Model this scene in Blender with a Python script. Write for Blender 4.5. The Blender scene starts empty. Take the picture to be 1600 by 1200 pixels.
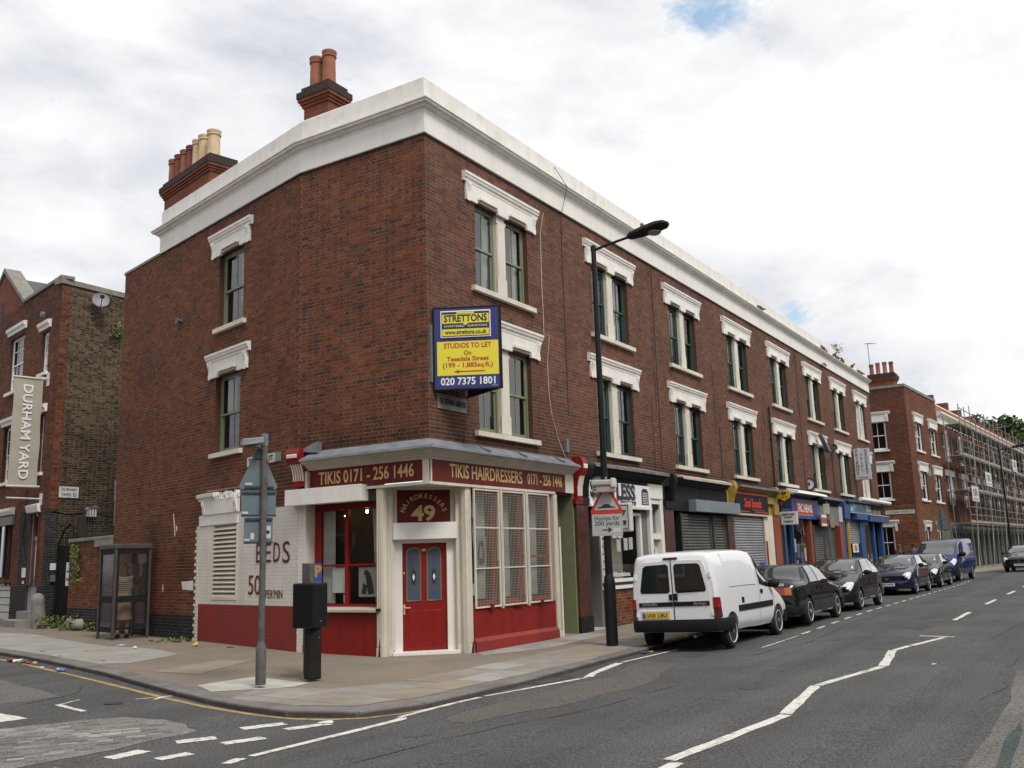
import bpy, bmesh, math, random
import numpy as np
from mathutils import Vector, Matrix
random.seed(11); rng = np.random.default_rng(11)
sc = bpy.context.scene; COL = sc.collection
V = Vector
# ---------------------------------------------------------------- camera, sky, sun, exposure
cd = bpy.data.cameras.new('camera'); cam = bpy.data.objects.new('camera', cd); COL.objects.link(cam)
cd.sensor_width = 36.0; cd.lens = 1477.09/1600*36; cd.clip_start = .1; cd.clip_end = 4000
_pt, _rl, _yw = math.radians(10.5679), math.radians(-1.7613), math.radians(57.8184)
fw = V((math.sin(_yw)*math.cos(_pt), math.cos(_yw)*math.cos(_pt), math.sin(_pt)))
_r = V((math.cos(_yw), -math.sin(_yw), 0)); _u = _r.cross(fw)
cr = math.cos(_rl)*_r + math.sin(_rl)*_u; cu = -math.sin(_rl)*_r + math.cos(_rl)*_u
CAM = V((-13.674, -10.442, 1.613))
cam.matrix_world = Matrix(((cr.x, cu.x, -fw.x, CAM.x), (cr.y, cu.y, -fw.y, CAM.y), (cr.z, cu.z, -fw.z, CAM.z), (0, 0, 0, 1)))
sc.camera = cam
SUN_EL, SUN_AZ = 52.0, 205.0      # degrees; azimuth clockwise from +y
world = bpy.data.worlds.new('World'); sc.world = world; world.use_nodes = True
def _world():
    nt = world.node_tree; N = nt.nodes; L = nt.links; N.clear()
    out = N.new('ShaderNodeOutputWorld'); mix = N.new('ShaderNodeMixShader')
    b1 = N.new('ShaderNodeBackground'); b2 = N.new('ShaderNodeBackground')
    sky = N.new('ShaderNodeTexSky'); sky.sky_type = 'NISHITA'; sky.sun_disc = False
    sky.sun_elevation = math.radians(SUN_EL); sky.sun_rotation = math.radians(SUN_AZ)
    b1.inputs['Strength'].default_value = .13; L.new(sky.outputs[0], b1.inputs['Color'])
    tc = N.new('ShaderNodeTexCoord')
    def noise(scale, detail, loc, rough=.55, sq=(1, 1, 2.2)):
        m = N.new('ShaderNodeMapping'); m.inputs['Location'].default_value = loc; m.inputs['Scale'].default_value = sq
        L.new(tc.outputs['Generated'], m.inputs['Vector'])
        n = N.new('ShaderNodeTexNoise'); n.inputs['Scale'].default_value = scale; n.inputs['Detail'].default_value = detail
        n.inputs['Roughness'].default_value = rough; n.inputs['Distortion'].default_value = .25
        L.new(m.outputs[0], n.inputs['Vector']); return n.outputs['Fac']
    def ramp(src, pts):
        r = N.new('ShaderNodeValToRGB'); e = r.color_ramp.elements
        while len(e) < len(pts): e.new(.5)
        for el, (p, c) in zip(e, pts): el.position = p; el.color = (*c, 1)
        L.new(src, r.inputs['Fac']); return r.outputs['Color']
    # grey to white cloud masses; a broad thicker bank lies towards the north-west
    dt = N.new('ShaderNodeVectorMath'); dt.operation = 'DOT_PRODUCT'; dt.inputs[1].default_value = (-.30, .80, -.55)
    L.new(tc.outputs['Generated'], dt.inputs[0])
    n1 = noise(2.6, 7, (1.3, 4.2, .7)); n3 = noise(6.5, 6, (7.1, .2, 3.3))
    a = N.new('ShaderNodeMath'); a.operation = 'MULTIPLY_ADD'; a.inputs[1].default_value = -.17; L.new(dt.outputs['Value'], a.inputs[0]); L.new(n1, a.inputs[2])
    a2 = N.new('ShaderNodeMath'); a2.operation = 'MULTIPLY_ADD'; a2.inputs[1].default_value = .48; L.new(n3, a2.inputs[0]); L.new(a.outputs[0], a2.inputs[2])
    cloud = ramp(a2.outputs[0], [(.42, (.48, .51, .59)), (.58, (.70, .72, .78)), (.70, (.87, .88, .90)), (.80, (1.0, 1.0, 1.0)), (.94, (1.14, 1.14, 1.13))])
    L.new(cloud, b2.inputs['Color']); b2.inputs['Strength'].default_value = 1.04
    # small gaps in the overcast
    gap = None
    for d, rad in (((.800, .270, .540), .075), ((.938, .252, .237), .03), ((-.55, -.75, .36), .16)):
        dv = V(d).normalized()
        q = N.new('ShaderNodeVectorMath'); q.operation = 'DISTANCE'; q.inputs[1].default_value = dv; L.new(tc.outputs['Generated'], q.inputs[0])
        m = N.new('ShaderNodeMapRange'); m.inputs['From Min'].default_value = rad; m.inputs['From Max'].default_value = 0; L.new(q.outputs['Value'], m.inputs['Value'])
        if gap is None: gap = m.outputs[0]
        else:
            mm = N.new('ShaderNodeMath'); mm.operation = 'MAXIMUM'; L.new(gap, mm.inputs[0]); L.new(m.outputs[0], mm.inputs[1]); gap = mm.outputs[0]
    n2 = noise(13, 9, (2.2, 9.1, 5.0), .66)
    g = N.new('ShaderNodeMath'); g.operation = 'MULTIPLY_ADD'; g.inputs[1].default_value = 2.4; L.new(n2, g.inputs[0]); L.new(gap, g.inputs[2])
    mask = N.new('ShaderNodeMapRange'); mask.inputs['From Min'].default_value = 1.55; mask.inputs['From Max'].default_value = 2.1
    mask.inputs['To Min'].default_value = 1; mask.inputs['To Max'].default_value = .12; L.new(g.outputs[0], mask.inputs['Value'])
    b3 = N.new('ShaderNodeBackground'); b3.inputs['Color'].default_value = (.42, .70, 1.0, 1); mv = N.new('ShaderNodeMixShader'); mv.inputs['Fac'].default_value = .6   # thin bright vapour in the gaps
    L.new(b1.outputs[0], mv.inputs[1]); L.new(b3.outputs[0], mv.inputs[2])
    L.new(mask.outputs[0], mix.inputs['Fac']); L.new(mv.outputs[0], mix.inputs[1]); L.new(b2.outputs[0], mix.inputs[2]); L.new(mix.outputs[0], out.inputs['Surface'])
_world()
sd = bpy.data.lights.new('sun', 'SUN'); sun = bpy.data.objects.new('sun', sd); COL.objects.link(sun)
sd.energy = 2.4; sd.angle = math.radians(18); sd.color = (1, .96, .9)
_az, _el = math.radians(SUN_AZ), math.radians(SUN_EL)
sun.rotation_euler = (-V((math.sin(_az)*math.cos(_el), math.cos(_az)*math.cos(_el), math.sin(_el)))).to_track_quat('-Z', 'Y').to_euler()
vs = sc.view_settings; vs.view_transform = 'Standard'; vs.look = 'None'; vs.exposure = 0.0; vs.gamma = 1.0; vs.use_curve_mapping = False
sc.cycles.max_bounces = 8; sc.cycles.transparent_max_bounces = 16; sc.cycles.caustics_reflective = False; sc.cycles.caustics_refractive = False

# ---------------------------------------------------------------- materials
def _bs(name):
    m = bpy.data.materials.new(name); m.use_nodes = True
    return m, m.node_tree.nodes, m.node_tree.links, m.node_tree.nodes['Principled BSDF']
def mat(name, col, rough=.6, col2=None, scale=2.5, bump=0., bscale=40., metal=0., spec=.5, coat=0., lo=.35, hi=.65, speck=None, spscale=300., streak=None, band=None):
    m, N, L, b = _bs(name)
    b.inputs['Roughness'].default_value = rough; b.inputs['Metallic'].default_value = metal; b.inputs['Specular IOR Level'].default_value = spec
    b.inputs['Coat Weight'].default_value = coat; b.inputs['Coat Roughness'].default_value = .04
    b.inputs['Base Color'].default_value = (*col, 1)
    g = N.new('ShaderNodeNewGeometry')
    src = None
    if col2 is not None:
        n = N.new('ShaderNodeTexNoise'); n.inputs['Scale'].default_value = scale; n.inputs['Detail'].default_value = 8; n.inputs['Roughness'].default_value = .6
        L.new(g.outputs['Position'], n.inputs['Vector'])
        r = N.new('ShaderNodeValToRGB'); r.color_ramp.elements[0].position = lo; r.color_ramp.elements[1].position = hi
        r.color_ramp.elements[0].color = (*col, 1); r.color_ramp.elements[1].color = (*col2, 1)
        L.new(n.outputs['Fac'], r.inputs['Fac']); src = r.outputs['Color']
    for st_, sc_, sm in ((streak, (5., 5., .35), 1.0), (band, (.035, 1.1, 1.), 1.0)):   # run-off streaks down a face / wear bands along the street
        if not st_: continue
        mp = N.new('ShaderNodeMapping'); mp.inputs['Scale'].default_value = sc_; L.new(g.outputs['Position'], mp.inputs['Vector'])
        n = N.new('ShaderNodeTexNoise'); n.inputs['Scale'].default_value = sm; n.inputs['Detail'].default_value = 6; n.inputs['Roughness'].default_value = .65; L.new(mp.outputs[0], n.inputs['Vector'])
        mr = N.new('ShaderNodeMapRange'); mr.inputs['From Min'].default_value = .42; mr.inputs['From Max'].default_value = .72
        mr.inputs['To Min'].default_value = 1; mr.inputs['To Max'].default_value = 1-st_; L.new(n.outputs['Fac'], mr.inputs['Value'])
        mx = N.new('ShaderNodeVectorMath'); mx.operation = 'SCALE'
        if src: L.new(src, mx.inputs[0])
        else: mx.inputs[0].default_value = col
        L.new(mr.outputs[0], mx.inputs['Scale']); src = mx.outputs[0]
    if speck:
        n = N.new('ShaderNodeTexNoise'); n.inputs['Scale'].default_value = spscale; n.inputs['Detail'].default_value = 2
        L.new(g.outputs['Position'], n.inputs['Vector'])
        mr = N.new('ShaderNodeMapRange'); mr.inputs['From Min'].default_value = .3; mr.inputs['From Max'].default_value = .7
        mr.inputs['To Min'].default_value = 1-speck; mr.inputs['To Max'].default_value = 1+speck; L.new(n.outputs['Fac'], mr.inputs['Value'])
        mx = N.new('ShaderNodeVectorMath'); mx.operation = 'SCALE'
        if src: L.new(src, mx.inputs[0])
        else: mx.inputs[0].default_value = col
        L.new(mr.outputs[0], mx.inputs['Scale']); src = mx.outputs[0]
    if src: L.new(src, b.inputs['Base Color'])
    if bump:
        n = N.new('ShaderNodeTexNoise'); n.inputs['Scale'].default_value = bscale; n.inputs['Detail'].default_value = 4
        L.new(g.outputs['Position'], n.inputs['Vector'])
        bp = N.new('ShaderNodeBump'); bp.inputs['Strength'].default_value = bump; bp.inputs['Distance'].default_value = .01
        L.new(n.outputs['Fac'], bp.inputs['Height']); L.new(bp.outputs[0], b.inputs['Normal'])
    return m
def glass(name, tint=(.75, .8, .78), alpha=.0, dirt=(.05, .055, .05), rough=.02, ior=1.6):
    m, N, L, b = _bs(name); out = N['Material Output']
    b.inputs['Base Color'].default_value = (*dirt, 1); b.inputs['Roughness'].default_value = .1
    tr = N.new('ShaderNodeBsdfTransparent'); tr.inputs['Color'].default_value = (*tint, 1)
    gl = N.new('ShaderNodeBsdfGlossy'); gl.inputs['Roughness'].default_value = rough
    fr = N.new('ShaderNodeFresnel'); gb = N.new('ShaderNodeNewGeometry'); io = N.new('ShaderNodeMapRange'); io.inputs['To Min'].default_value = ior; io.inputs['To Max'].default_value = 1/ior; L.new(gb.outputs['Backfacing'], io.inputs['Value']); L.new(io.outputs[0], fr.inputs['IOR'])
    m0 = N.new('ShaderNodeMixShader'); m0.inputs['Fac'].default_value = alpha; L.new(tr.outputs[0], m0.inputs[1]); L.new(b.outputs[0], m0.inputs[2])
    m1 = N.new('ShaderNodeMixShader'); L.new(fr.outputs[0], m1.inputs['Fac']); L.new(m0.outputs[0], m1.inputs[1]); L.new(gl.outputs[0], m1.inputs[2])
    n = N.new('ShaderNodeTexNoise'); n.inputs['Scale'].default_value = 1.7; g = N.new('ShaderNodeNewGeometry'); L.new(g.outputs['Position'], n.inputs['Vector'])
    bp = N.new('ShaderNodeBump'); bp.inputs['Strength'].default_value = .12; bp.inputs['Distance'].default_value = .02
    L.new(n.outputs['Fac'], bp.inputs['Height']); L.new(bp.outputs[0], gl.inputs['Normal'])
    L.new(m1.outputs[0], out.inputs['Surface']); return m
def brickmat(name, mode, tint=1.0, rough=.85):
    m, N, L, b = _bs(name); b.inputs['Roughness'].default_value = rough; b.inputs['Specular IOR Level'].default_value = .25
    if mode == 'attr':
        a = N.new('ShaderNodeAttribute'); a.attribute_name = 'Col'; c = a.outputs['Color']
    else:
        a = N.new('ShaderNodeObjectInfo'); c = a.outputs['Color']
    g = N.new('ShaderNodeNewGeometry')
    n = N.new('ShaderNodeTexNoise'); n.inputs['Scale'].default_value = 55; n.inputs['Detail'].default_value = 5; L.new(g.outputs['Position'], n.inputs['Vector'])
    n2 = N.new('ShaderNodeTexNoise'); n2.inputs['Scale'].default_value = .9; n2.inputs['Detail'].default_value = 6; L.new(g.outputs['Position'], n2.inputs['Vector'])
    mr = N.new('ShaderNodeMapRange'); mr.inputs['From Min'].default_value = .3; mr.inputs['From Max'].default_value = .7
    mr.inputs['To Min'].default_value = .7*tint; mr.inputs['To Max'].default_value = 1.3*tint; L.new(n.outputs['Fac'], mr.inputs['Value'])
    mr2 = N.new('ShaderNodeMapRange'); mr2.inputs['From Min'].default_value = .35; mr2.inputs['From Max'].default_value = .65
    mr2.inputs['To Min'].default_value = .82; mr2.inputs['To Max'].default_value = 1.12; L.new(n2.outputs['Fac'], mr2.inputs['Value'])
    s1 = N.new('ShaderNodeVectorMath'); s1.operation = 'SCALE'; L.new(c, s1.inputs[0]); L.new(mr.outputs[0], s1.inputs['Scale'])
    s2 = N.new('ShaderNodeVectorMath'); s2.operation = 'SCALE'; L.new(s1.outputs[0], s2.inputs[0]); L.new(mr2.outputs[0], s2.inputs['Scale'])
    L.new(s2.outputs[0], b.inputs['Base Color'])
    bp = N.new('ShaderNodeBump'); bp.inputs['Strength'].default_value = .35; bp.inputs['Distance'].default_value = .004
    L.new(n.outputs['Fac'], bp.inputs['Height']); L.new(bp.outputs[0], b.inputs['Normal']); return m
def emis(name, col, s):
    m, N, L, b = _bs(name); b.inputs['Emission Color'].default_value = (*col, 1); b.inputs['Emission Strength'].default_value = s; return m
M = {}
def A_(k, *a, **kw): M[k] = mat(k, *a, **kw)
A_('asphalt', (.070, .070, .071), .9, (.100, .099, .097), .5, .6, 70, spec=.25, speck=.6, spscale=48, lo=.3, hi=.7, band=.30)
A_('asphalt_old', (.115, .109, .102), .92, (.15, .142, .132), .9, .6, 70, spec=.25, speck=.5, spscale=48)
A_('asphalt_dark', (.045, .060, .061), .9, (.078, .077, .076), 1.2, .6, 70, spec=.3, speck=.5, spscale=50)
A_('asphalt_brown', (.118, .102, .088), .92, (.092, .088, .084), 2.2, .6, 70, spec=.25, speck=.6, spscale=50)
A_('pavement', (.235, .195, .150), .92, (.165, .145, .122), .8, .4, 70, spec=.25, speck=.3, spscale=60, lo=.3, hi=.7)
A_('concrete_grey', (.34, .325, .295), .9, (.25, .238, .215), 1.1, .3, 60, spec=.25, speck=.2, spscale=140)
A_('concrete_pale', (.50, .48, .43), .9, (.34, .33, .295), 2.0, .25, 60, spec=.25, speck=.12, spscale=120)
A_('slab', (.28, .258, .228), .9, (.20, .186, .166), 1.6, .2, 70, spec=.25, speck=.15, spscale=140)
A_('slab_tan', (.29, .245, .19), .9, (.215, .185, .148), 1.4, .2, 70, spec=.25, speck=.15, spscale=140)
A_('kerb', (.125, .112, .108), .85, (.20, .185, .175), 1.8, .3, 90, spec=.3, speck=.3, spscale=150)
A_('road_white', (.62, .60, .55), .8, (.17, .168, .16), 11, .3, 90, lo=.50, hi=.72, speck=.2, spscale=60)
A_('road_yellow', (.40, .27, .085), .8, (.17, .135, .08), 9, .2, 120, lo=.42, hi=.70, speck=.25)
A_('sett_worn', (.16, .15, .142), .9, (.21, .197, .185), 3.5, .6, 60, spec=.25, speck=.4, spscale=40); A_('sett', (.20, .185, .178), .8, (.26, .24, .225), 9, .3, 60, speck=.25)
A_('mortar', (.34, .25, .175), .95, (.22, .155, .11), 1.5, .3, 120)
A_('mortar_dark', (.20, .16, .115), .95, (.12, .10, .075), 1.5, .3, 120)
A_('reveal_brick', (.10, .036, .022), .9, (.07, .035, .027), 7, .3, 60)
A_('stucco', (.80, .77, .72), .75, (.73, .70, .65), .8, .05, 30, lo=.3, hi=.7, streak=.10)
A_('stucco_worn', (.76, .735, .685), .8, (.52, .50, .46), 2.3, .1, 40, lo=.50, hi=.85, streak=.14)
A_('cream', (.72, .67, .57), .6, (.62, .57, .48), 1.2, .05, 30, streak=.18)
A_('cream_dull', (.52, .48, .41), .65, (.42, .39, .33), 2.0, .08, 30)
A_('white_paint', (.80, .78, .735), .5, (.72, .70, .655), 1.3, .04, 30, streak=.09)
A_('sash_green', (.21, .225, .15), .5, (.19, .215, .13), 3)
A_('door_green', (.20, .215, .12), .5, (.17, .185, .105), 3)
A_('teal', (.030, .085, .070), .5, (.022, .062, .052), 3)
A_('sash_white', (.74, .75, .75), .45)
A_('red_gloss', (.27, .014, .011), .45, (.21, .013, .010), 2.5, .04, 20, spec=.3, streak=.2)
A_('stall_red', (.25, .015, .011), .5, (.20, .014, .011), 2.2, spec=.3, streak=.25); A_('door_red', (.215, .010, .008), .4, (.18, .010, .008), 2.2, spec=.35); A_('red_brickpaint', (.27, .017, .012), .55, (.19, .02, .017), 2.0, .1, 30)
A_('maroon', (.14, .014, .011), .5, (.11, .012, .010), 2.2, spec=.3, streak=.2)
A_('gold', (.66, .47, .22), .45, (.58, .40, .18), 9)
A_('lead', (.26, .275, .305), .55, (.17, .18, .20), 3.5, .25, 14, metal=.25)
A_('lead_dark', (.11, .11, .115), .6, (.20, .20, .20), 3.5, .25, 14)
A_('black_paint', (.010, .010, .011), .4, spec=.25); A_('black_matt', (.011, .011, .011), .75, (.018, .018, .018), 3, spec=.2)
A_('soot', (.014, .014, .015), .65, spec=.2); A_('rubber', (.012, .012, .012), .75)
A_('room', (.030, .027, .024), .9); A_('net', (.62, .61, .58), .9, (.50, .49, .47), 6)
A_('paper', (.72, .72, .70), .8); A_('paper_grey', (.40, .40, .40), .8); A_('hair_print', (.035, .033, .033), .8); A_('skin_print', (.36, .34, .33), .8)
A_('pot_red', (.34, .115, .060), .8, (.22, .085, .05), 5); A_('pot_dark', (.20, .065, .045), .8, (.13, .05, .04), 5); A_('pot_cream', (.62, .47, .28), .8, (.50, .38, .23), 5)
A_('chimney_brick', (.21, .060, .027), .9, (.12, .04, .024), 4, .5, 40); A_('chimney_dark', (.042, .027, .021), .9, (.022, .018, .016), 6, .5, 40)
A_('board_blue', (.022, .026, .16), .35); A_('board_yellow', (.74, .63, .035), .4); A_('ink', (.02, .02, .03), .5); A_('ink_red', (.42, .05, .02), .5); A_('sign_white', (.80, .80, .80), .4)
A_('enamel_white', (.62, .62, .60), .35, (.52, .52, .50), 5); A_('enamel_green', (.17, .22, .14), .4); A_('old_plate', (.30, .285, .25), .6, (.20, .19, .17), 6)
A_('pole_black', (.009, .010, .011), .45, spec=.25); A_('pole_grey', (.070, .070, .069), .65, (.12, .12, .118), 6); A_('galv', (.20, .22, .235), .5, (.16, .18, .195), 3, metal=.3)
A_('sign_back', (.135, .175, .19), .55, (.115, .15, .165), 3); A_('sign_rail', (.035, .045, .075), .5); A_('traffic_red', (.50, .025, .02), .4); A_('sign_grey', (.40, .40, .39), .5)
A_('steel_shutter', (.34, .355, .37), .45, (.27, .28, .295), 1.4, metal=.35); A_('shutter_dark', (.115, .12, .115), .5, (.075, .08, .075), 1.7, metal=.2)
A_('steel_box', (.22, .27, .30), .5, (.18, .22, .25), 2, metal=.2)
A_('yellow_paint', (.42, .28, .055), .6, (.30, .20, .045), 3, streak=.3); A_('blue_paint', (.022, .085, .26), .5, (.018, .065, .20), 3, streak=.25); A_('blue_sign', (.028, .065, .32), .45); A_('blue_teal', (.035, .17, .26), .45, (.05, .21, .30), 3)
A_('news_red', (.46, .022, .018), .4); A_('orange_red', (.25, .060, .026), .6, (.24, .06, .03), 5); A_('brown_glaze', (.050, .020, .017), .4, (.10, .035, .024), 6); A_('sign_orange', (.62, .36, .02), .4); A_('neon_red', (.55, .02, .012), .4)
A_('stall_brick', (.24, .085, .045), .85, (.34, .17, .09), 5, .4, 40); A_('grey_paint', (.16, .16, .16), .6, (.15, .15, .15), 3); A_('dark_blue', (.018, .024, .06), .5)
A_('van_white', (.80, .81, .83), .3, coat=.6); A_('car_black', (.005, .006, .007), .5, spec=.1, coat=.85); A_('car_navy', (.005, .007, .032), .5, spec=.1, coat=.85); A_('car_green', (.005, .010, .011), .5, spec=.1, coat=.85); A_('van_blue', (.006, .020, .115), .5, spec=.1, coat=.8); A_('car_trim', (.011, .011, .013), .6, spec=.2)
A_('rim', (.58, .59, .60), .35, metal=.5); A_('hub_steel', (.58, .59, .60), .45, metal=.3); A_('lamp_red', (.30, .012, .012), .15, coat=.6); A_('lamp_dark', (.09, .01, .012), .15, coat=.6); A_('lamp_amber', (.60, .14, .02), .2, coat=.5); A_('lamp_clear', (.60, .62, .62), .12, coat=1); A_('chrome', (.6, .6, .6), .15, metal=1)
A_('plate_yellow', (.72, .50, .04), .4); A_('plate_white', (.68, .68, .66), .4); A_('wood', (.28, .20, .11), .8, (.20, .145, .09), 4); A_('stone', (.26, .245, .22), .9, (.19, .18, .165), 5, .4, 25); A_('coping', (.24, .225, .19), .9, (.15, .145, .125), 4, .4, 25)
A_('leaf', (.055, .095, .022), .7, (.085, .13, .03), 1.4); A_('leaf_dark', (.030, .055, .022), .7, (.05, .085, .03), .6); A_('bark', (.07, .055, .04), .9, (.045, .038, .03), 6); A_('weed', (.10, .15, .03), .8, (.17, .19, .05), 8)
A_('skin', (.42, .26, .19), .6); A_('skin_dark', (.15, .085, .055), .6); A_('hair', (.16, .10, .05), .7); A_('hair_black', (.015, .012, .012), .7); A_('cloth_dark', (.018, .018, .024), .85); A_('cloth_blue', (.055, .065, .12), .85); A_('cloth_beige', (.40, .30, .22), .85); A_('cloth_white', (.60, .58, .52), .85)
A_('banner', (.40, .375, .30), .7, (.36, .335, .27), 1.5); A_('door_grey', (.30, .32, .38), .5); A_('glassblock', (.52, .54, .50), .25); A_('dish', (.20, .205, .225), .5); A_('pipe_grey', (.27, .27, .31), .5); A_('blue_brick', (.035, .036, .042), .7, (.055, .054, .058), 5, .4, 40)
A_('scaff', (.24, .24, .235), .6, (.17, .17, .165), 5, metal=.2); A_('scaff_board', (.36, .33, .27), .85, (.26, .24, .20), 2); A_('slate', (.07, .07, .075), .7); A_('pigeon', (.060, .062, .075), .7); A_('roof_felt', (.10, .10, .10), .9)
A_('litter_white', (.62, .62, .60), .7); A_('litter_red', (.24, .04, .03), .6); A_('litter_yellow', (.48, .36, .08), .6); A_('litter_blue', (.08, .13, .30), .6); A_('litter_green', (.06, .12, .04), .7); A_('litter_dark', (.035, .03, .028), .8); A_('litter_orange', (.42, .14, .05), .6)
A_('meter_blue', (.02, .08, .32), .4); A_('meter_p', (.42, .20, .045), .5); A_('wire_white', (.60, .60, .58), .6); A_('stain_dark', (.028, .032, .034), .9)
M['brick'] = brickmat('brick', 'attr'); M['brick_piece'] = brickmat('brick_piece', 'obj')
M['brick_white'] = mat('brick_white', (.74, .715, .66), .6, (.66, .635, .58), 1.6, .15, 60, streak=.15)
M['pane'] = glass('pane', (.62, .66, .66), ior=2.1); M['shop_glass'] = glass('shop_glass', (.82, .85, .84)); M['car_glass'] = glass('car_glass', (.16, .20, .19)); M['booth_glass'] = glass('booth_glass', (.72, .69, .66), .13, (.16, .15, .14), .1); A_('booth_frame', (.045, .042, .036), .6, (.07, .065, .055), 5); M['door_glass'] = glass('door_glass', (.3, .34, .36), .8, (.10, .12, .14), .15)
M['mortar_white'] = mat('mortar_white', (.60, .575, .53), .8, (.52, .50, .46), 2); M['mortar_red'] = mat('mortar_red', (.17, .018, .015), .7)
M['bulb'] = emis('bulb', (1, .72, .38), 25)

# ---------------------------------------------------------------- geometry helpers
class F:
    def __init__(s, o, sd, od): s.o = V(o); s.s = V(sd).normalized(); s.d = V(od).normalized(); s.z = V((0, 0, 1))
    def P(s, a, d, z): return s.o + s.s*a + s.d*d + s.z*z
    def at(s, a, d=0, z=0): return F(s.P(a, d, z), s.s, s.d)
W = F((0, 0, 0), (1, 0, 0), (0, 1, 0))
class MB:
    def __init__(s): s.v = []; s.f = []
    def add(s, pts, faces):
        n = len(s.v); s.v += [tuple(p) for p in pts]; s.f += [tuple(n+i for i in q) for q in faces]; return s
    def box(s, fr, a0, a1, d0, d1, z0, z1):
        p = [fr.P(a, d, z) for z in (z0, z1) for d in (d0, d1) for a in (a0, a1)]
        return s.add(p, [(0, 1, 3, 2), (4, 6, 7, 5), (0, 4, 5, 1), (2, 3, 7, 6), (0, 2, 6, 4), (1, 5, 7, 3)])
    def hexa(s, p): return s.add(p, [(0, 1, 3, 2), (4, 6, 7, 5), (0, 4, 5, 1), (2, 3, 7, 6), (0, 2, 6, 4), (1, 5, 7, 3)])
    def poly(s, pts): return s.add(pts, [tuple(range(len(pts)))])
    def prism(s, fr, pts, d0, d1):      # outline in (s,z), between two depths
        n = len(pts); p = [fr.P(a, d0, z) for a, z in pts] + [fr.P(a, d1, z) for a, z in pts]
        return s.add(p, [tuple(range(n)), tuple(range(2*n-1, n-1, -1))] + [(i, i+n, (i+1) % n+n, (i+1) % n) for i in range(n)])
    def sprism(s, fr, pts, a0, a1):     # outline in (d,z), between two stations along s
        n = len(pts); p = [fr.P(a0, d, z) for d, z in pts] + [fr.P(a1, d, z) for d, z in pts]
        return s.add(p, [tuple(range(n)), tuple(range(2*n-1, n-1, -1))] + [(i, i+n, (i+1) % n+n, (i+1) % n) for i in range(n)])
    def tube(s, path, r, n=6, caps=True):
        path = [V(p) for p in path]; rs = r if isinstance(r, (list, tuple)) else [r]*len(path); b = len(s.v); up = None
        for i, p in enumerate(path):
            t = (path[min(i+1, len(path)-1)]-path[max(i-1, 0)]).normalized()
            if up is None: up = V((0, 0, 1)) if abs(t.z) < .9 else V((1, 0, 0))
            x = t.cross(up).normalized(); y = x.cross(t); up = y
            s.v += [tuple(p+(x*math.cos(2*math.pi*k/n)+y*math.sin(2*math.pi*k/n))*rs[i]) for k in range(n)]
        for i in range(len(path)-1):
            for k in range(n): s.f.append((b+i*n+k, b+i*n+(k+1) % n, b+(i+1)*n+(k+1) % n, b+(i+1)*n+k))
        if caps: s.f += [tuple(b+k for k in range(n-1, -1, -1)), tuple(b+(len(path)-1)*n+k for k in range(n))]
        return s
    def lathe(s, prof, o, ax=(0, 0, 1), n=14, ref=None, caps=True):  # prof: (r, h)
        o = V(o); ax = V(ax).normalized(); x = ax.cross(V((0, 0, 1)) if abs(ax.z) < .9 else V((1, 0, 0))).normalized(); y = ax.cross(x); b = len(s.v)
        for r, h in prof: s.v += [tuple(o+ax*h+(x*math.cos(2*math.pi*k/n)+y*math.sin(2*math.pi*k/n))*r) for k in range(n)]
        for i in range(len(prof)-1):
            for k in range(n): s.f.append((b+i*n+k, b+i*n+(k+1) % n, b+(i+1)*n+(k+1) % n, b+(i+1)*n+k))
        if caps: s.f += [tuple(b+k for k in range(n-1, -1, -1)), tuple(b+(len(prof)-1)*n+k for k in range(n))]
        return s
    def sweep(s, path, prof, closed=True, z=None, ends=(0, 0)):   # plan polyline, profile (out,z); 'out' is to the right of travel; mitred corners
        path = [V((p[0], p[1])) for p in path]; m = len(prof); b = len(s.v); nn = len(path)
        nr = []
        for i in range(nn-1):
            t = (path[i+1]-path[i]).normalized(); nr.append(V((t.y, -t.x)))
        for i, p in enumerate(path):
            if i == 0: n = nr[0]; e = -(path[1]-path[0]).normalized()
            elif i == nn-1: n = nr[-1]; e = (path[-1]-path[-2]).normalized()
            else:
                n = nr[i-1]+nr[i]; n = n/(n.dot(nr[i])); e = V((0, 0))
            k = ends[0] if i == 0 else ends[1] if i == nn-1 else 0
            for d, h in prof:
                q = p+n*d+e*(d*k); s.v.append((q.x, q.y, h+(z[i] if z else 0)))
        for i in range(nn-1):
            for j in range(m if closed else m-1): s.f.append((b+i*m+j, b+i*m+(j+1) % m, b+(i+1)*m+(j+1) % m, b+(i+1)*m+j))
        if closed: s.f += [tuple(b+j for j in range(m-1, -1, -1)), tuple(b+(nn-1)*m+j for j in range(m))]
        return s
LOC = {}
def rootloc(p): return LOC.get(p.name, V((0, 0, 0))) if p else V((0, 0, 0))
def link(name, me, parent=None, loc=None):
    o = bpy.data.objects.new(name, me); COL.objects.link(o)
    if parent: o.parent = parent; LOC[o.name] = rootloc(parent)
    return o
def build(name, mb, m, parent=None, smooth=False, angle=None, bevel=0, kind=None, label=None):
    me = bpy.data.meshes.new(name); o0 = rootloc(parent)
    vs_ = [(v[0]-o0.x, v[1]-o0.y, v[2]-o0.z) for v in mb.v]
    me.from_pydata(vs_, [], mb.f); me.materials.append(M[m] if isinstance(m, str) else m); me.validate(); fixn(me)
    if smooth:
        for p in me.polygons: p.use_smooth = True
        try: me.set_sharp_from_angle(angle=math.radians(angle or 35))
        except Exception: pass
    o = link(name, me, parent)
    if bevel:
        md = o.modifiers.new('bevel', 'BEVEL'); md.width = bevel; md.segments = 2; md.limit_method = 'ANGLE'; md.angle_limit = math.radians(40)
    if kind: o['kind'] = kind
    if label: o['label'] = label
    return o
def fixn(me):
    bm = bmesh.new(); bm.from_mesh(me); bmesh.ops.recalc_face_normals(bm, faces=bm.faces); bm.to_mesh(me); bm.free()
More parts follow.
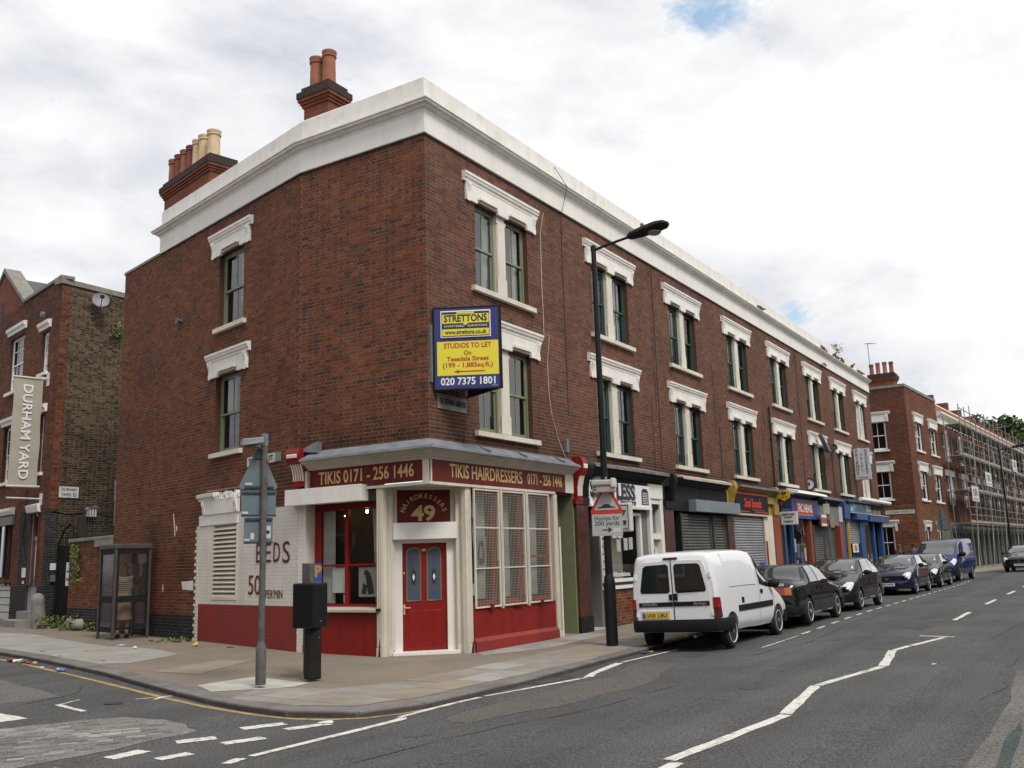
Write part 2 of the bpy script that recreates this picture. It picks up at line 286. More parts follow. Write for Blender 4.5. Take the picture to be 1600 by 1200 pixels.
def thing(name, label, cat, loc=(0, 0, 0), group=None):
    o = bpy.data.objects.new(name, None); COL.objects.link(o); o.empty_display_size = .2; o.location = loc; LOC[o.name] = V(loc)
    o['label'] = label; o['category'] = cat
    if group: o['group'] = group
    return o
def tag(o, label, cat, group=None):
    o['label'] = label; o['category'] = cat
    if group: o['group'] = group
    return o
def struct(o, kind='structure'): o['kind'] = kind; return o
def B1(name, fr, m, parent, *boxes, **kw):
    mb = MB()
    for b in boxes: mb.box(fr, *b)
    return build(name, mb, m, parent, **kw)
def dup(root, label=None, loc=None, rotz=None):
    def cp(o, par):
        c = o.copy(); COL.objects.link(c)
        if par: c.parent = par
        for k in list(o.children): cp(k, c)
        return c
    r = cp(root, None)
    if label: r['label'] = label
    if loc is not None: r.location = loc
    if rotz is not None: r.rotation_euler = (0, 0, rotz)
    return r
TEXTS = []
def text(parent, body, pos, right, up, size, m, fitw=None, bold=0., ext=.004, align='CENTER', spacing=1.0, name='lettering', shear=0):
    cu_ = bpy.data.curves.new(name, 'FONT'); cu_.body = body; cu_.size = size; cu_.align_x = align; cu_.align_y = 'CENTER'
    cu_.extrude = ext; cu_.offset = bold; cu_.space_character = spacing; cu_.resolution_u = 3; cu_.shear = shear; cu_.materials.append(M[m])
    o = bpy.data.objects.new(name, cu_); COL.objects.link(o); o.parent = parent
    r = V(right).normalized(); u = V(up).normalized(); n = r.cross(u); p = V(pos)-rootloc(parent)
    o.matrix_local = Matrix(((r.x, u.x, n.x, p.x), (r.y, u.y, n.y, p.y), (r.z, u.z, n.z, p.z), (0, 0, 0, 1)))
    if fitw: TEXTS.append((o, fitw))
    LOC[o.name] = rootloc(parent); return o
def ftext(parent, body, fr, a, d, z, size, m, **kw): # lettering on a facade, upright
    return text(parent, body, fr.P(a, d, z), V((0, 0, 1)).cross(fr.d), (0, 0, 1), size, m, **kw)
def ss(a, b, x):
    t = np.clip((x-a)/(b-a), 0, 1); return t*t*(3-2*t)
def lon(x): return .11*ss(2, 14, x)+.15*ss(30, 46, x)
YB = [-3.2, 0, 3.3, 7.4, 10, 17, 30]; ZB = [-.005, .02, .075, .13, .14, .15, .2]
def zp(x, y): return -.075+lon(x)+np.interp(y, YB, ZB)
def zr(x, y):
    yy = np.clip(y, -30, -2.9)
    c = -.05-np.where(yy > -4.6, .06+.022*(yy+4.6), np.where(yy > -7, .025*(yy+7), .02*(-7-yy)))
    return c+np.where(y > -2.9, np.interp(y, [-2.9]+YB[1:], [0, .02, .078, .13, .14, .15, .2]), 0)+lon(x)
def gp(x, y, h=0): return V((x, y, float(zp(x, y))+h))
def gr(x, y, h=0): return V((x, y, float(zr(x, y))+h))
# ---------------------------------------------------------------- frames of the facades
K = V((0, 3.2707, 0)); AD = V((.23509, .97197, 0)); AN = V((-.97197, .23509, 0))
FR = F((0, 0, 0), (1, 0, 0), (0, -1, 0)); FB = F((0, 0, 0), (0, 1, 0), (-1, 0, 0)); FA = F(K, AD, AN)
FC = F((0, 1.23, 0), (1.3, -1.23, 0), (-1.23, -1.3, 0))
PAL = {'main': (((.175, .057, .029), .48), ((.148, .052, .029), .25), ((.092, .043, .030), .10), ((.205, .068, .031), .12), ((.125, .058, .040), .05)),
       'row': (((.172, .066, .041), .48), ((.148, .060, .039), .27), ((.108, .054, .041), .09), ((.195, .074, .041), .11), ((.128, .065, .048), .05)),
       'stock': (((.135, .098, .056), .30), ((.090, .066, .042), .30), ((.048, .038, .030), .28), ((.165, .112, .056), .12)),
       'red': (((.215, .068, .030), .45), ((.165, .052, .028), .30), ((.095, .042, .028), .15), ((.26, .09, .035), .10)),
       'low': (((.25, .080, .032), .45), ((.17, .060, .030), .30), ((.10, .05, .03), .15), ((.30, .11, .045), .10)),
       'deep': (((.170, .045, .023), .5), ((.130, .038, .022), .3), ((.090, .035, .024), .2)),
       'black': (((.026, .026, .030), .5), ((.038, .037, .040), .3), ((.018, .018, .022), .2))}
BRICKMESH = {}
def brickwork(fr, s0, s1, z0, z1, holes, parent, pal='main', indiv=0, mortar='mortar', bm='brick', rev=.11, revm='reveal_brick', soot=None, wname='wall', proud=.0032, thick=.30):
    # backing sheet of mortar cut round the openings, with reveals, and the bricks themselves standing proud of it in Flemish bond
    mb = MB(); ss_ = sorted({s0, s1, *[min(max(v, s0), s1) for h in holes for v in h[:2]]}); zz = sorted({z0, z1, *[min(max(v, z0), z1) for h in holes for v in h[2:4]]})
    inh = lambda a, z: any(h[0] < a < h[1] and h[2] < z < h[3] for h in holes)
    for i in range(len(ss_)-1):
        for j in range(len(zz)-1):
            a, b, c, d = ss_[i], ss_[i+1], zz[j], zz[j+1]
            if b-a > 1e-4 and d-c > 1e-4 and not inh((a+b)/2, (c+d)/2): mb.poly([fr.P(a, 0, c), fr.P(b, 0, c), fr.P(b, 0, d), fr.P(a, 0, d)])
    wall = build(wname, mb, mortar, parent)
    if holes and rev:
        for h in holes:
            mb = MB(); a, b, c, d = max(h[0], s0), min(h[1], s1), max(h[2], z0), min(h[3], z1)
            if len(h) > 4 and h[4] == 0: continue
            for p, q in (((a, c), (a, d)), ((a, d), (b, d)), ((b, d), (b, c)), ((b, c), (a, c))):
                mb.poly([fr.P(p[0], 0, p[1]), fr.P(q[0], 0, q[1]), fr.P(q[0], -rev, q[1]), fr.P(p[0], -rev, p[1])])
            build('reveal', mb, revm, parent)
    R = []
    n = int(round((z1-z0)/.075)); off0 = (hash((round(fr.o.x, 2), round(s0, 2))) % 100)/100*0
    for k in range(n):
        za = z0+k*.075+.005; zb = za+.065; zc = za+.03
        cuts = sorted((max(h[0], s0), min(h[1], s1)) for h in holes if h[2] < zc < h[3] and h[1] > s0 and h[0] < s1)
        free = []; a = s0
        for c in cuts:
            if c[0] > a: free.append((a, c[0]))
            a = max(a, c[1])
        if a < s1: free.append((a, s1))
        x = math.floor(s0/.3375)*.3375-.3375 + (.169 if k % 2 else 0); st = True
        while x < s1:
            L = .215 if st else .1025
            for a, b in free:
                p, q = max(x, a), min(x+L, b)
                if q-p > .012: R.append((p+.0+random.uniform(-.002, .002), q+random.uniform(-.002, .002), za, zb, st))
            x += L+.01; st = not st
    if not R: return wall
    R = np.array(R, float); nb = len(R)
    pal_ = PAL[pal]; cols = np.array([c for c, w in pal_]); wts = np.array([w for c, w in pal_]); wts = wts/wts.sum()
    vz = pal in ('main', 'row')
    idx = rng.choice(len(pal_), nb, p=wts); hdr = (R[:, 4] == 0) & (rng.random(nb) < .22) & (pal in ('main', 'row')); idx[hdr] = 2
    C = cols[idx]*rng.uniform(.8, 1.2, (nb, 1))*{'main': .84, 'row': .86, 'red': .64, 'stock': .74, 'low': .68, 'deep': .68, 'black': .8}[pal]*np.array([.92, .98, 1.0] if pal == 'row' else [1.0, .99, .96])
    if soot is not None: C = C*soot((R[:, 0]+R[:, 1])/2, (R[:, 2]+R[:, 3])/2)[:, None]
    D = proud*rng.uniform(.5, 1.5, nb)
    keep = np.ones(nb, bool)
    if indiv:
        o, s_, d_ = (np.array(v) for v in (fr.o, fr.s, fr.d))
        ctr = o+np.outer((R[:, 0]+R[:, 1])/2, s_)+np.outer((R[:, 2]+R[:, 3])/2, [0, 0, 1.]); vv = ctr-np.array(CAM); dist = np.linalg.norm(vv, axis=1)
        size = (R[:, 1]-R[:, 0])*np.abs(vv@d_)/dist**2
        pick = np.argsort(-size)[:indiv]; keep[pick] = False
        if 'b' not in BRICKMESH:
            me = bpy.data.meshes.new('brick'); mm = MB().box(W, -.5, .5, 0, 1, -.0325, .0325); me.from_pydata(mm.v, [], mm.f); me.materials.append(M['brick_piece']); fixn(me); BRICKMESH['b'] = me
        o0 = rootloc(parent); rx = math.atan2(fr.s.y, fr.s.x); mir = fr.s.cross(fr.d).z
        for i in pick:
            ob = bpy.data.objects.new('brick', BRICKMESH['b']); COL.objects.link(ob); ob.parent = wall
            ob.location = fr.P((R[i, 0]+R[i, 1])/2, 0, (R[i, 2]+R[i, 3])/2)-o0; ob.rotation_euler = (0, 0, rx); ob.scale = (R[i, 1]-R[i, 0], D[i]*(1 if mir > 0 else -1), 1); ob.color = (*C[i], 1)
    R = R[keep]; C = C[keep]; D = D[keep]; nb = len(R)
    o0 = rootloc(parent); o, s_, d_ = np.array(fr.o-o0), np.array(fr.s), np.array(fr.d)
    vv = np.zeros((nb, 8, 3)); q = 0
    for dd in (0, 1):
        for zi in (2, 3):
            for si in (0, 1):
                vv[:, q] = o+R[:, si, None]*s_+(D*dd)[:, None]*d_+R[:, zi, None]*np.array([0, 0, 1.]); q += 1
    # 0:a z0 back 1:b z0 back 2:a z1 back 3:b z1 back 4..7 front
    fs = np.array([(4, 5, 7, 6), (0, 1, 5, 4), (2, 6, 7, 3), (0, 4, 6, 2), (1, 3, 7, 5)])
    if fr.s.cross(V((0, 0, 1))).dot(fr.d) < 0: fs = fs[:, ::-1]
    ff = (np.arange(nb)[:, None, None]*8+fs[None]).reshape(-1)
    me = bpy.data.meshes.new('brickwork'); me.vertices.add(nb*8); me.vertices.foreach_set('co', vv.reshape(-1)); me.loops.add(nb*20); me.loops.foreach_set('vertex_index', ff.astype(np.int32))
    me.polygons.add(nb*5); me.polygons.foreach_set('loop_start', np.arange(0, nb*20, 4, dtype=np.int32)); me.update(calc_edges=True)
    at = me.attributes.new('Col', 'FLOAT_COLOR', 'FACE'); cc = np.ones((nb, 5, 4)); cc[:, :, :3] = C[:, None, :]; at.data.foreach_set('color', cc.reshape(-1))
    me.shade_flat(); me.materials.append(M[bm]); ob = link('brickwork', me, parent); ob['kind'] = 'stuff'
    return wall

def sash(fr, a0, a1, z0, z1, d, cm, parent, bar=True, curtain=None, rail=None, back=True):
    # box frame, two sashes (the lower one set back) with a glazing bar, glass, and a curtain and dark room behind
    rail = rail or (z0+z1)/2
    w = build('window', MB().box(fr, a0, a0+.05, d-.06, d, z0, z1).box(fr, a1-.05, a1, d-.06, d, z0, z1).box(fr, a0+.05, a1-.05, d-.06, d, z1-.05, z1).box(fr, a0+.05, a1-.05, d-.06, d, z0, z0+.04), cm, parent)
    for k, (c0, c1, dd) in enumerate(((rail-.02, z1-.05, d-.012), (z0+.04, rail+.025, d-.040))):
        mb = MB(); e = .05
        mb.box(fr, a0+.05, a0+.05+e, dd-.025, dd, c0, c1).box(fr, a1-.05-e, a1-.05, dd-.025, dd, c0, c1)
        mb.box(fr, a0+.05+e, a1-.05-e, dd-.025, dd, c0, c0+(.045 if k == 0 else .08)).box(fr, a0+.05+e, a1-.05-e, dd-.025, dd, c1-.045, c1)
        if bar: mb.box(fr, (a0+a1)/2-.012, (a0+a1)/2+.012, dd-.022, dd-.003, c0+.045, c1-.045)
        build('sash', mb, cm, w)
        m_ = (a0+a1)/2
        for p, q in (((a0+.1, m_), (m_, a1-.1)) if bar else ((a0+.1, a1-.1),)):
            build('pane', MB().poly([fr.P(p, dd-.013, c0+.04), fr.P(q, dd-.013, c0+.04), fr.P(q, dd-.013, c1-.04), fr.P(p, dd-.013, c1-.04)]), 'pane', w)
    if curtain:
        mb = MB()
        for c0, c1, e0, e1 in curtain:
            n = max(3, int((c1-c0)/.05)); pts = []
            for i in range(n+1):
                a = a0+.06+(a1-a0-.12)*(c0+(c1-c0)*i/n); dd = d-.14+(.025 if i % 2 else -.025)
                pts += [fr.P(a, dd, z0+(z1-z0)*e0), fr.P(a, dd, z0+(z1-z0)*e1)]
            mb.add(pts, [(2*i, 2*i+2, 2*i+3, 2*i+1) for i in range(n)])
        build('curtain', mb, 'net', w)
    if back: build('room', MB().poly([fr.P(a0, d-.4, z0), fr.P(a1, d-.4, z0), fr.P(a1, d-.4, z1), fr.P(a0, d-.4, z1)]).box(fr, a0-.02, a0, d-.4, d-.06, z0, z1).box(fr, a1, a1+.02, d-.4, d-.06, z0, z1).box(fr, a0, a1, d-.4, d-.06, z1, z1+.02), 'room', w)
    return w
def hood(fr, c, hw, zb, zt, parent, m='stucco', worn=False, cut=()):
    # frieze block with small consoles and a moulded cornice; cut = notches over the sashes
    h = build('window_hood', MB().box(fr, c-hw, c+hw, 0, .05, zb+.10, zt-.20), m, parent)
    mb = MB()
    xs = [c-hw]+[v for q in cut for v in q]+[c+hw]
    for i in range(0, len(xs), 2):
        if xs[i+1]-xs[i] > .01: mb.box(fr, xs[i], xs[i+1], 0, .06, zb, zb+.10)
    for q in cut: mb.box(fr, q[0]+.06, q[1]-.06, .06, .10, zb+.10, zb+.16).box(fr, q[0], q[1], -.10, .03, zb+.06, zb+.10)
    build('block', mb, m, h)
    pr_ = [(0, zt-.19), (.055, zt-.19), (.06, zt-.14), (.09, zt-.11), (.095, zt-.075), (.115, zt-.05), (.115, zt), (0, zt+.02)]
    build('cornice', MB().sprism(fr, pr_, c-hw-.10, c+hw+.10), m, h)
    for sgn in (-1, 1):
        a = c+sgn*(hw-.07)
        build('console', MB().sprism(fr, [(.05, zt-.19), (.10, zt-.19), (.10, zt-.25), (.08, zt-.32), (.062, zt-.40), (.062, zb-.02), (.05, zb-.02)], a-.05, a+.05), m, h)
    return h
def sill(fr, a0, a1, zt, parent, m='cream', d=.10, h=.10):
    return build('window_sill', MB().sprism(fr, [(-.13, zt+.02), (d, zt), (d, zt-h), (-.13, zt-h)], a0, a1), m, parent)
def pair_window(fr, c, z0, z1, parent, cm, curtains=(None, None), base=None, rail=None, narrow=0):
    a0, a1 = c-1.03, c+1.03; mw = .16
    build('mullion', MB().box(fr, c-mw, c+mw, -.12, -.03, z0, z1).box(fr, c-mw-.02, c+mw+.02, -.03, -.012, z0, z0+.42).box(fr, c-mw+.02, c+mw-.02, -.03, -.012, z0+.42, z1-.2).box(fr, c-mw-.02, c+mw+.02, -.03, -.012, z1-.2, z1-.13), 'cream', parent)
    sash(fr, a0, c-mw, z0, z1, -.11, cm, parent, curtain=curtains[0], rail=rail); sash(fr, c+mw, a1, z0, z1, -.11, cm, parent, curtain=curtains[1], rail=rail)
    hood(fr, c, 1.36, z1-.04, z1+.53, parent, cut=((c-.98, c-.20), (c+.20, c+.98)))
    sill(fr, c-1.2, c+1.2, z0, parent)
ZF0, ZF1, ZPT = 9.82, 10.29, 11.02
CORN = [(0, 10.27), (.04, 10.27), (.05, 10.31), (.10, 10.34), (.12, 10.37), (.18, 10.39), (.19, 10.43), (.215, 10.44), (.215, 10.465), (0, 10.50)]
def crown_of_wall(path, parent, ends=(0, 0)):
    fz = build('frieze', MB().sweep(path, [(-.30, ZF0), (.035, ZF0), (.035, ZF1), (-.30, ZF1)]), 'stucco', parent)
    build('cornice', MB().sweep(path, CORN, ends=ends), 'stucco_worn', parent)
    build('parapet', MB().sweep(path, [(-.28, 10.40), (.01, 10.40), (.01, ZPT-.03), (-.02, ZPT), (-.28, ZPT)]), 'stucco_worn', parent)
    build('gutter_line', MB().sweep(path, [(.035, ZF0-.02), (.05, ZF0-.02), (.05, ZF0+.004), (.035, ZF0+.004)]), 'lead_dark', parent)
def soot_main(s, z):   # the soot band under the upper cornices and just over the shop lead
    return 1-.50*np.exp(-np.abs(z-4.0)/.22)-.28*np.exp(-((z-6.75)/.35)**2)*0 - .12*np.exp(-np.abs(z-9.8)/.2) - .20*np.clip(np.sin(s*5.1+1.3*np.sin(s*1.7))+.5*np.sin(s*13.3)-.55, 0, 1)*np.exp(-np.clip(9.8-z, 0, 9)/2.2) - .22*sum(np.exp(-((s-c-e)/.10)**2)*np.exp(-np.clip(q-.1-z, 0, 9)/.7)*(z < q-.05) for c in (2.69, 7.85, 12.71, 17.58, 22.34, 27.17, 31.6, 36.1) for e in (-1.15, 1.15) for q in (7.10, 4.14))
BX = [0, 5.32, 10.62, 15.5, 20.22, 25.02, 29.85, 34.3, 38.63]
WC = [2.69, 7.85, 12.71, 17.58, 22.34, 27.17, 31.6, 36.1]
UZ = (7.10, 8.93); LZ = (4.14, 6.00)
# ---------------------------------------------------------------- the corner house with the hairdresser's
H = thing('corner_house', 'red brick corner house with hairdressers shop, wedge plan and two chimney stacks', 'house', (0, 0, 0), 'houses of the brick terrace')
hs = [(WC[0]-1.03, WC[0]+1.03, *UZ), (WC[0]-1.03, WC[0]+1.03, *LZ)]
brickwork(FR, 0, BX[1], 3.80, ZF0, hs, H, 'row', indiv=0, soot=soot_main)
brickwork(FB, 0, 3.2707, 3.80, ZF0, [], H, 'main', indiv=190, soot=soot_main)
AU = (2.42, 3.60, 7.12, 8.93); AL = (2.46, 3.62, 4.20, 6.00)
brickwork(FA, 0, 6.93, 2.86, ZF0, [AU, AL, (2.40, 3.90, 2.80, 3.35, 0)], H, 'main', indiv=110, soot=lambda s, z: 1-.35*np.exp(-((z-3.4)/.4)**2)*(s < 2.4)-.12*np.exp(-np.abs(z-9.8)/.2)-.45*np.exp(-((s-5.45)/.32)**2-((z-2.95)/.10)**2), rev=.13)
brickwork(FA, 6.93, 9.21, 2.86, 9.80, [], H, 'main', wname='wall')
brickwork(FA, 4.27, 9.21, .61, 2.86, [], H, 'main', soot=lambda s, z: 1-.55*np.exp(-((s-5.0)/.5)**2-((z-1.75)/.3)**2)-.5*np.exp(-((s-6.6)/.5)**2-((z-2.5)/.4)**2))
brickwork(FA, 4.27, 9.21, -.065, .61, [], H, 'black', mortar='mortar_dark')
# white and red painted brickwork of the shop's side
LV = (2.42, 3.57, .96, 2.57)
brickwork(FA, 0, 4.27, .86, 2.83, [LV, (2.40, 4.20, 2.585, 2.83, 0)], H, bm='brick_white', mortar='mortar_white', rev=.16, revm='white_paint', proud=.0018)
brickwork(FA, 0, 4.20, -.04, .86, [], H, bm='red_brickpaint', mortar='mortar_red', proud=.0018)
mb = MB()
for k in range(38):
    z = -.02+k*.075
    if z < 2.6: mb.box(FA, 4.19 if z < .85 else 4.26, 4.33+.075*(k % 2)+random.uniform(-.02, .02), -.002, .012, z, z+.066)
build('quoin_edge', mb, 'brick_white', H)
B1('lintel', FA, 'white_paint', H, (2.40, 4.20, -.1, .025, 2.59, 2.832), bevel=.008)
lv = B1('louvre_vent', FA, 'cream', H, (LV[0], LV[0]+.05, -.15, .012, LV[2], LV[3]), (LV[1]-.05, LV[1], -.15, .012, LV[2], LV[3]), (LV[0]+.05, LV[1]-.05, -.15, .012, LV[2], LV[2]+.06))
build('backing', MB().poly([FA.P(LV[0], -.155, LV[2]), FA.P(LV[1], -.155, LV[2]), FA.P(LV[1], -.155, LV[3]), FA.P(LV[0], -.155, LV[3])]), 'room', lv)
for k in range(16):
    z = LV[2]+.06+k*.0965
    build('slat', MB().sprism(FA, [(-.09, z+.085), (-.08, z+.095), (.012, z+.02), (.012, z)], LV[0]+.05, LV[1]-.05), 'cream', lv)
# broken hood over the vent
hb = build('window_hood', MB().box(FA, 2.36, 4.02, 0, .05, 2.832, 3.17), 'white_paint', H)
build('cornice', MB().sprism(FA, [(0, 3.15), (.06, 3.15), (.07, 3.19), (.12, 3.23), (.13, 3.30), (0, 3.33)], 3.38, 4.20), 'white_paint', hb)
mb = MB()
for k in range(22):
    a = 2.34+k*.048; mb.hexa([FA.P(a+random.uniform(-.02, .02)+(.05 if i % 2 else 0), (0 if (i//2) % 2 == 0 else random.uniform(.02, .09)), 3.15+(0 if i < 4 else random.uniform(.06, .17))) for i in range(8)])
build('broken_edge', mb, 'stucco_worn', hb)
for a in (3.93, 2.44): build('console', MB().sprism(FA, [(.05, 3.16), (.11, 3.15), (.11, 3.06), (.08, 2.96), (.07, 2.86), (.05, 2.86)], a-.05, a+.05), 'white_paint', hb)
# painted words on the white wall
def wtxt(s, a, z, size, fw, bold=.0): ftext(H, s, FA, a, .0125, z, size, 'maroon', fitw=fw, bold=bold, ext=.001)
wtxt('B', 1.50, 1.90, .58, .22); wtxt('E', 1.14, 1.90, .58, .25); wtxt('D', .78, 1.90, .58, .25); wtxt('S', .41, 1.89, .62, .28)
wtxt('50', 1.66, 1.25, .58, .50); wtxt("PER'MIN", .86, 1.08, .24, .66)
# upper side windows
for (a0, a1, z0, z1), cu_ in ((AU, [(0, .45, .3, 1)]), (AL, [(0, .4, .0, 1), (.6, 1, .55, 1)])):
    sash(FA, a0+.0, a1, z0, z1, -.13, 'sash_green', H, curtain=cu_); hood(FA, 3.02, .90, z1-.03, z1+.54, H, cut=((2.56, 3.46),)); sill(FA, a0-.17, a1+.08, z0, H)
pair_window(FR, WC[0], *UZ, H, 'sash_green', ([(.75, 1, 0, 1)], [(.7, 1, .0, 1)])); pair_window(FR, WC[0], *LZ, H, 'sash_green', (None, [(0, .3, 0, 1)]))
pA = FA.P(6.93, 0, 0)
crown_of_wall([pA, K, (0, 0), (BX[1], 0)], H, ends=(1, 0))
build('coping', MB().sprism(FA, [(-.3, 9.80), (.03, 9.80), (.03, 9.87), (-.3, 9.87)], 6.97, 9.24), 'coping', H)
build('roof', MB().poly([V((.1, .1, 10.42)), V((5.3, .1, 10.42)), V((5.3, 9.6, 10.42)), FA.P(6.9, -.1, 10.42), V((.1, 3.2, 10.42))]), 'roof_felt', H)
build('ceiling', MB().poly([V((.02, 1.3, 3.045)), V((1.3, .02, 3.045)), V((5.3, .02, 3.045)), V((5.3, 5, 3.045)), V((.44, 5, 3.045)), V((.02, 3.25, 3.045))]), 'room', H)
build('inner_wall', MB().poly([V((.30, 3.09, -.05)), V((2.5, 3.09, -.05)), V((2.5, 3.09, 3.04)), V((.30, 3.09, 3.04))]), 'room', H); build('inner_wall', MB().poly([V((.30, 1.2, -.05)), V((.30, 1.2, 3.04)), V((1.6, 1.5, 3.04)), V((1.6, 1.5, -.05))]), 'room', H); build('inner_wall', MB().poly([V((1.29, .1, -.05)), V((1.29, .1, 3.04)), V((1.29, 1.0, 3.04)), V((1.29, 1.0, -.05))]), 'room', H); build('inner_wall', MB().poly([V((4.45, .1, -.05)), V((4.45, .1, 3.04)), V((4.45, 1.0, 3.04)), V((4.45, 1.0, -.05))]), 'room', H)
build('beam', MB().box(W, .012, .25, 1.25, 3.26, 2.80, 3.80).box(W, 1.3, 5.3, .012, .25, 3.02, 3.80), 'room', H)
# chimney stacks
def stack(fr, a0, a1, d0, d1, zb, zt, parent, pots, pr=.17, ph=.9):
    st = build('chimney_stack', MB().box(fr, a0, a1, d0, d1, zb, zt-.5), 'chimney_brick', parent)
    mb = MB()
    for k, (e, za, zb_) in enumerate(((.035, zt-.50, zt-.43), (.07, zt-.43, zt-.36), (.11, zt-.36, zt-.28))): mb.box(fr, a0-e, a1+e, d0-e, d1+e, za, zb_)
    build('corbel', mb, 'chimney_brick', st)
    build('cap', MB().box(fr, a0-.13, a1+.13, d0-.13, d1+.13, zt-.28, zt-.13).box(fr, a0-.05, a1+.05, d0-.05, d1+.05, zt-.13, zt), 'chimney_dark', st)
    for a, d, m, hh in pots:
        build('chimney_pot', MB().lathe([(pr*1.1, 0), (pr*1.1, .06), (pr, .08), (pr*.92, hh-.16), (pr*1.08, hh-.14), (pr*1.08, hh-.10), (pr*.98, hh-.09), (pr*1.1, hh-.04), (pr*1.1, hh), (pr*.8, hh), (pr*.75, hh-.3)], fr.P(a, d, zt-.02)), m, st, smooth=True)
stack(FA, 6.72, 9.62, -1.95, -1.2, 10.3, 12.95, H, [(9.64, -1.5, 'pot_red', .86), (9.25, -1.5, 'pot_dark', .88), (8.87, -1.5, 'pot_red', .9), (8.48, -1.5, 'pot_dark', .9), (8.08, -1.5, 'pot_cream', .94), (7.70, -1.5, 'pot_cream', .96), (7.16, -1.5, 'pot_cream', .92)], pr=.185)
stack(FB, 3.66, 4.42, -1.75, -1.2, 10.3, 12.62, H, [(4.30, -1.48, 'pot_red', .88), (3.90, -1.48, 'pot_red', .92)], pr=.16)
# shop: fascia, cornice, lead
cpath = [(0, 2.98), (0, 0), (5.32, 0)]
build('shop_cornice', MB().sweep(cpath, [(0, 3.475), (.05, 3.475), (.055, 3.50), (.10, 3.53), (.12, 3.56), (.22, 3.60), (.24, 3.635), (.28, 3.65), (.28, 3.67), (0, 3.76)]), 'cream_dull', H)
mb = MB().sweep([(0, 2.90), (0, 1.6), (0, .6), (0, 0), (1.2, 0), (2.4, 0), (3.9, 0), (5.2, 0)], [(.005, 3.84), (.03, 3.85), (.20, 3.735), (.31, 3.69), (.315, 3.645), (.285, 3.64), (.28, 3.675), (0, 3.775)])
build('lead_flashing', mb, 'lead', H, smooth=True, angle=50)
mb = MB()
for a in (1.55, 2.9, 4.5): mb.sprism(FR, [(.03, 3.855), (.20, 3.74), (.315, 3.695), (.315, 3.73), (.2, 3.77), (.03, 3.875)], a, a+.05)
build('lead_fold', mb, 'lead_dark', H)
build('lead_wedge', MB().prism(FB, [(2.62, 3.80), (3.15, 3.86), (2.62, 4.02)], .02, .16), 'lead', H)
fs = build('shop_fascia', MB().box(FR, .05, 4.97, 0, .03, 3.07, 3.475), 'maroon', H)
ftext(fs, 'TIKIS HAIRDRESSERS', FR, 1.87, .034, 3.285, .36, 'gold', fitw=2.55, bold=.003); ftext(fs, '0171 - 256 1446', FR, 4.10, .034, 3.285, .32, 'gold', fitw=1.48, bold=.004)
fs = build('shop_fascia', MB().box(FB, .12, 2.92, 0, .03, 3.09, 3.475), 'maroon', H)
ftext(fs, 'TIKIS 0171 - 256 1446', FB, 1.50, .034, 3.285, .34, 'gold', fitw=2.36, bold=.004)
B1('fascia_block', FB, 'cream', H, (-.035, .12, 0, .035, 3.07, 3.475)); B1('fascia_block', FR, 'cream', H, (-.03, .05, 0, .035, 3.07, 3.475)); B1('fascia_block', FR, 'cream', H, (4.97, 5.34, 0, .05, 3.07, 3.475))
B1('fascia_trim', FR, 'cream', H, (-.04, 4.5, -.05, .045, 3.02, 3.07)); B1('fascia_trim', FB, 'cream', H, (-.04, 1.6, -.05, .045, 3.02, 3.07)); B1('fascia_base', FB, 'black_matt', H, (1.6, 2.98, -.1, .0, 3.0, 3.09))
build('soffit', MB().prism(F((0, 0, 0), (1, 0, 0), (0, 0, 1)), [], 0, 0) if 0 else MB().add([(-.02, -.02, 3.03), (1.5, .0, 3.03), (1.5, .4, 3.03), (.4, 1.5, 3.03), (0, 1.5, 3.03)], [(0, 1, 2, 3, 4)]), 'cream_dull', H)
def console(fr, a0, a1, zb, zt, d, m, mf, parent, flutes=True, cap=True):
    c = build('console', MB().sprism(fr, [(0, zb), (d*.35, zb), (d*.37, zb+.25*(zt-zb)), (d*.55, zb+.48*(zt-zb)), (d*.9, zb+.60*(zt-zb)), (d, zb+.72*(zt-zb)), (d*1.02, zb+.84*(zt-zb)), (d*.9, zb+.95*(zt-zb)), (d*.6, zt), (0, zt)], a0, a1), m, parent, smooth=True, angle=30)
    if flutes:
        n = 5; mb = MB(); w = (a1-a0)/(2*n+1)
        for k in range(n):
            a = a0+w*(2*k+1)
            mb.sprism(fr, [(d*.36, zb+.04), (d*.36+.012, zb+.04), (d*.38+.014, zb+.25*(zt-zb)), (d*.56+.012, zb+.46*(zt-zb)), (d*.7, zb+.53*(zt-zb)), (d*.55, zb+.49*(zt-zb)), (d*.37, zb+.25*(zt-zb))], a, a+w)
        build('flute', mb, mf, c)
        build('boss', MB().sprism(fr, [(d*.98, zb+.70*(zt-zb)), (d*1.05, zb+.71*(zt-zb)), (d*1.07, zb+.79*(zt-zb)), (d*.99, zb+.82*(zt-zb))], a0+.04, a1-.04), mf, c)
    B1('console_foot', fr, m, c, (a0-.01, a1+.01, 0, d*.42, zb-.07, zb))
    return c
console(FB, 2.98, 3.33, 3.24, 3.93, .30, 'red_gloss', 'white_paint', H)
B1('fascia_stop', FB, 'cream_dull', H, (2.92, 2.98, -.02, .12, 3.12, 3.46), bevel=.015)
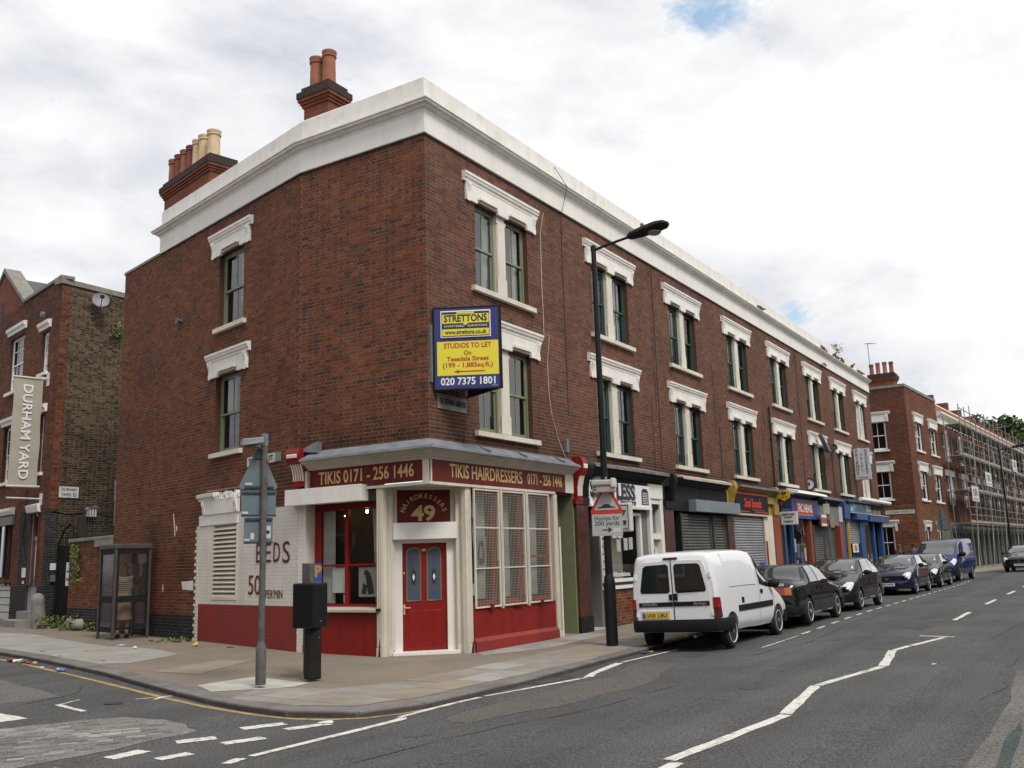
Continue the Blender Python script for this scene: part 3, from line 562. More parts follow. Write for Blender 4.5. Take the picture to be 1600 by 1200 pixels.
# shutter box and window on the side street
B1('shutter_box', FB, 'white_paint', H, (1.45, 3.42, -.1, .22, 2.80, 3.11), bevel=.006)
brickwork(FB, 3.10, 3.266, -.05, 2.80, [], H, bm='brick_white', mortar='mortar_white', rev=0, proud=.0018)
mbx = MB().box(FB, 3.05, 3.10, -.30, .003, .72, 2.80)
build('pier_return', mbx, 'brick_white', H)
for k in range(27): pass
fr_ = build('shop_window', MB().box(FB, 2.88, 3.05, -.31, -.25, .83, 2.80).box(FB, 1.24, 2.88, -.31, -.25, 2.69, 2.80).box(FB, 1.24, 2.88, -.31, -.24, .83, .89).box(FB, 2.16, 2.25, -.31, -.245, .89, 2.69).box(FB, 2.25, 2.88, -.30, -.255, 1.60, 1.64).box(FB, 1.24, 2.16, -.30, -.255, 1.60, 1.64), 'red_gloss', H)
for a, b, z0, z1 in ((2.25, 2.88, .89, 1.60), (2.25, 2.88, 1.64, 2.69), (1.24, 2.16, .89, 1.60), (1.24, 2.16, 1.64, 2.69)):
    build('pane', MB().poly([FB.P(a, -.285, z0), FB.P(b, -.285, z0), FB.P(b, -.285, z1), FB.P(a, -.285, z1)]), 'shop_glass', fr_)
def drape(fr, a0, a1, z0, z1, d, parent, b0=None, b1=None, m='net'):   # gathered curtain; b0,b1 = edges at the foot
    n = max(4, int(abs(a1-a0)/.035)); b0 = a0 if b0 is None else b0; b1 = a1 if b1 is None else b1; pts = []
    for i in range(n+1):
        t = i/n; dd = d+(.022 if i % 2 else -.022)
        pts += [fr.P(b0+(b1-b0)*t, dd, z0), fr.P(a0+(a1-a0)*t, dd, z1)]
    return build('curtain', MB().add(pts, [(2*i, 2*i+2, 2*i+3, 2*i+1) for i in range(n)]), m, parent, smooth=True, angle=80)
drape(FB, 2.62, 2.90, .9, 2.68, -.36, fr_); drape(FB, 1.30, 1.66, .9, 2.68, -.36, fr_, 1.30, 1.58)
nt = B1('notice', FB, 'paper', fr_, (2.27, 2.62, -.30, -.296, 1.10, 1.58)); ps = B1('poster', FB, 'paper_grey', fr_, (1.50, 1.94, -.30, -.296, 1.02, 1.57))
build('print', MB().prism(FB, [(1.56, 1.08), (1.60, 1.3), (1.66, 1.46), (1.74, 1.53), (1.80, 1.50), (1.84, 1.36), (1.84, 1.2), (1.88, 1.08), (1.76, 1.06), (1.74, 1.2), (1.70, 1.06)], -.297, -.293), 'hair_print', ps)
build('print', MB().prism(FB, [(1.74, 1.24), (1.83, 1.27), (1.845, 1.36), (1.80, 1.44), (1.77, 1.42)], -.294, -.290), 'skin_print', ps)
B1('card', FB, 'paper', fr_, (2.30, 2.38, -.36, -.35, .90, 1.07))
B1('stall_riser', FB, 'stall_red', H, (1.245, 3.10, -.3, -.02, .14, .74)); B1('plinth', FB, 'stall_red', H, (1.245, 3.10, -.3, .01, -.1, .14))
build('shop_sill', MB().sprism(FB, [(-.25, .84), (.07, .80), (.07, .755), (-.25, .74)], 1.20, 3.08), 'cream_dull', H)
B1('hinge', FB, 'black_paint', H, (1.14, 1.20, .0, .08, .78, .82))
for a, z in ((2.50, 2.60), (1.95, 2.66)):
    b_ = build('lamp_bulb', MB().lathe([(.0, -.03), (.022, -.02), (.03, 0), (.022, .022), (.012, .035)], FB.P(a, -.55, z-.02), n=10), 'bulb', H, smooth=True); build('lamp_holder', MB().tube([FB.P(a, -.55, z+.015), FB.P(a, -.55, 3.0)], .012), 'black_matt', b_)
# corner posts and entrance on the splayed corner
def post(fr, a0, a1, d0, d1, z0, z1, parent, m='cream'):
    p = B1('pilaster', fr, m, parent, (a0, a1, d0, d1, z0, z1)); w = (a1-a0); mb = MB()
    for k in (0, 1, 2): mb.box(fr, a0+w*(.12+.29*k), a0+w*(.30+.29*k), d1, d1+.012, z0+.22, z1-.1)
    mb.box(fr, a0-.004, a1+.004, d1, d1+.016, z0, z0+.2); build('fluting', mb, m, p); return p
build('corner_post', MB().add([V(q) for q in [(x, y, z) for z in (-.08, 3.03) for x, y in ((0, 1.245), (0, 1.08), (.10, 1.08), (.36, 1.16), (.28, 1.245))]], [(0, 1, 2, 3, 4), (9, 8, 7, 6, 5)]+[(i, (i+1) % 5, (i+1) % 5+5, i+5) for i in range(5)]), 'cream', H)
post(FB, 1.09, 1.235, -.02, .004, -.08, 3.03, H)
post(FC, .16, .30, -.26, -.05, -.07, 3.03, H); post(FC, 1.50, 1.63, -.26, -.05, -.08, 3.03, H)
build('corner_post', MB().add([V(q) for q in [(x, y, z) for z in (-.09, 3.03) for x, y in ((1.12, .10), (1.12, 0), (1.30, 0), (1.36, .3), (1.24, .34))]], [(0, 1, 2, 3, 4), (9, 8, 7, 6, 5)]+[(i, (i+1) % 5, (i+1) % 5+5, i+5) for i in range(5)]), 'cream', H)
post(FR, 1.15, 1.29, -.02, .006, -.09, 3.02, H)
build('scuff', MB().prism(FR, [(1.19, -.05), (1.28, -.06), (1.29, .12), (1.25, .16), (1.22, .08)], .0225, .024), 'litter_dark', H); build('scuff', MB().prism(FB, [(1.14, -.05), (1.20, -.05), (1.17, .18), (1.155, .3)], .0205, .022), 'litter_dark', H)
B1('door_frame', FC, 'white_paint', H, (.33, .49, -.30, -.18, .0, 2.06), (1.34, 1.50, -.30, -.18, .0, 2.06), (.49, 1.34, -.30, -.18, 1.99, 2.06))
B1('shutter_rail', FC, 'cream', H, (.30, .345, -.2, -.10, .05, 2.06), (1.49, 1.535, -.2, -.10, .05, 2.06))
B1('door_step', FC, 'white_paint', H, (.28, 1.54, -.32, .02, -.09, .012), bevel=.006)
dr = B1('entrance_door', FC, 'door_red', H, (.49, 1.34, -.29, -.25, .012, 1.99))
for a0, a1 in ((.58, .84), (.97, 1.23)):
    pts = [(a0, .92), (a1, .92), (a1, 1.80)]+[((a0+a1)/2+(a1-a0)/2*math.cos(t), 1.80+.11*math.sin(t)) for t in np.linspace(.3, math.pi-.3, 7)]+[(a0, 1.80)]
    dg = build('door_light', MB().prism(FC, pts, -.25, -.242), 'door_glass', dr); c = (a0+a1)/2
    build('beading', MB().tube([FC.P(a, -.242, z) for a, z in pts+[pts[0]]], .011, n=4), 'sash_green', dg)
    build('leading', MB().prism(FC, [(c+.045*math.cos(t), 1.36+.15*math.sin(t)) for t in np.linspace(0, 2*math.pi, 17)[:-1]], -.242, -.239), 'ink', dg)
    build('leading', MB().prism(FC, [(c-.025, 1.36), (c, 1.29), (c+.025, 1.36), (c, 1.43)], -.239, -.236), 'paper', dg)
    for q in ((c-.004, c+.004, -.242, -.240, .95, 1.21), (c-.004, c+.004, -.242, -.240, 1.51, 1.86), (a0+.03, a1-.03, -.242, -.2395, 1.66, 1.67), (a0+.03, a1-.03, -.242, -.2395, 1.05, 1.06)): build('leading', MB().box(FC, *q), 'meter_blue', dg)
for a0, a1 in ((.60, .76), (.84, 1.0), (1.08, 1.24)): build('door_panel', MB().box(FC, a0, a1, -.25, -.243, .10, .74), 'door_red', dr, bevel=.006)
build('door_handle', MB().box(FC, .51, .545, -.25, -.235, .68, .86).tube([FC.P(.53, -.24, .80), FC.P(.53, -.19, .80), FC.P(.64, -.19, .80)], .009), 'gold', dr); B1('lock', FC, 'gold', dr, (.515, .54, -.25, -.24, 1.42, 1.46)); B1('door_number', FC, 'gold', dr, (.87, .95, -.25, -.246, 1.84, 1.88))
B1('shutter_box', FC, 'white_paint', H, (.30, 1.51, -.22, .0, 2.06, 2.37), bevel=.006)
pn = B1('name_panel', FC, 'maroon', H, (.40, 1.43, -.27, -.23, 2.37, 3.0)); B1('panel_frame', FC, 'cream', H, (.30, .40, -.29, -.21, 2.37, 3.03), (1.43, 1.50, -.29, -.21, 2.37, 3.03), (.40, 1.43, -.29, -.21, 3.0, 3.03))
ftext(pn, '49', FC, .915, -.226, 2.54, .40, 'gold', fitw=.46, bold=.012)
for i, ch in enumerate('HAIRDRESSERS'):
    t = math.radians(158-136*i/11); c = V((.915, 2.45)); p = (c.x-math.cos(math.pi-t)*-.0, 0)
    a = .915+.44*math.cos(math.pi-t)*1; z = 2.46+.42*math.sin(t); rt = V((0, 0, 1)).cross(FC.d)
    a = .915 + rt.dot(FC.s)*.43*math.cos(t); ang = t-math.pi/2
    r_ = rt*math.cos(ang)+V((0, 0, 1))*math.sin(ang); u_ = -rt*math.sin(ang)+V((0, 0, 1))*math.cos(ang)
    text(pn, ch, FC.P(a, -.226, z), r_, u_, .125, 'gold', bold=.002)
# shop window on the main street with its wire grilles
wf = build('shop_window', MB().box(FR, 1.30, 1.36, -.16, -.08, .75, 3.02).box(FR, 4.26, 4.42, -.16, -.08, .75, 3.02).box(FR, 1.36, 4.26, -.16, -.08, .75, .86).box(FR, 1.36, 4.26, -.16, -.06, 2.93, 3.02).box(FR, 2.16, 2.32, -.16, -.09, .86, 2.93).box(FR, 3.12, 3.30, -.16, -.09, .86, 2.93).box(FR, 3.30, 4.26, -.15, -.10, 1.66, 1.71), 'red_gloss', H)
for a, b in ((1.36, 2.16), (2.32, 3.12), (3.30, 4.26)): build('pane', MB().poly([FR.P(a, -.13, .86), FR.P(b, -.13, .86), FR.P(b, -.13, 2.93), FR.P(a, -.13, 2.93)]), 'shop_glass', wf)
for q in ((1.72, 2.14), (2.60, 3.04), (3.55, 4.1)): drape(FR, q[0], q[1], .9, 2.93, -.26, wf, q[0]+.05, q[1]-.03)
for a, b, z0, z1, m in ((1.66, 2.02, 1.5, 2.1, 'paper_grey'), (2.36, 2.60, 1.62, 2.0, 'paper'), (1.37, 1.5, 1.2, 1.55, 'paper'), (1.55, 1.75, 2.45, 2.75, 'paper_grey'), (3.46, 3.66, 2.35, 2.75, 'paper_grey'), (1.52, 1.66, .98, 1.2, 'paper'), (2.40, 2.58, 1.3, 1.55, 'hair_print')): B1('poster', FR, m, wf, (a, b, -.16, -.156, z0, z1))
build('print', MB().prism(FR, [(1.74, 1.55), (1.72, 1.8), (1.80, 2.0), (1.90, 2.0), (1.96, 1.8), (1.95, 1.55)], -.156, -.153), 'hair_print', wf); build('print', MB().prism(FR, [(1.79, 1.68), (1.79, 1.85), (1.84, 1.92), (1.89, 1.85), (1.88, 1.68)], -.153, -.150), 'skin_print', wf)
for a, b in ((1.33, 2.21), (2.30, 3.18), (3.29, 4.19)):
    g_ = build('window_grille', MB().box(FR, a, a+.03, .03, .06, .74, 3.0).box(FR, b-.03, b, .03, .06, .74, 3.0).box(FR, a+.03, b-.03, .03, .06, .74, .77).box(FR, a+.03, b-.03, .03, .06, 2.97, 3.0).box(FR, a+.03, b-.03, .03, .06, 1.47, 1.495).box(FR, a+.03, b-.03, .03, .06, 2.24, 2.265), 'cream', H)
    mb = MB(); n = 17
    for k in range(1, n): x = a+(b-a)*k/n; mb.box(FR, x-.0022, x+.0022, .038, .043, .77, 2.97)
    for k in range(1, 44): z = .77+k*.05; mb.box(FR, a+.03, b-.03, .043, .048, z-.0022, z+.0022)
    build('wire_mesh', mb, 'cream_dull', g_, kind='stuff')
build('grille_fixing', MB().box(FR, 2.225, 2.285, .01, .07, .70, 3.04).box(FR, 3.205, 3.265, .01, .07, .70, 3.04), 'cream_dull', H); build('grille_catch', MB().box(FR, 1.80, 1.90, .03, .09, .70, .80).box(FR, 2.70, 3.0, .02, .07, .71, .745).box(FR, 3.7, 3.78, .03, .09, .71, .78), 'maroon', H)
B1('stall_riser', FR, 'stall_red', H, (1.30, 4.38, -.16, .02, .16, .745)); build('plinth', MB().sprism(FR, [(-.1, .2), (.02, .2), (.07, .13), (.09, -.15), (-.1, -.15)], 1.30, 4.42), 'red_brickpaint', H)
post(FR, 4.42, 4.58, -.2, .03, -.1, 3.02, H); build('waste_pipe', MB().tube([FR.P(4.60, .06, 2.3), FR.P(4.60, .06, -.08)], .022), 'white_paint', H)
# green side door in its recess
B1('door_recess', FR, 'door_green', H, (5.34, 5.40, -.38, .0, -.08, 3.06), (4.58, 5.34, -.40, -.36, 2.98, 3.06), (4.56, 4.62, -.38, -.02, -.08, 3.06))
gd = B1('side_door', FR, 'door_green', H, (4.62, 5.34, -.40, -.36, -.02, 2.06)); B1('door_head', FR, 'door_green', H, (4.62, 5.34, -.40, -.34, 2.06, 2.16)); B1('transom_frame', FR, 'door_green', H, (4.62, 4.76, -.40, -.35, 2.16, 2.98), (5.2, 5.34, -.40, -.35, 2.16, 2.98), (4.76, 5.2, -.40, -.35, 2.9, 2.98))
build('pane', MB().poly([FR.P(4.76, -.38, 2.16), FR.P(5.2, -.38, 2.16), FR.P(5.2, -.38, 2.9), FR.P(4.76, -.38, 2.9)]), 'door_glass', H)
B1('door_panel', FR, 'door_green', gd, (4.70, 4.94, -.36, -.35, .2, .95), (5.02, 5.26, -.36, -.35, .2, .95), (4.70, 5.26, -.36, -.35, 1.15, 1.9), bevel=.006); B1('letter_box', FR, 'galv', gd, (4.84, 5.12, -.36, -.348, 1.0, 1.07))
B1('door_sill', FR, 'stone', H, (4.58, 5.34, -.4, .02, -.12, -.03))
build('room', MB().box(W, .8, 4.5, 1.45, 2.95, -.05, 2.99), 'room', H); build('room', MB().box(W, 1.75, 4.5, .45, 1.44, -.05, 2.99), 'room', H)
B1('alarm_box', FR, 'grey_paint', H, (5.02, 5.14, 0, .10, 3.98, 4.28), bevel=.01)
build('air_vent', MB().lathe([(.06, 0), (.06, .10), (.09, .11), (.09, .13)], FA.P(5.55, 0, 7.72), AN), 'pole_grey', H, smooth=True)
build('paint_splash', MB().prism(FA, [(5.62, 2.97), (5.58, 2.95), (5.50, 2.7), (5.46, 2.45), (5.50, 2.4), (5.53, 2.6)], .009, .0105).prism(FA, [(5.42, 2.68), (5.36, 2.62), (5.38, 2.52), (5.42, 2.55)], .009, .0105).prism(FA, [(6.05, 1.32), (6.0, 1.25), (6.03, 1.10), (6.07, 1.16)], .009, .0105), 'white_paint', H)
build('paint_patch', MB().prism(FA, [(5.05, 1.36), (4.45, 1.38), (4.44, 1.16), (4.98, 1.18)], .0095, .011), 'stucco_worn', H)
build('cable', MB().tube([FR.P(4.28, .14, 9.45)]+[FR.P(4.28+.01*math.sin(k), .03, 9.3-k*.3) for k in range(1, 10)]+[FR.P(4.3, .16, 6.55), FR.P(4.4, .03, 6.0), FR.P(4.42, .03, 5.2), FR.P(4.5, .03, 4.8), FR.P(4.8, .03, 4.2), FR.P(4.95, .1, 3.85)], .007, n=5), 'wire_white', H)
build('cable', MB().tube([FR.P(5.1, .02, 10.9), FR.P(5.28, .25, 10.4), FR.P(5.30, .05, 9.75)]+[FR.P(5.31, .02, 9.7-k*.6) for k in range(1, 9)], .008, n=5), 'litter_dark', H)
# ---------------------------------------------------------------- the other houses of the terrace
HL = [None, 'terraced house over the black and white dry cleaners shop', 'terraced house with dark weathered roller shutter and black shopfront', 'terraced house with yellow shop consoles, silver roller shutter and red lettered black sign',
      'terraced house over the bright blue newsagents with red name panel', 'terraced house with grey fascia, closed shutters and orange brick pilaster', 'terraced house with blue grocery shopfront and white awning tube',
      'last terraced house of the brick row, at the side street end']
CUR = [None, (([(.0, .3, 0, 1)], [(.0, 1, 0, 1)]), ([(0, 1, 0, 1)], [(0, .55, 0, 1)])), (([(0, .4, .45, 1)], [(.1, .6, 0, 1)]), ([(0, .35, .4, 1)], [(.3, .8, .3, 1)])), (([(0, .5, 0, 1)], [(0, .5, .0, 1)]), ([(0, .45, 0, 1)], [(0, .3, 0, 1)])),
       (([(0, .6, 0, 1)], [(0, .5, 0, 1)]), ([(0, .5, .0, 1)], [(0, 1, 0, 1)])), (([(0, .7, 0, 1)], [(0, .5, .3, 1)]), ([(0, 1, .5, 1)], [(0, .5, 0, 1)])), (([(0, .6, 0, 1)], None), (None, [(0, 1, .4, 1)])), (([(0, 1, 0, 1)], [(0, 1, 0, 1)]), ([(0, 1, .1, 1)], [(0, 1, .3, 1)]))]
HOUSE = [H]
for i in range(1, 8):
    a0, a1 = BX[i], BX[i+1]; c = WC[i]
    h = thing('terraced_house', HL[i], 'house', ((a0+a1)/2, 0, 0), 'houses of the brick terrace'); HOUSE.append(h)
    brickwork(FR, a0, a1, 3.80, ZF0, [(c-1.03, c+1.03, *UZ), (c-1.03, c+1.03, *LZ)], h, 'row', soot=soot_main)
    cm = 'teal' if i < 7 else 'sash_white'
    pair_window(FR, c, *UZ, h, cm, CUR[i][0]); pair_window(FR, c, *LZ, h, cm, CUR[i][1], rail=4.85 if i in (5, 6) else None)
    crown_of_wall([(a0, 0), (a1, 0)], h)
    build('roof', MB().poly([V((a0, .1, 10.42)), V((a1, .1, 10.42)), V((a1, 9.5, 10.42)), V((a0, 9.5, 10.42))]), 'roof_felt', h)
    build('party_wall', MB().box(W, a1-.12, a1+.12, .3, 9, 10.42, 10.98) if i < 7 else MB().box(W, a1-.25, a1-.004, .004, 9.5, 0, 10.40), 'reveal_brick', h)
    build('room', MB().box(W, a0+.02, a1-.3, .75, 3, -.05, 3.79), 'room', h); build('beam', MB().box(FR, a0, a1, -.22, -.003, 3.50, 3.82), 'soot', h)
    for k in range(random.choice((0, 1, 2, 2))):
        x = a1-.25-.3*k; z0 = random.choice((3.9, 4.1, 5.6)); z1 = z0+random.choice((1.4, 2.0, 2.4)); build('stain', MB().prism(FR, [(x, z0), (x+.05, z0), (x+.04, z1), (x+.01, z1)], .009, .011), 'stain_dark', h)
build('corner_wall', MB().poly([V((38.632, 0, 0)), V((38.632, 9.5, 0)), V((38.632, 9.5, 10.3)), V((38.632, 0, 10.3))]), 'reveal_brick', HOUSE[7])
for x, z0, z1 in ((18.95+1.6, 3.9, 6.9),): build('drain_pipe', MB().tube([FR.P(x, .06, z0), FR.P(x, .06, z1)], .028).tube([FR.P(x, .02, 5.7), FR.P(x-.12, .09, 5.75)], .025), 'black_matt', HOUSE[3])
build('cable', MB().tube([FR.P(10.55, .015, 9.75), FR.P(10.55, .015, 4.0)], .012, n=4), 'litter_dark', HOUSE[2]); build('cable', MB().tube([FR.P(15.3, .015, 5.6), FR.P(15.3, .015, 4.0)], .014, n=4), 'litter_dark', HOUSE[2])
build('cable', MB().tube([FR.P(24.8, .015, 9.75), FR.P(24.8, .015, 3.9)], .012, n=4), 'litter_dark', HOUSE[4]); build('cable', MB().tube([FR.P(29.4, .02, 6.3), FR.P(29.4, .02, 3.9)], .014, n=4), 'litter_dark', HOUSE[5])
def topcornice(h, a0, a1, m, lm, zt=3.86, zb=3.56, d=.28):
    c = build('shop_cornice', MB().sprism(FR, [(0, zb), (.05, zb), (.10, zb+.06), (d-.08, zb+.12), (d-.03, zb+.18), (d-.03, zb+.20), (0, zb+.22)], a0, a1), m, h)
    n = max(2, int((a1-a0)/.9)); mb = MB()
    for k in range(n):
        e0 = a0+(a1-a0)*k/n; e1 = a0+(a1-a0)*(k+1)/n-.01; j = random.uniform(-.02, .025)
        mb.sprism(FR, [(0, zb+.235), (d-.02, zb+.205), (d, zb+.16), (d+.02, zb+.16), (d+.02+j*.3, zb+.225), (.05, zt+j), (0, zt+j)], e0, e1)
    build('lead_flashing', mb, lm, c)
def shutter(h, a0, a1, z0, z1, d, m, guide=True):
    s = B1('roller_shutter', FR, m, h, (a0, a0+.06, d-.05, d+.04, z0, z1), (a1-.06, a1, d-.05, d+.04, z0, z1), (a0+.06, a1-.06, d-.04, d-.03, z0, z1))
    me = None; n = int((z1-z0)/.085); o0 = rootloc(h)
    for k in range(n):
        if me is None:
            mm = MB().sprism(FR.at(a0+.06, d, 0), [(-.03, 0), (.0, .004), (.014, .03), (.010, .06), (-.012, .081), (-.03, .083)], 0, a1-a0-.12)
            me = bpy.data.meshes.new('slat'); me.from_pydata([tuple(V(v)-FR.at(a0+.06, d, 0).o) for v in mm.v], [], mm.f); me.materials.append(M[m]); fixn(me)
        o = bpy.data.objects.new('slat', me); COL.objects.link(o); o.parent = s; o.location = FR.P(a0+.06, d, z0+.085*k+random.uniform(-.003, .003))-o0
    return s
# --- dry cleaners
h = HOUSE[1]
topcornice(h, 6.02, 10.35, 'black_matt', 'lead_dark')
console(FR, 5.41, 5.67, 2.98, 3.92, .27, 'red_gloss', 'white_paint', h); console(FR, 5.69, 5.97, 2.98, 3.92, .27, 'black_paint', 'soot', h)
pl = B1('pilaster', FR, 'brown_glaze', h, (5.405, 5.98, -.3, .06, .32, 2.90)); B1('plinth', FR, 'black_matt', h, (5.405, 6.0, -.3, .075, -.12, .32)); mb = MB()
for k in range(34):
    for q in range(3): mb.box(FR, 5.405+q*.19+.004, 5.405+(q+1)*.19-.004, .06, .064, .33+k*.075, .33+k*.075+.067)
build('glazed_brick', mb, 'brown_glaze', pl, kind='stuff'); B1('capital', FR, 'red_gloss', h, (5.34, 5.67, 0, .10, 2.84, 2.95)); B1('capital', FR, 'black_paint', h, (5.67, 6.0, 0, .10, 2.84, 2.95))
B1('fascia_back', FR, 'black_matt', h, (5.98, 10.62, -.2, .0, 2.87, 3.60))
sb = B1('shop_fascia', FR, 'sign_white', h, (6.02, 9.42, 0, .10, 2.86, 3.42), bevel=.01)
B1('fascia_frame', FR, 'white_paint', h, (6.0, 9.45, .0, .13, 2.80, 2.86)); B1('fascia_panel', FR, 'white_paint', h, (9.46, 10.34, 0, .06, 3.12, 3.50))
ftext(sb, 'SPOTLESS', FR, 7.26, .105, 3.19, .52, 'ink', fitw=2.45, bold=.022); ftext(sb, 'SPOTLESS', FR, 7.30, .1025, 3.155, .52, 'paper_grey', fitw=2.45, bold=.03); ftext(sb, 'Dry Cleaners', FR, 7.65, .105, 2.95, .20, 'ink', fitw=1.7, bold=.006, shear=.25)
build('print', MB().prism(FR, [(8.88, 2.92), (9.30, 2.92), (9.30, 3.25), (9.22, 3.34), (8.96, 3.34), (8.88, 3.25)], .10, .104), 'ink', sb)
mb = MB()
for k in range(7): mb.box(FR, 8.93, 9.25, .104, .107, 2.95+k*.045, 2.965+k*.045)
build('print', mb, 'sign_white', sb)
B1('doorway', FR, 'grey_paint', h, (5.98, 6.04, -.7, .0, -.05, 2.87), (6.58, 6.66, -.7, .0, -.05, 2.87), (6.04, 6.58, -.74, -.7, -.05, 2.87)); B1('doorway_step', FR, 'concrete_pale', h, (6.0, 6.66, -.72, .02, -.1, .02))
d_ = B1('shop_door', FR, 'black_matt', h, (6.06, 6.56, -.69, -.64, .04, 2.1)); build('pane', MB().poly([FR.P(6.14, -.635, .9), FR.P(6.48, -.635, .9), FR.P(6.48, -.635, 1.95), FR.P(6.14, -.635, 1.95)]), 'pane', d_)
sw = B1('shop_window', FR, 'white_paint', h, (6.68, 6.76, -.14, -.02, .92, 2.72), (8.95, 9.05, -.14, -.02, .92, 2.72), (6.76, 8.95, -.14, -.02, 2.64, 2.72), (6.76, 8.95, -.14, .03, 1.02, 1.10))
build('pane', MB().poly([FR.P(6.76, -.08, 1.1), FR.P(8.95, -.08, 1.1), FR.P(8.95, -.08, 2.64), FR.P(6.76, -.08, 2.64)]), 'shop_glass', sw); B1('backdrop', FR, 'cream_dull', sw, (6.7, 9.0, -.62, -.6, .9, 2.8))
for i_, (a, z) in enumerate(((7.7, 1.75), (8.1, 1.78), (8.4, 1.80))): B1('notice', FR, 'paper', sw, (a, a+.22, -.10, -.096, z, z+.30))
ftext(sw, '8am-6pm', FR, 7.72, -.07, 2.12, .14, 'sign_white', fitw=.55); ftext(sw, 'Alterations', FR, 7.85, -.07, 1.20, .17, 'sign_white', fitw=.95)
for k, ch in enumerate('SPOTLESS'): ftext(sw, ch, FR, 6.90, -.07, 2.50-k*.18, .15, 'sign_white', bold=.003)
B1('band', FR, 'dark_blue', sw, (6.68, 9.05, -.14, .0, .94, 1.02)); B1('shop_sill', FR, 'white_paint', h, (6.64, 9.1, -.14, .06, .86, .94))
brickwork(FR, 6.66, 9.44, -.1, .86, [], h, 'low', rev=0, wname='stall_riser')
B1('pilaster', FR, 'white_paint', h, (9.44, 9.62, -.2, .04, -.05, 3.12), (10.16, 10.36, -.2, .04, -.05, 3.12), (9.62, 10.16, -.2, .02, 2.05, 2.2), (9.62, 10.16, -.2, .02, 2.98, 3.12)); gd = B1('side_door', FR, 'white_paint', h, (9.62, 10.16, -.18, -.14, 0, 2.05)); B1('door_panel', FR, 'dark_blue', gd, (9.72, 10.06, -.14, -.13, .9, 1.8)); build('pane', MB().poly([FR.P(9.62, -.12, 2.2), FR.P(10.16, -.12, 2.2), FR.P(10.16, -.12, 2.98), FR.P(9.62, -.12, 2.98)]), 'pane', h)
B1('window_side', FR, 'grey_paint', h, (9.05, 9.44, -.2, -.04, .86, 2.82))
# --- dark shutter shop
h = HOUSE[2]
topcornice(h, 11.36, 15.3, 'soot', 'cream_dull')
B1('pilaster', FR, 'brown_glaze', h, (10.38, 11.0, -.3, .07, .3, 2.95)); B1('plinth', FR, 'black_matt', h, (10.36, 11.02, -.3, .09, -.1, .3)); B1('capital', FR, 'soot', h, (10.42, 11.04, 0, .12, 2.88, 3.08)); console(FR, 11.0, 11.2, 3.05, 3.86, .16, 'soot', 'black_paint', h)
B1('shop_fascia', FR, 'soot', h, (11.0, 13.2, -.2, .02, 2.85, 3.58), (13.22, 15.5, -.2, .02, 2.85, 3.58)); B1('shutter_box', FR, 'steel_box', h, (12.25, 16.0, .02, .26, 2.84, 3.18), bevel=.008)
B1('doorway', FR, 'soot', h, (11.0, 11.06, -.5, .0, -.05, 2.85), (11.62, 11.7, -.5, .0, -.05, 2.85), (11.06, 11.62, -.5, -.45, 0, 2.85))
shutter(h, 11.7, 14.05, -.02, 2.80, -.05, 'shutter_dark'); shutter(h, 14.2, 15.3, -.02, 2.80, -.05, 'shutter_dark'); B1('guide', FR, 'black_matt', h, (14.05, 14.2, -.1, .0, -.05, 2.84))
B1('pilaster', FR, 'brown_glaze', h, (15.3, 15.5, -.3, .06, -.05, 2.84))
# --- yellow and silver shop
h = HOUSE[3]
topcornice(h, 16.1, 20.5, 'yellow_paint', 'lead_dark', zb=3.58); console(FR, 15.72, 16.0, 3.0, 3.92, .22, 'yellow_paint', 'yellow_paint', h); console(FR, 20.22, 20.48, 3.05, 3.92, .22, 'yellow_paint', 'yellow_paint', h)
B1('pilaster', FR, 'brown_glaze', h, (15.5, 15.86, -.3, .06, -.05, 2.84)); sg = B1('shop_fascia', FR, 'soot', h, (16.05, 19.35, 0, .12, 2.90, 3.56)); B1('fascia_frame', FR, 'neon_red', sg, (16.03, 19.38, .0, .13, 3.53, 3.58)); B1('fascia_frame', FR, 'cream_dull', sg, (16.0, 19.4, .0, .13, 2.84, 2.90))
ftext(sg, 'Soul Sounds', FR, 17.7, .125, 3.24, .40, 'neon_red', fitw=1.75, bold=.012, shear=.2); B1('print', FR, 'neon_red', sg, (17.6, 18.9, .12, .124, 3.03, 3.05), (16.2, 17.3, .12, .124, 2.95, 2.985), (17.9, 19.25, .12, .124, 2.95, 2.99))
B1('fascia_back', FR, 'yellow_paint', h, (15.5, 20.22, -.2, .0, 2.84, 3.6)); B1('fascia_block', FR, 'yellow_paint', h, (19.4, 20.55, 0, .10, 3.3, 3.55), (20.1, 20.6, 0, .12, 2.92, 3.3))
shutter(h, 15.86, 18.98, -.02, 2.82, .0, 'steel_shutter'); B1('pilaster', FR, 'cream', h, (19.02, 20.0, -.2, .04, -.05, 2.90)); B1('pipe', FR, 'orange_red', h, (19.05, 19.12, .04, .09, 0, 2.0)); B1('print', FR, 'blue_sign', h, (18.3, 18.8, .02, .024, .95, 1.3))
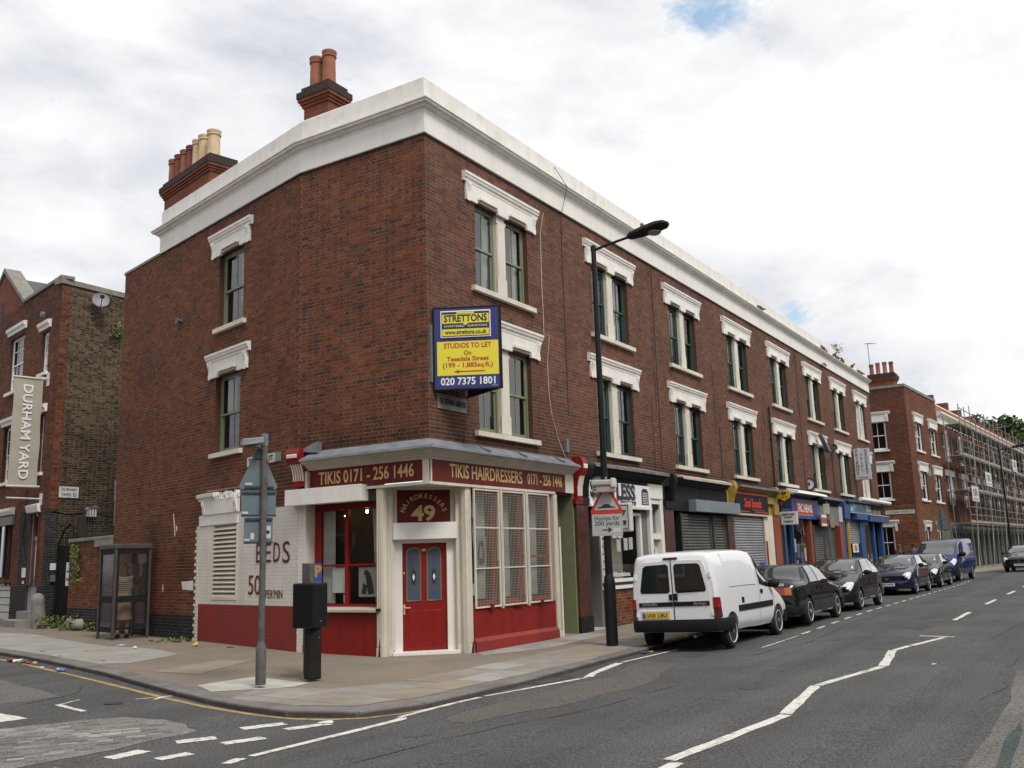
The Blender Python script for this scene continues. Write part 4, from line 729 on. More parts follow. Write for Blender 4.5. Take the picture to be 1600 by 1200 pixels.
# --- newsagent
h = HOUSE[4]
topcornice(h, 21.0, 24.9, 'soot', 'lead_dark'); B1('pilaster', FR, 'orange_red', h, (20.02, 20.75, -.3, .08, -.05, 2.92)); B1('pilaster', FR, 'black_matt', h, (20.75, 21.05, -.3, .08, -.05, 2.92))
B1('fascia_back', FR, 'dark_blue', h, (20.3, 25.02, -.2, .0, 2.85, 3.6)); B1('shop_fascia', FR, 'dark_blue', h, (20.9, 22.2, 0, .10, 2.90, 3.5)); sg = B1('shop_fascia', FR, 'blue_sign', h, (22.2, 25.85, 0, .14, 2.86, 3.62), bevel=.01); rp = B1('name_panel', FR, 'news_red', sg, (22.68, 25.0, .14, .15, 2.99, 3.50)); B1('trim', FR, 'sign_orange', rp, (22.68, 25.0, .15, .154, 2.99, 3.02))
ftext(rp, 'TRC NEWS', FR, 23.84, .155, 3.25, .44, 'sign_white', fitw=2.05, bold=.008)
for k, ch in enumerate('CONFEC'): B1('print', FR, 'blue_paint', sg, (25.2, 25.6, .14, .144, 3.42-k*.085, 3.46-k*.085))
aw = build('awning', MB().sprism(FR, [(0, 3.95), (.05, 3.98), (.45, 3.86), (.48, 3.78), (.44, 3.76), (0, 3.84)], 22.0, 26.2), 'sign_white', h)
B1('shop_front', FR, 'blue_paint', h, (21.05, 21.3, -.12, .0, -.05, 2.86), (21.3, 21.55, -.12, .03, -.05, 2.86), (22.5, 22.62, -.12, .0, -.05, 2.86), (22.62, 24.7, -.12, .0, -.05, .55)); build('pane', MB().poly([FR.P(22.62, -.06, .55), FR.P(24.7, -.06, .55), FR.P(24.7, -.06, 2.86), FR.P(22.62, -.06, 2.86)]), 'shop_glass', h)
for a, z, m in ((22.7, 1.1, 'paper'), (23.3, 1.4, 'litter_blue'), (23.05, .8, 'paper_grey'), (23.7, 1.1, 'litter_blue'), (24.2, 1.25, 'paper'), (22.9, 1.6, 'paper')): B1('poster', FR, m, h, (a, a+.24, -.10, -.096, z, z+.5))
B1('shop_door', FR, 'soot', h, (21.55, 22.5, -.7, -.65, 0, 2.86)); B1('pilaster', FR, 'orange_red', h, (24.72, 25.0, -.3, .06, -.05, 2.86))
# --- closed grey shop
h = HOUSE[5]
topcornice(h, 25.6, 29.6, 'soot', 'lead_dark'); B1('fascia_back', FR, 'soot', h, (25.02, 29.85, -.2, .0, 2.84, 3.6)); B1('shop_fascia', FR, 'grey_paint', h, (25.9, 29.3, 0, .10, 2.88, 3.46)); B1('shutter_box', FR, 'grey_paint', h, (26.2, 29.0, .0, .16, 2.66, 2.86))
shutter(h, 25.3, 26.9, -.0, 2.66, -.02, 'shutter_dark'); shutter(h, 27.0, 28.6, -.0, 2.66, -.02, 'shutter_dark'); B1('doorway', FR, 'soot', h, (28.6, 29.35, -.5, -.4, 0, 2.84)); B1('pilaster', FR, 'orange_red', h, (29.35, 29.85, -.3, .09, .0, 2.84)); B1('capital', FR, 'cream_dull', h, (29.3, 29.9, .0, .12, 2.84, 3.5))
# --- blue grocery (two houses wide)
h = HOUSE[6]; h8 = HOUSE[7]
topcornice(h, 30.4, 34.2, 'soot', 'soot'); B1('fascia_back', FR, 'blue_paint', h, (29.85, 34.3, -.2, .0, 2.9, 3.6)); B1('end_post', FR, 'blue_paint', h, (30.1, 31.0, 0, .2, 3.0, 3.85)); sg = B1('shop_fascia', FR, 'blue_teal', h, (31.0, 35.3, 0, .22, 3.28, 3.86), bevel=.01); B1('trim', FR, 'cream_dull', sg, (31.0, 35.3, .22, .23, 3.28, 3.31))
ftext(sg, 'FRIENDS', FR, 32.6, .225, 3.60, .30, 'enamel_white', fitw=1.9, bold=.0); B1('print', FR, 'enamel_white', sg, (31.2, 31.5, .22, .226, 3.36, 3.52), (34.3, 34.6, .22, .226, 3.4, 3.75), (34.7, 35.1, .22, .226, 3.42, 3.55))
build('awning', MB().lathe([(.09, 0), (.09, 6.6)], FR.P(32.0, .50, 3.92), FR.s, n=10), 'sign_white', h, smooth=True); B1('awning_arm', FR, 'grey_paint', h, (32.4, 32.45, 0, .5, 3.90, 3.94), (36.5, 36.55, 0, .5, 3.9, 3.94))
B1('shop_blind', FR, 'blue_paint', h, (31.9, 34.1, 0, .30, 3.0, 3.26)); shutter(h, 31.4, 33.4, 1.9, 2.98, -.05, 'steel_shutter')
b_ = B1('shop_front', FR, 'blue_paint', h, (29.9, 30.5, -.2, .05, 0, 2.95), (31.2, 31.4, -.1, .0, 0, 2.95), (33.4, 34.1, -.1, .06, 0, 2.98), (31.4, 33.4, -.1, 0, 0, .4), (32.0, 32.06, -.1, 0, .4, 1.9), (32.7, 32.76, -.1, 0, .4, 1.9)); build('pane', MB().poly([FR.P(31.4, -.08, .4), FR.P(33.4, -.08, .4), FR.P(33.4, -.08, 1.9), FR.P(31.4, -.08, 1.9)]), 'shop_glass', b_); B1('backdrop', FR, 'enamel_white', b_, (31.4, 33.4, -.6, -.55, .4, 1.5)); B1('poster', FR, 'paper', b_, (31.8, 32.9, .0, .01, 1.5, 1.9)); B1('print', FR, 'news_red', b_, (32.2, 32.5, .01, .014, 1.55, 1.85)); B1('print', FR, 'gold', b_, (31.9, 32.1, .01, .014, 1.6, 1.8), (32.6, 32.8, .01, .014, 1.6, 1.8))
B1('drain_pipe', FR, 'sign_orange', h, (30.9, 31.0, .0, .1, 0, 2.9))
h = h8
topcornice(h, 34.3, 38.5, 'soot', 'soot'); B1('fascia_back', FR, 'stone', h, (34.3, 38.6, -.2, .0, 3.1, 3.6)); B1('fascia_block', FR, 'cream_dull', h, (35.5, 36.4, 0, .05, 3.3, 3.6), (36.6, 37.4, 0, .05, 3.28, 3.6), (37.6, 38.3, 0, .05, 3.28, 3.58), bevel=.01); B1('shop_blind', FR, 'blue_paint', h, (34.4, 38.9, 0, .34, 2.95, 3.24)); B1('blind_trim', FR, 'cream_dull', h, (34.4, 38.95, 0, .37, 3.24, 3.28))
b_ = B1('shop_front', FR, 'blue_paint', h, (34.3, 34.6, -.1, .0, 0, 2.95), (36.4, 36.7, -.1, .02, 0, 2.95), (38.2, 38.63, -.2, .04, 0, 3.1), (34.6, 36.4, -.1, 0, 0, .5), (37.2, 37.3, -.3, -.2, 0, 2.95)); build('pane', MB().poly([FR.P(34.6, -.08, .5), FR.P(36.4, -.08, .5), FR.P(36.4, -.08, 2.95), FR.P(34.6, -.08, 2.95)]), 'shop_glass', b_); B1('shop_door', FR, 'dark_blue', h, (36.7, 38.2, -.35, -.3, 0, 2.95)); B1('door_rail', FR, 'enamel_white', h, (37.4, 37.45, -.28, -.25, .5, 2.0))
for k in range(6): B1('poster', FR, random.choice(('paper', 'paper_grey', 'enamel_white')), b_, (34.75+.26*k, 34.95+.26*k, -.12, -.115, .6+.2*(k % 3), .9+.25*(k % 3)))
# ---------------------------------------------------------------- road, pavement, kerb, markings
def sheet(name, xs, ys, fz, m, cut=None):
    v = [(x, y, float(fz(x, y))) for y in ys for x in xs]; n = len(xs); f = [(j*n+i, j*n+i+1, (j+1)*n+i+1, (j+1)*n+i) for j in range(len(ys)-1) for i in range(n-1)]
    mb = MB(); mb.v = v; mb.f = f; return build(name, mb, m, smooth=True, angle=80)
gx = sorted({*np.arange(-16, 60, 1.0), *np.linspace(-90, -16, 12), *np.linspace(60, 700, 14)}); gy = sorted({*np.arange(-16, 22, .85), -2.9, -4.6, -7.0, *np.linspace(-90, -16, 10), *np.linspace(22, 500, 14)})
road = struct(sheet('road', gx, gy, zr, 'asphalt'))
kerbline = [(4.5, 37.5), (1.43, 25), (-.5, 17), (-2.19, 9.65), (-3.0, 6.4), (-3.6, 4.1), (-4.22, 2.2), (-4.84, .1), (-5.12, -1.1), (-5.18, -1.7), (-5.08, -2.3), (-4.78, -2.72), (-4.2, -2.93), (-3.4, -2.97), (-1.5, -2.95), (.7, -2.80), (3.1, -2.68), (6, -2.66), (12, -2.66), (20, -2.66), (30, -2.66), (38.5, -2.66), (40.0, -2.4), (40.6, -1.6), (40.7, 0), (40.7, 14)]
def resample(pts, step):
    pts = [V((*p, 0)) for p in pts]; out = []; acc = 0
    for a, b in zip(pts, pts[1:]):
        L = (b-a).length; t = acc
        while t < L: out.append(a+(b-a)*(t/L)); t += step
        acc = t-L
    out.append(pts[-1]); return out
def cr2(pts, n=5):
    out = []
    for i in range(len(pts)-1):
        p0 = np.array(pts[max(i-1, 0)]); p1 = np.array(pts[i]); p2 = np.array(pts[i+1]); p3 = np.array(pts[min(i+2, len(pts)-1)]); d = np.linalg.norm(p2-p1); m1 = (p2-p0)/max(np.linalg.norm(p2-p0), 1e-6)*d; m2 = (p3-p1)/max(np.linalg.norm(p3-p1), 1e-6)*d
        for k in range(n):
            t = k/n; out.append(tuple((2*t**3-3*t**2+1)*p1+(t**3-2*t*t+t)*m1+(-2*t**3+3*t*t)*p2+(t**3-t*t)*m2))
    out.append(pts[-1]); return out
kp = resample(cr2(kerbline), .92)
pave = None
def inner(p):  # facing point on the building line
    x, y = p.x, p.y
    if y > 3.6+.0 and x < 10: q = FA.P((y-3.27)/.972, -.3, 0); return V((q.x, q.y, 0))
    if x < -1.5: return V((.3, np.clip(y, 1.3, 3.6), 0))
    if x > 38.6: return V((38.3, max(y, .3), 0))
    return V((np.clip(x, .9, 38.3), .36, 0))
mb = MB(); nr = 9
for p in kp:
    q = inner(p)
    for k in range(nr):
        t = k/(nr-1); r = p*(1-t)+q*t; mb.v.append((r.x, r.y, float(zp(r.x, r.y))+.004*0))
for i in range(len(kp)-1):
    for k in range(nr-1): mb.f.append((i*nr+k, (i+1)*nr+k, (i+1)*nr+k+1, i*nr+k+1))
mb.add([tuple(gp(x, y)) for x, y in ((.3, .3), (.3, 3.6), (1.8, 2), (2.4, .36), (.9, .36))], [(0, 1, 2, 3, 4)])
pave = struct(build('pavement', mb, 'pavement', smooth=True, angle=80))
yard = struct(build('yard_ground', MB().add([tuple(gp(x, y, .002)) for x, y in ((2.2, 12.0), (3.45, 17.2), (14, 17.2), (12, 11)) ], [(0, 1, 2, 3)]), 'pavement'))
# granite kerb stones, one by one, with shade and dirt painted along their faces
A_('kerb_shade_dirt', (.050, .042, .042), .85, (.085, .072, .07), 6, .3, 60); shade_grime = MB()
for i in range(len(kp)-1):
    a, b = kp[i], kp[i+1]
    if (b-a).length < .2: continue
    t = (b-a).normalized(); n = V((t.y, -t.x, 0)) if True else 0
    n = -n if n.dot(V((inner((a+b)/2)-(a+b)/2))) > 0 else n      # towards the road
    w = .30 if -6 < a.x < 12 and a.y < 10 else .28; g = .006; j = random.uniform(-.004, .004); mbk = MB(); P = []
    for zz in (0, 1):
        for dd in (-w, .012+j):
            for q in (a+t*g, b-t*g):
                r = q+n*dd; zt_ = float(zp(q.x, q.y))+.006+j
                P.append(V((r.x, r.y, zt_ if zz else zt_-.24)))
    build('kerb_stone', mbk.hexa(P), 'kerb', pave, bevel=.016)
    e_ = n*.004; shade_grime.poly([P[2]+e_, P[3]+e_, P[7]+e_-V((0, 0, .022+random.uniform(0, .012))), P[6]+e_-V((0, 0, .022+random.uniform(0, .012)))])
build('kerb_shade_grime', shade_grime, 'kerb_shade_dirt', pave, kind='stuff')
def patch(name, pts, m, fz, h, parent, step=.5):
    bm = bmesh.new(); f = bm.faces.new([bm.verts.new((x, y, 0)) for x, y in pts])
    for ax in (0, 1):
        lo = min(v.co[ax] for v in bm.verts); hi = max(v.co[ax] for v in bm.verts); c = math.ceil(lo/step)*step
        while c < hi:
            no = (1, 0, 0) if ax == 0 else (0, 1, 0); bmesh.ops.bisect_plane(bm, geom=bm.verts[:]+bm.edges[:]+bm.faces[:], plane_co=(c, 0, 0) if ax == 0 else (0, c, 0), plane_no=no); c += step
    for v in bm.verts: v.co.z = float(fz(v.co.x, v.co.y))+h
    me = bpy.data.meshes.new(name); bm.to_mesh(me); bm.free(); me.materials.append(M[m]); fixn(me)
    for p in me.polygons: p.use_smooth = True
    return link(name, me, parent)
def jag(pts, amp=.03, n=4):
    out = []
    for i in range(len(pts)):
        a = np.array(pts[i]); b = np.array(pts[(i+1) % len(pts)])
        for k in range(n): out.append(tuple(a+(b-a)*k/n+rng.uniform(-amp, amp, 2)*(k > 0)))
    return out
patch('pavement_patch', jag([(1.6, 20), (1.3, 14.3), (-.16, 9.97), (-.64, 8.25), (-.73, 6.42), (-1.27, 5.15), (-2.69, 4.7), (-2.95, 5.2), (-2.15, 8.6), (-.2, 17), (.6, 20)]), 'concrete_grey', zp, .005, pave)
patch('pavement_patch', [(-4.10, 1.15), (-3.03, 1.12), (-3.20, -.22), (-3.62, -.3), (-4.45, .42)], 'concrete_pale', zp, .006, pave)
patch('pavement_patch', jag([(-3.84, .1), (-3.5, -1.0), (-1.81, -1.69), (-1.2, -2.6), (-3.25, -2.62), (-3.93, -2.55), (-4.6, -2.3), (-4.85, -1.6), (-4.75, -.3)], .02), 'slab', zp, .005, pave)
patch('pavement_patch', jag([(-2.0, -1.71), (-.61, -2.06), (.88, -1.5), (2.96, -1.26), (6, -1.4), (12, -1.5), (12, -2.36), (2.87, -2.38), (.8, -2.46), (-1.2, -2.6)], .02), 'slab_tan', zp, .0055, pave)
patch('pavement_patch', jag([(.9, -.5), (2.4, -.9), (5.5, -.75), (5.5, -.05), (1.3, -.05)], .03), 'concrete_grey', zp, .005, pave)
patch('pavement_patch', jag([(-3.2, 2.2), (-1.4, 2.9), (-1.6, 3.6), (-3.3, 3.2)], .04), 'slab_tan', zp, .005, pave)
# paving flags near the corner and along the front of the shops
def flag(x, y, w, l, rot, m):
    c, s = math.cos(rot), math.sin(rot); P = []
    dz = random.uniform(-.003, .003)
    for zz in (-.04, .011+dz):
        for dy in (0, w):
            for dx in (0, l):
                px, py = x+c*dx-s*dy, y+s*dx+c*dy; P.append(gp(px, py, zz+random.uniform(-.0015, .0015)))
    build('paving_flag', MB().hexa(P), m, pave, bevel=.006)
for j in range(2):
    x = -3.9+.25*j
    while x < 9.5:
        l = random.choice((.6, .75, .9)); y = -2.60+.62*j+(0.10 if x > 1 else 0)
        if not (x < -2.6 and j == 1): flag(x+.006, y, .60, l-.012, random.uniform(-.006, .006), random.choice(('slab', 'slab', 'slab_tan', 'concrete_grey')))
        x += l
for k in range(7): flag(-4.55+.235*.62*k*.0+.02*k, -1.95+.66*k*.62, .58, .55, -.05, random.choice(('slab', 'slab_tan', 'concrete_grey'))) if k < 4 else None
# setts showing through in the side street mouth
st = patch('sett_bed', jag([(-8.9, 1.1), (-7.3, .75), (-6.54, .40), (-6.05, .12), (-5.95, -.55), (-6.30, -1.55), (-7.16, -1.60), (-7.72, -1.62), (-8.9, -1.55)], .05), 'sett_worn', zr, .004, road, .3)
def inpoly(x, y, P):
    r = False
    for i in range(len(P)):
        x1, y1 = P[i]; x2, y2 = P[i-1]
        if (y1 > y) != (y2 > y) and x < (x2-x1)*(y-y1)/(y2-y1)+x1: r = not r
    return r
PS = [(-8.8, 1.0), (-7.3, .65), (-6.6, .30), (-6.2, .05), (-6.15, -.55), (-6.45, -1.35), (-7.16, -1.45), (-7.72, -1.48), (-8.8, -1.45)]
u = V((.80, -.60, 0)).normalized(); w_ = V((u.y, -u.x, 0)); ns = 0
for r_ in range(-22, 24):
    x = -2.5+random.uniform(0, .15)
    while x < 2.6:
        L = random.uniform(.15, .24); c = V((-7.3, -.3, 0))+u*(x+L/2)+w_*(r_*.108)
        if inpoly(c.x, c.y, PS) and random.random() < .86 and ns < 290:
            P = []; hz = random.uniform(.003, .012)
            for zz in (-.05, hz):
                for dd in (-.047, .047):
                    for e in (-L/2+.006, L/2-.006): q = c+u*e+w_*dd; P.append(gr(q.x, q.y, zz))
            build('sett', MB().hexa(P), random.choice(('sett', 'sett_worn', 'sett_worn', 'kerb', 'concrete_grey', 'asphalt_old')), st); ns += 1
        x += L
# road markings
def mark(pts, m='road_white', h=.005): patch('road_marking', jag(pts, .011, 9), m, zr, h, road, .4)
def dash(a, b, w, m='road_white', h=.005):
    a, b = np.array(a, float), np.array(b, float); t = (b-a)/np.linalg.norm(b-a); n = np.array([-t[1], t[0]])*w/2
    mark([tuple(a-n), tuple(b-n), tuple(b+n), tuple(a+n)], m, h)
def strip(path, w, m, fz, h, name='road_marking', parent=None, gapp=0):
    pts = resample(cr2(path, 6), .45); v = []; 
    for i, p in enumerate(pts):
        t = (pts[min(i+1, len(pts)-1)]-pts[max(i-1, 0)]).normalized(); n = V((-t.y, t.x, 0)); j = random.uniform(-.012, .012)
        for s_ in (-1, 1): q = p+n*(w/2+j)*s_; v.append((q.x, q.y, float(fz(q.x, q.y))+h))
    mb = MB(); mb.v = v; mb.f = [(2*i, 2*i+2, 2*i+3, 2*i+1) for i in range(len(pts)-1)]; return build(name, mb, m, parent or road, smooth=True, angle=80)
strip([(2.2, 30), (-.9, 17), (-2.62, 9.2), (-3.65, 5.2), (-4.35, 2.6), (-4.95, .3), (-5.22, -1.1), (-5.28, -1.9), (-5.1, -2.5), (-4.7, -2.85), (-4.2, -3.02), (-3.7, -3.08)], .085, 'road_yellow', zr, .0045)
for a, b, w in (((-6.00, -1.92), (-5.55, -2.12), .20), ((-5.82, -2.42), (-5.32, -2.60), .17), ((-6.86, -1.90), (-6.50, -2.08), .20), ((-6.70, -2.42), (-6.28, -2.57), .17), ((-7.70, -1.98), (-7.30, -1.98), .20), ((-7.52, -2.46), (-7.18, -2.52), .17), ((-8.6, -2.0), (-8.2, -2.0), .2), ((-8.4, -2.52), (-8.0, -2.52), .17), ((-7.40, -3.27), (-7.16, -3.22), .12), ((-4.86, -2.46), (-4.42, -2.60), .09)): dash(a, b, w)
strip([(-7.05, -3.22), (-4.80, -3.22), (-4.7, -3.15)], .11, 'road_white', zr, .005); strip([(-4.68, -3.10), (-3.64, -3.05), (-2.99, -3.08)], .10, 'road_white', zr, .005); strip([(-2.9, -3.08), (-.78, -3.48)], .09, 'road_white', zr, .005); strip([(-.70, -3.47), (-.40, -3.35), (1.22, -3.04)], .13, 'road_white', zr, .005); strip([(1.35, -3.03), (3.6, -3.10)], .09, 'road_white', zr, .005)
ZG = [(-7.2, -6.93), (-6.35, -7.20), (-6.05, -7.08), (-3.45, -7.28), (-3.30, -7.24), (-1.25, -6.98), (-1.10, -6.97), (1.12, -7.32), (1.25, -7.30), (3.35, -7.0), (3.45, -7.02), (4.15, -7.13), (4.25, -7.15), (5.80, -7.44)]
for a, b, w in (((-8.6, -7.22), (-6.1, -7.16), .12), ((-6.05, -7.06), (-3.48, -7.27), .12), ((-3.42, -7.25), (-1.22, -6.97), .13), ((-1.18, -6.99), (1.14, -7.31), .11), ((1.18, -7.30), (3.38, -7.01), .14), ((3.42, -7.03), (4.18, -7.13), .09), ((4.25, -7.15), (5.80, -7.44), .10), ((5.97, -7.0), (5.97, -7.60), .09)): dash(a, b, w)
for x in (9.6, 15.4, 21.2, 27, 33, 39, 45): dash((x, -7.12), (x+2.4, -7.12), .10)
x = 6.6
while x < 36: dash((x, -4.60+.012*(x-6.6)), (x+.65, -4.60+.012*(x-6)), .075, h=.0055); x += 1.28
dash((3.9, -4.62), (6.3, -4.62), .035)
mark([(-8.2, 2.0), (-6.62, 1.82), (-6.67, 1.1), (-8.2, 1.3)]); dash((-5.85, 1.80), (-6.02, .95), .08); dash((-5.82, 1.78), (-5.45, 1.92), .035); dash((-5.05, 1.24), (-4.62, 1.02), .05); dash((-4.95, .98), (-4.66, 1.10), .06)
patch('road_patch', jag([(5.8, -6.7), (5.4, -7.05), (3.6, -6.9), (3.5, -6.5), (5.0, -6.2)], .03), 'asphalt_dark', zr, .0032, road); patch('road_patch', jag([(7.2, -6.8), (9.0, -7.1), (12.5, -7.6), (12.6, -6.3), (8, -6.1)], .04), 'asphalt_dark', zr, .003, road)
patch('road_patch', jag([(-4.6, -3.7), (-2.5, -3.62), (-.46, -3.75), (1.6, -3.3), (1.2, -4.1), (-1.3, -4.7), (-3.2, -4.6), (-4.9, -4.2)], .08), 'asphalt_brown', zr, .003, road)
patch('road_patch', jag([(1.5, -9.0), (-1.45, -9.18), (-3.81, -9.2), (-6.3, -9.2), (-6.3, -12), (1.5, -12)], .03), 'asphalt_old', zr, .0034, road); patch('road_patch', jag([(-2.6, -9.38), (-3.9, -9.34), (-6, -9.4), (-6, -9.52), (-3.9, -9.46)], .02), 'asphalt_dark', zr, .0045, road)
patch('road_patch', jag([(-9, 3), (-6.2, 2.6), (-5.4, 2.4), (-5.0, 4), (-3.6, 9), (-8, 12)], .06), 'asphalt_old', zr, .0028, road)
rr = random.Random(21)
for path in ([(-1.5, -8.9), (-.2, -9.0), (1.6, -8.8), (3.4, -8.95)], [(.8, -8.6), (1.0, -9.1), (1.3, -9.4)], [(2.5, -4.9), (5, -5.2), (9, -5.0), (14, -5.3)], [(-7.5, -4.4), (-5.2, -4.6), (-3.4, -5.1), (-1, -5.2)], [(-4.6, 3.2), (-5.2, 2.4), (-6.4, 2.2)], [(6, -8.2), (11, -8.6), (17, -8.3), (26, -8.6)]):
    p2_ = []
    for a_, b_ in zip(path, path[1:]):
        for k in range(8): p2_.append((a_[0]+(b_[0]-a_[0])*k/8+rr.uniform(-.05, .05), a_[1]+(b_[1]-a_[1])*k/8+rr.uniform(-.05, .05)))
    strip(p2_, .016, 'litter_dark', zr, .0046, 'crack')
for x, y, r_, in ((2.5, -3.9, .35), (10.2, -3.5, .4), (21, -3.6, .4), (-1.5, -6.2, .22), (5.5, -5.6, .3), (-5.6, -4.1, .2), (8.5, -6.0, .25)): patch('oil_stain', [(x+r_*rr.uniform(.6, 1.2)*math.cos(t), y+r_*.6*rr.uniform(.6, 1.2)*math.sin(t)) for t in np.linspace(0, 6.28, 15)[:-1]], 'asphalt_dark', zr, .0036, road)
cv = tag(patch('utility_cover', [(-5.45, 1.38), (-5.28, 1.2), (-5.4, 1.03), (-5.57, 1.2)], 'litter_dark', zr, .008, None), 'small rusty rectangular utility cover set in the side street tarmac', 'cover')
gl = thing('drain_gully', 'black iron drain grating in the gutter in front of the red shop window', 'drain', tuple(gr(-1.15, -3.05)))
fr_ = F(gr(-1.6, -3.02, .004), (1, -.05, 0), (.05, 1, 0))
B1('frame', fr_, 'litter_dark', gl, (0, .86, -.19, -.16, -.01, .006), (0, .86, .13, .16, -.01, .006), (0, .03, -.16, .13, -.01, .006), (.83, .86, -.16, .13, -.01, .006))
for k in range(9): B1('bar', fr_, 'pole_grey', gl, (.05+k*.088, .09+k*.088, -.16, .13, -.01, .004))
# the second block's pavement across the side street
kp2 = [(46.5, 12), (44.9, 3), (44.4, -2.3), (44.8, -3.2), (46, -3.75), (60, -4.55), (95, -6.5), (200, -12)]
mb = MB(); 
k2 = resample(cr2(kp2), 1.2)
for p in k2:
    q = V((46.4, max(p.y, .2), 0)) if p.y > -2.4 and p.x < 47 else V((max(p.x, 46.3), -.1-.056*(max(p.x, 46.3)-46), 0))
    for t in (0, .5, 1): r = p*(1-t)+q*t; mb.v.append((r.x, r.y, float(zp(r.x, min(r.y, 0)))+.02))
for i in range(len(k2)-1):
    for k in range(2): mb.f.append((i*3+k, (i+1)*3+k, (i+1)*3+k+1, i*3+k+1))
pv2 = struct(build('pavement', mb, 'slab_tan', smooth=True, angle=80))
for a, b in zip(k2, k2[1:]):
    if a.x > 75: break
    t = (b-a).normalized(); n = V((t.y, -t.x, 0)); n = -n if n.y > 0 or n.x > .9 else n
    P = [V(((q+n*dd).x, (q+n*dd).y, float(zp(q.x, min(q.y, 0)))+(.026 if zz else -.2))) for zz in (0, 1) for dd in (-.25, .01) for q in (a+t*.008, b-t*.008)]
    build('kerb_stone', MB().hexa(P), 'kerb', pv2)
# ---------------------------------------------------------------- building up the side street
TC = 14.3; F0 = FA.P(TC, 0, 0); FL = F(F0, (1, 0, 0), (0, -1, 0))
Lb = thing('yard_building', 'red brick gabled building up the side street with stock brick flank wall and white sashes', 'building', FA.P(20, -2, 0))
wins = [(17.75, 19.3, 7.90, 9.85), (15.27, 15.95, 8.05, 9.45), (18.20, 19.35, 4.75, 6.68), (15.2, 15.68, 4.80, 6.68), (17.70, 20.4, 1.50, 3.30), (15.05, 16.0, .50, 3.53), (17.55, 20.4, .20, 1.40), (22, 23.2, 7.9, 9.85), (22, 23.2, 4.75, 6.68)]
sootL = lambda s, z: 1-.35*np.exp(-((z-10.2)/.5)**2)
brickwork(FA, TC, 26, 3.60, 10.95, wins, Lb, 'red', mortar='mortar_dark', soot=sootL, rev=.13)
brickwork(FA, TC+.35, 26, 1.30, 3.60, wins+[(16.05, 16.95, 1.3, 3.6, 0)], Lb, 'red', mortar='mortar_dark', rev=.13)
brickwork(FA, 16.05, 16.95, 1.30, 3.60, [], Lb, 'black', mortar='mortar_dark', rev=0); brickwork(FA, TC, TC+.35, 1.30, 3.60, [], Lb, 'black', mortar='mortar_dark', rev=0)
brickwork(FA, TC, 26, 0.02, 1.30, wins, Lb, 'black', mortar='mortar_dark', rev=.13)
gb = build('gable', MB().prism(FA, [(18.1, 10.95), (22.9, 10.95), (20.5, 12.60)], -.3, 0), 'reveal_brick', Lb); R_ = []
for k in range(22):
    z = 10.95+k*.075; e = 2.4*(1-(z+.04-10.95)/1.65); 
    if e > .1: brickwork(FA, 20.5-e, 20.5+e, z, z+.075, [], Lb, 'red', rev=0, wname='gable_course') if k % 1 == 0 and k < 0 else None
mb = MB()
for k in range(20):
    z = 10.955+k*.075; e = 2.35*(1-(z+.06-10.95)/1.65); x = 20.5-e+(.11 if k % 2 else 0)
    while x < 20.5+e: mb.box(FA, x, min(x+.215, 20.5+e), 0, .005, z, z+.065); x += .225
build('brickwork', mb, 'chimney_brick', gb, kind='stuff'); B1('slit', FA, 'room', Lb, (20.35, 20.65, 0, .008, 10.6, 11.5))
build('coping', MB().prism(FA, [(17.95, 10.9), (20.5, 12.65), (23.05, 10.9), (23.05, 11.05), (20.5, 12.82), (17.95, 11.05)], -.5, .06), 'coping', Lb)
build('coping', MB().box(FA, TC-.05, 17.95, -.35, .07, 10.95, 11.05), 'coping', Lb)
build('roof', MB().poly([FA.P(18, -.3, 10.9), FA.P(20.5, -.3, 12.5), FA.P(20.5, -9, 12.5), FA.P(18, -9, 10.9)]).poly([FA.P(23, -.3, 10.9), FA.P(20.5, -.3, 12.5), FA.P(20.5, -9, 12.5), FA.P(23, -9, 10.9)]), 'slate', Lb)
for (a, b, z0, z1), hz in ((wins[0], 10.0), (wins[1], 9.54), (wins[2], 6.75), (wins[3], 6.75), (wins[7], 10.0), (wins[8], 6.75)):
    w = sash(FA, a, b, z0, z1, -.10, 'sash_white', Lb, curtain=None); mb = MB()
    for k in (1, 2): mb.box(FA, a+(b-a)*k/3-.012, a+(b-a)*k/3+.012, -.125, -.105, z0+.08, z1-.05)
    for z in (z0+(z1-z0)*.25, z0+(z1-z0)*.75): mb.box(FA, a+.08, b-.08, -.125, -.107, z-.012, z+.012)
    build('glazing_bar', mb, 'sash_white', w)
    build('window_hood', MB().sprism(FA, [(0, hz-.02), (.06, hz-.02), (.07, hz+.06), (.13, hz+.12), (.14, hz+.22), (0, hz+.25)], a-.15, b+.2), 'stucco', Lb); sill(FA, a-.08, b+.08, z0, Lb, 'stucco')
B1('shop_lintel', FA, 'grey_paint', Lb, (17.55, 21, -.1, .08, 3.28, 3.56)); build('window_hood', MB().sprism(FA, [(0, 3.6), (.08, 3.62), (.14, 3.74), (.14, 3.82), (0, 3.86)], 17.6, 21), 'stucco', Lb); build('window_hood', MB().sprism(FA, [(0, 3.55), (.08, 3.57), (.12, 3.74), (.12, 3.80), (0, 3.84)], 15.1, 16.2), 'stucco', Lb)
bw = B1('shop_window', FA, 'soot', Lb, (17.7, 17.8, -.13, -.05, 1.5, 3.3), (17.8, 20.4, -.13, -.05, 1.5, 1.58), (18.6, 18.68, -.13, -.05, 1.58, 3.3)); build('pane', MB().poly([FA.P(17.7, -.11, 1.5), FA.P(20.4, -.11, 1.5), FA.P(20.4, -.11, 3.3), FA.P(17.7, -.11, 3.3)]), 'pane', bw); B1('backing', FA, 'room', bw, (17.6, 20.5, -.6, -.55, 0, 3.5))
gbk = B1('glass_block_panel', FA, 'grey_paint', Lb, (17.55, 20.4, -.13, -.09, .2, 1.4)); o_ = None
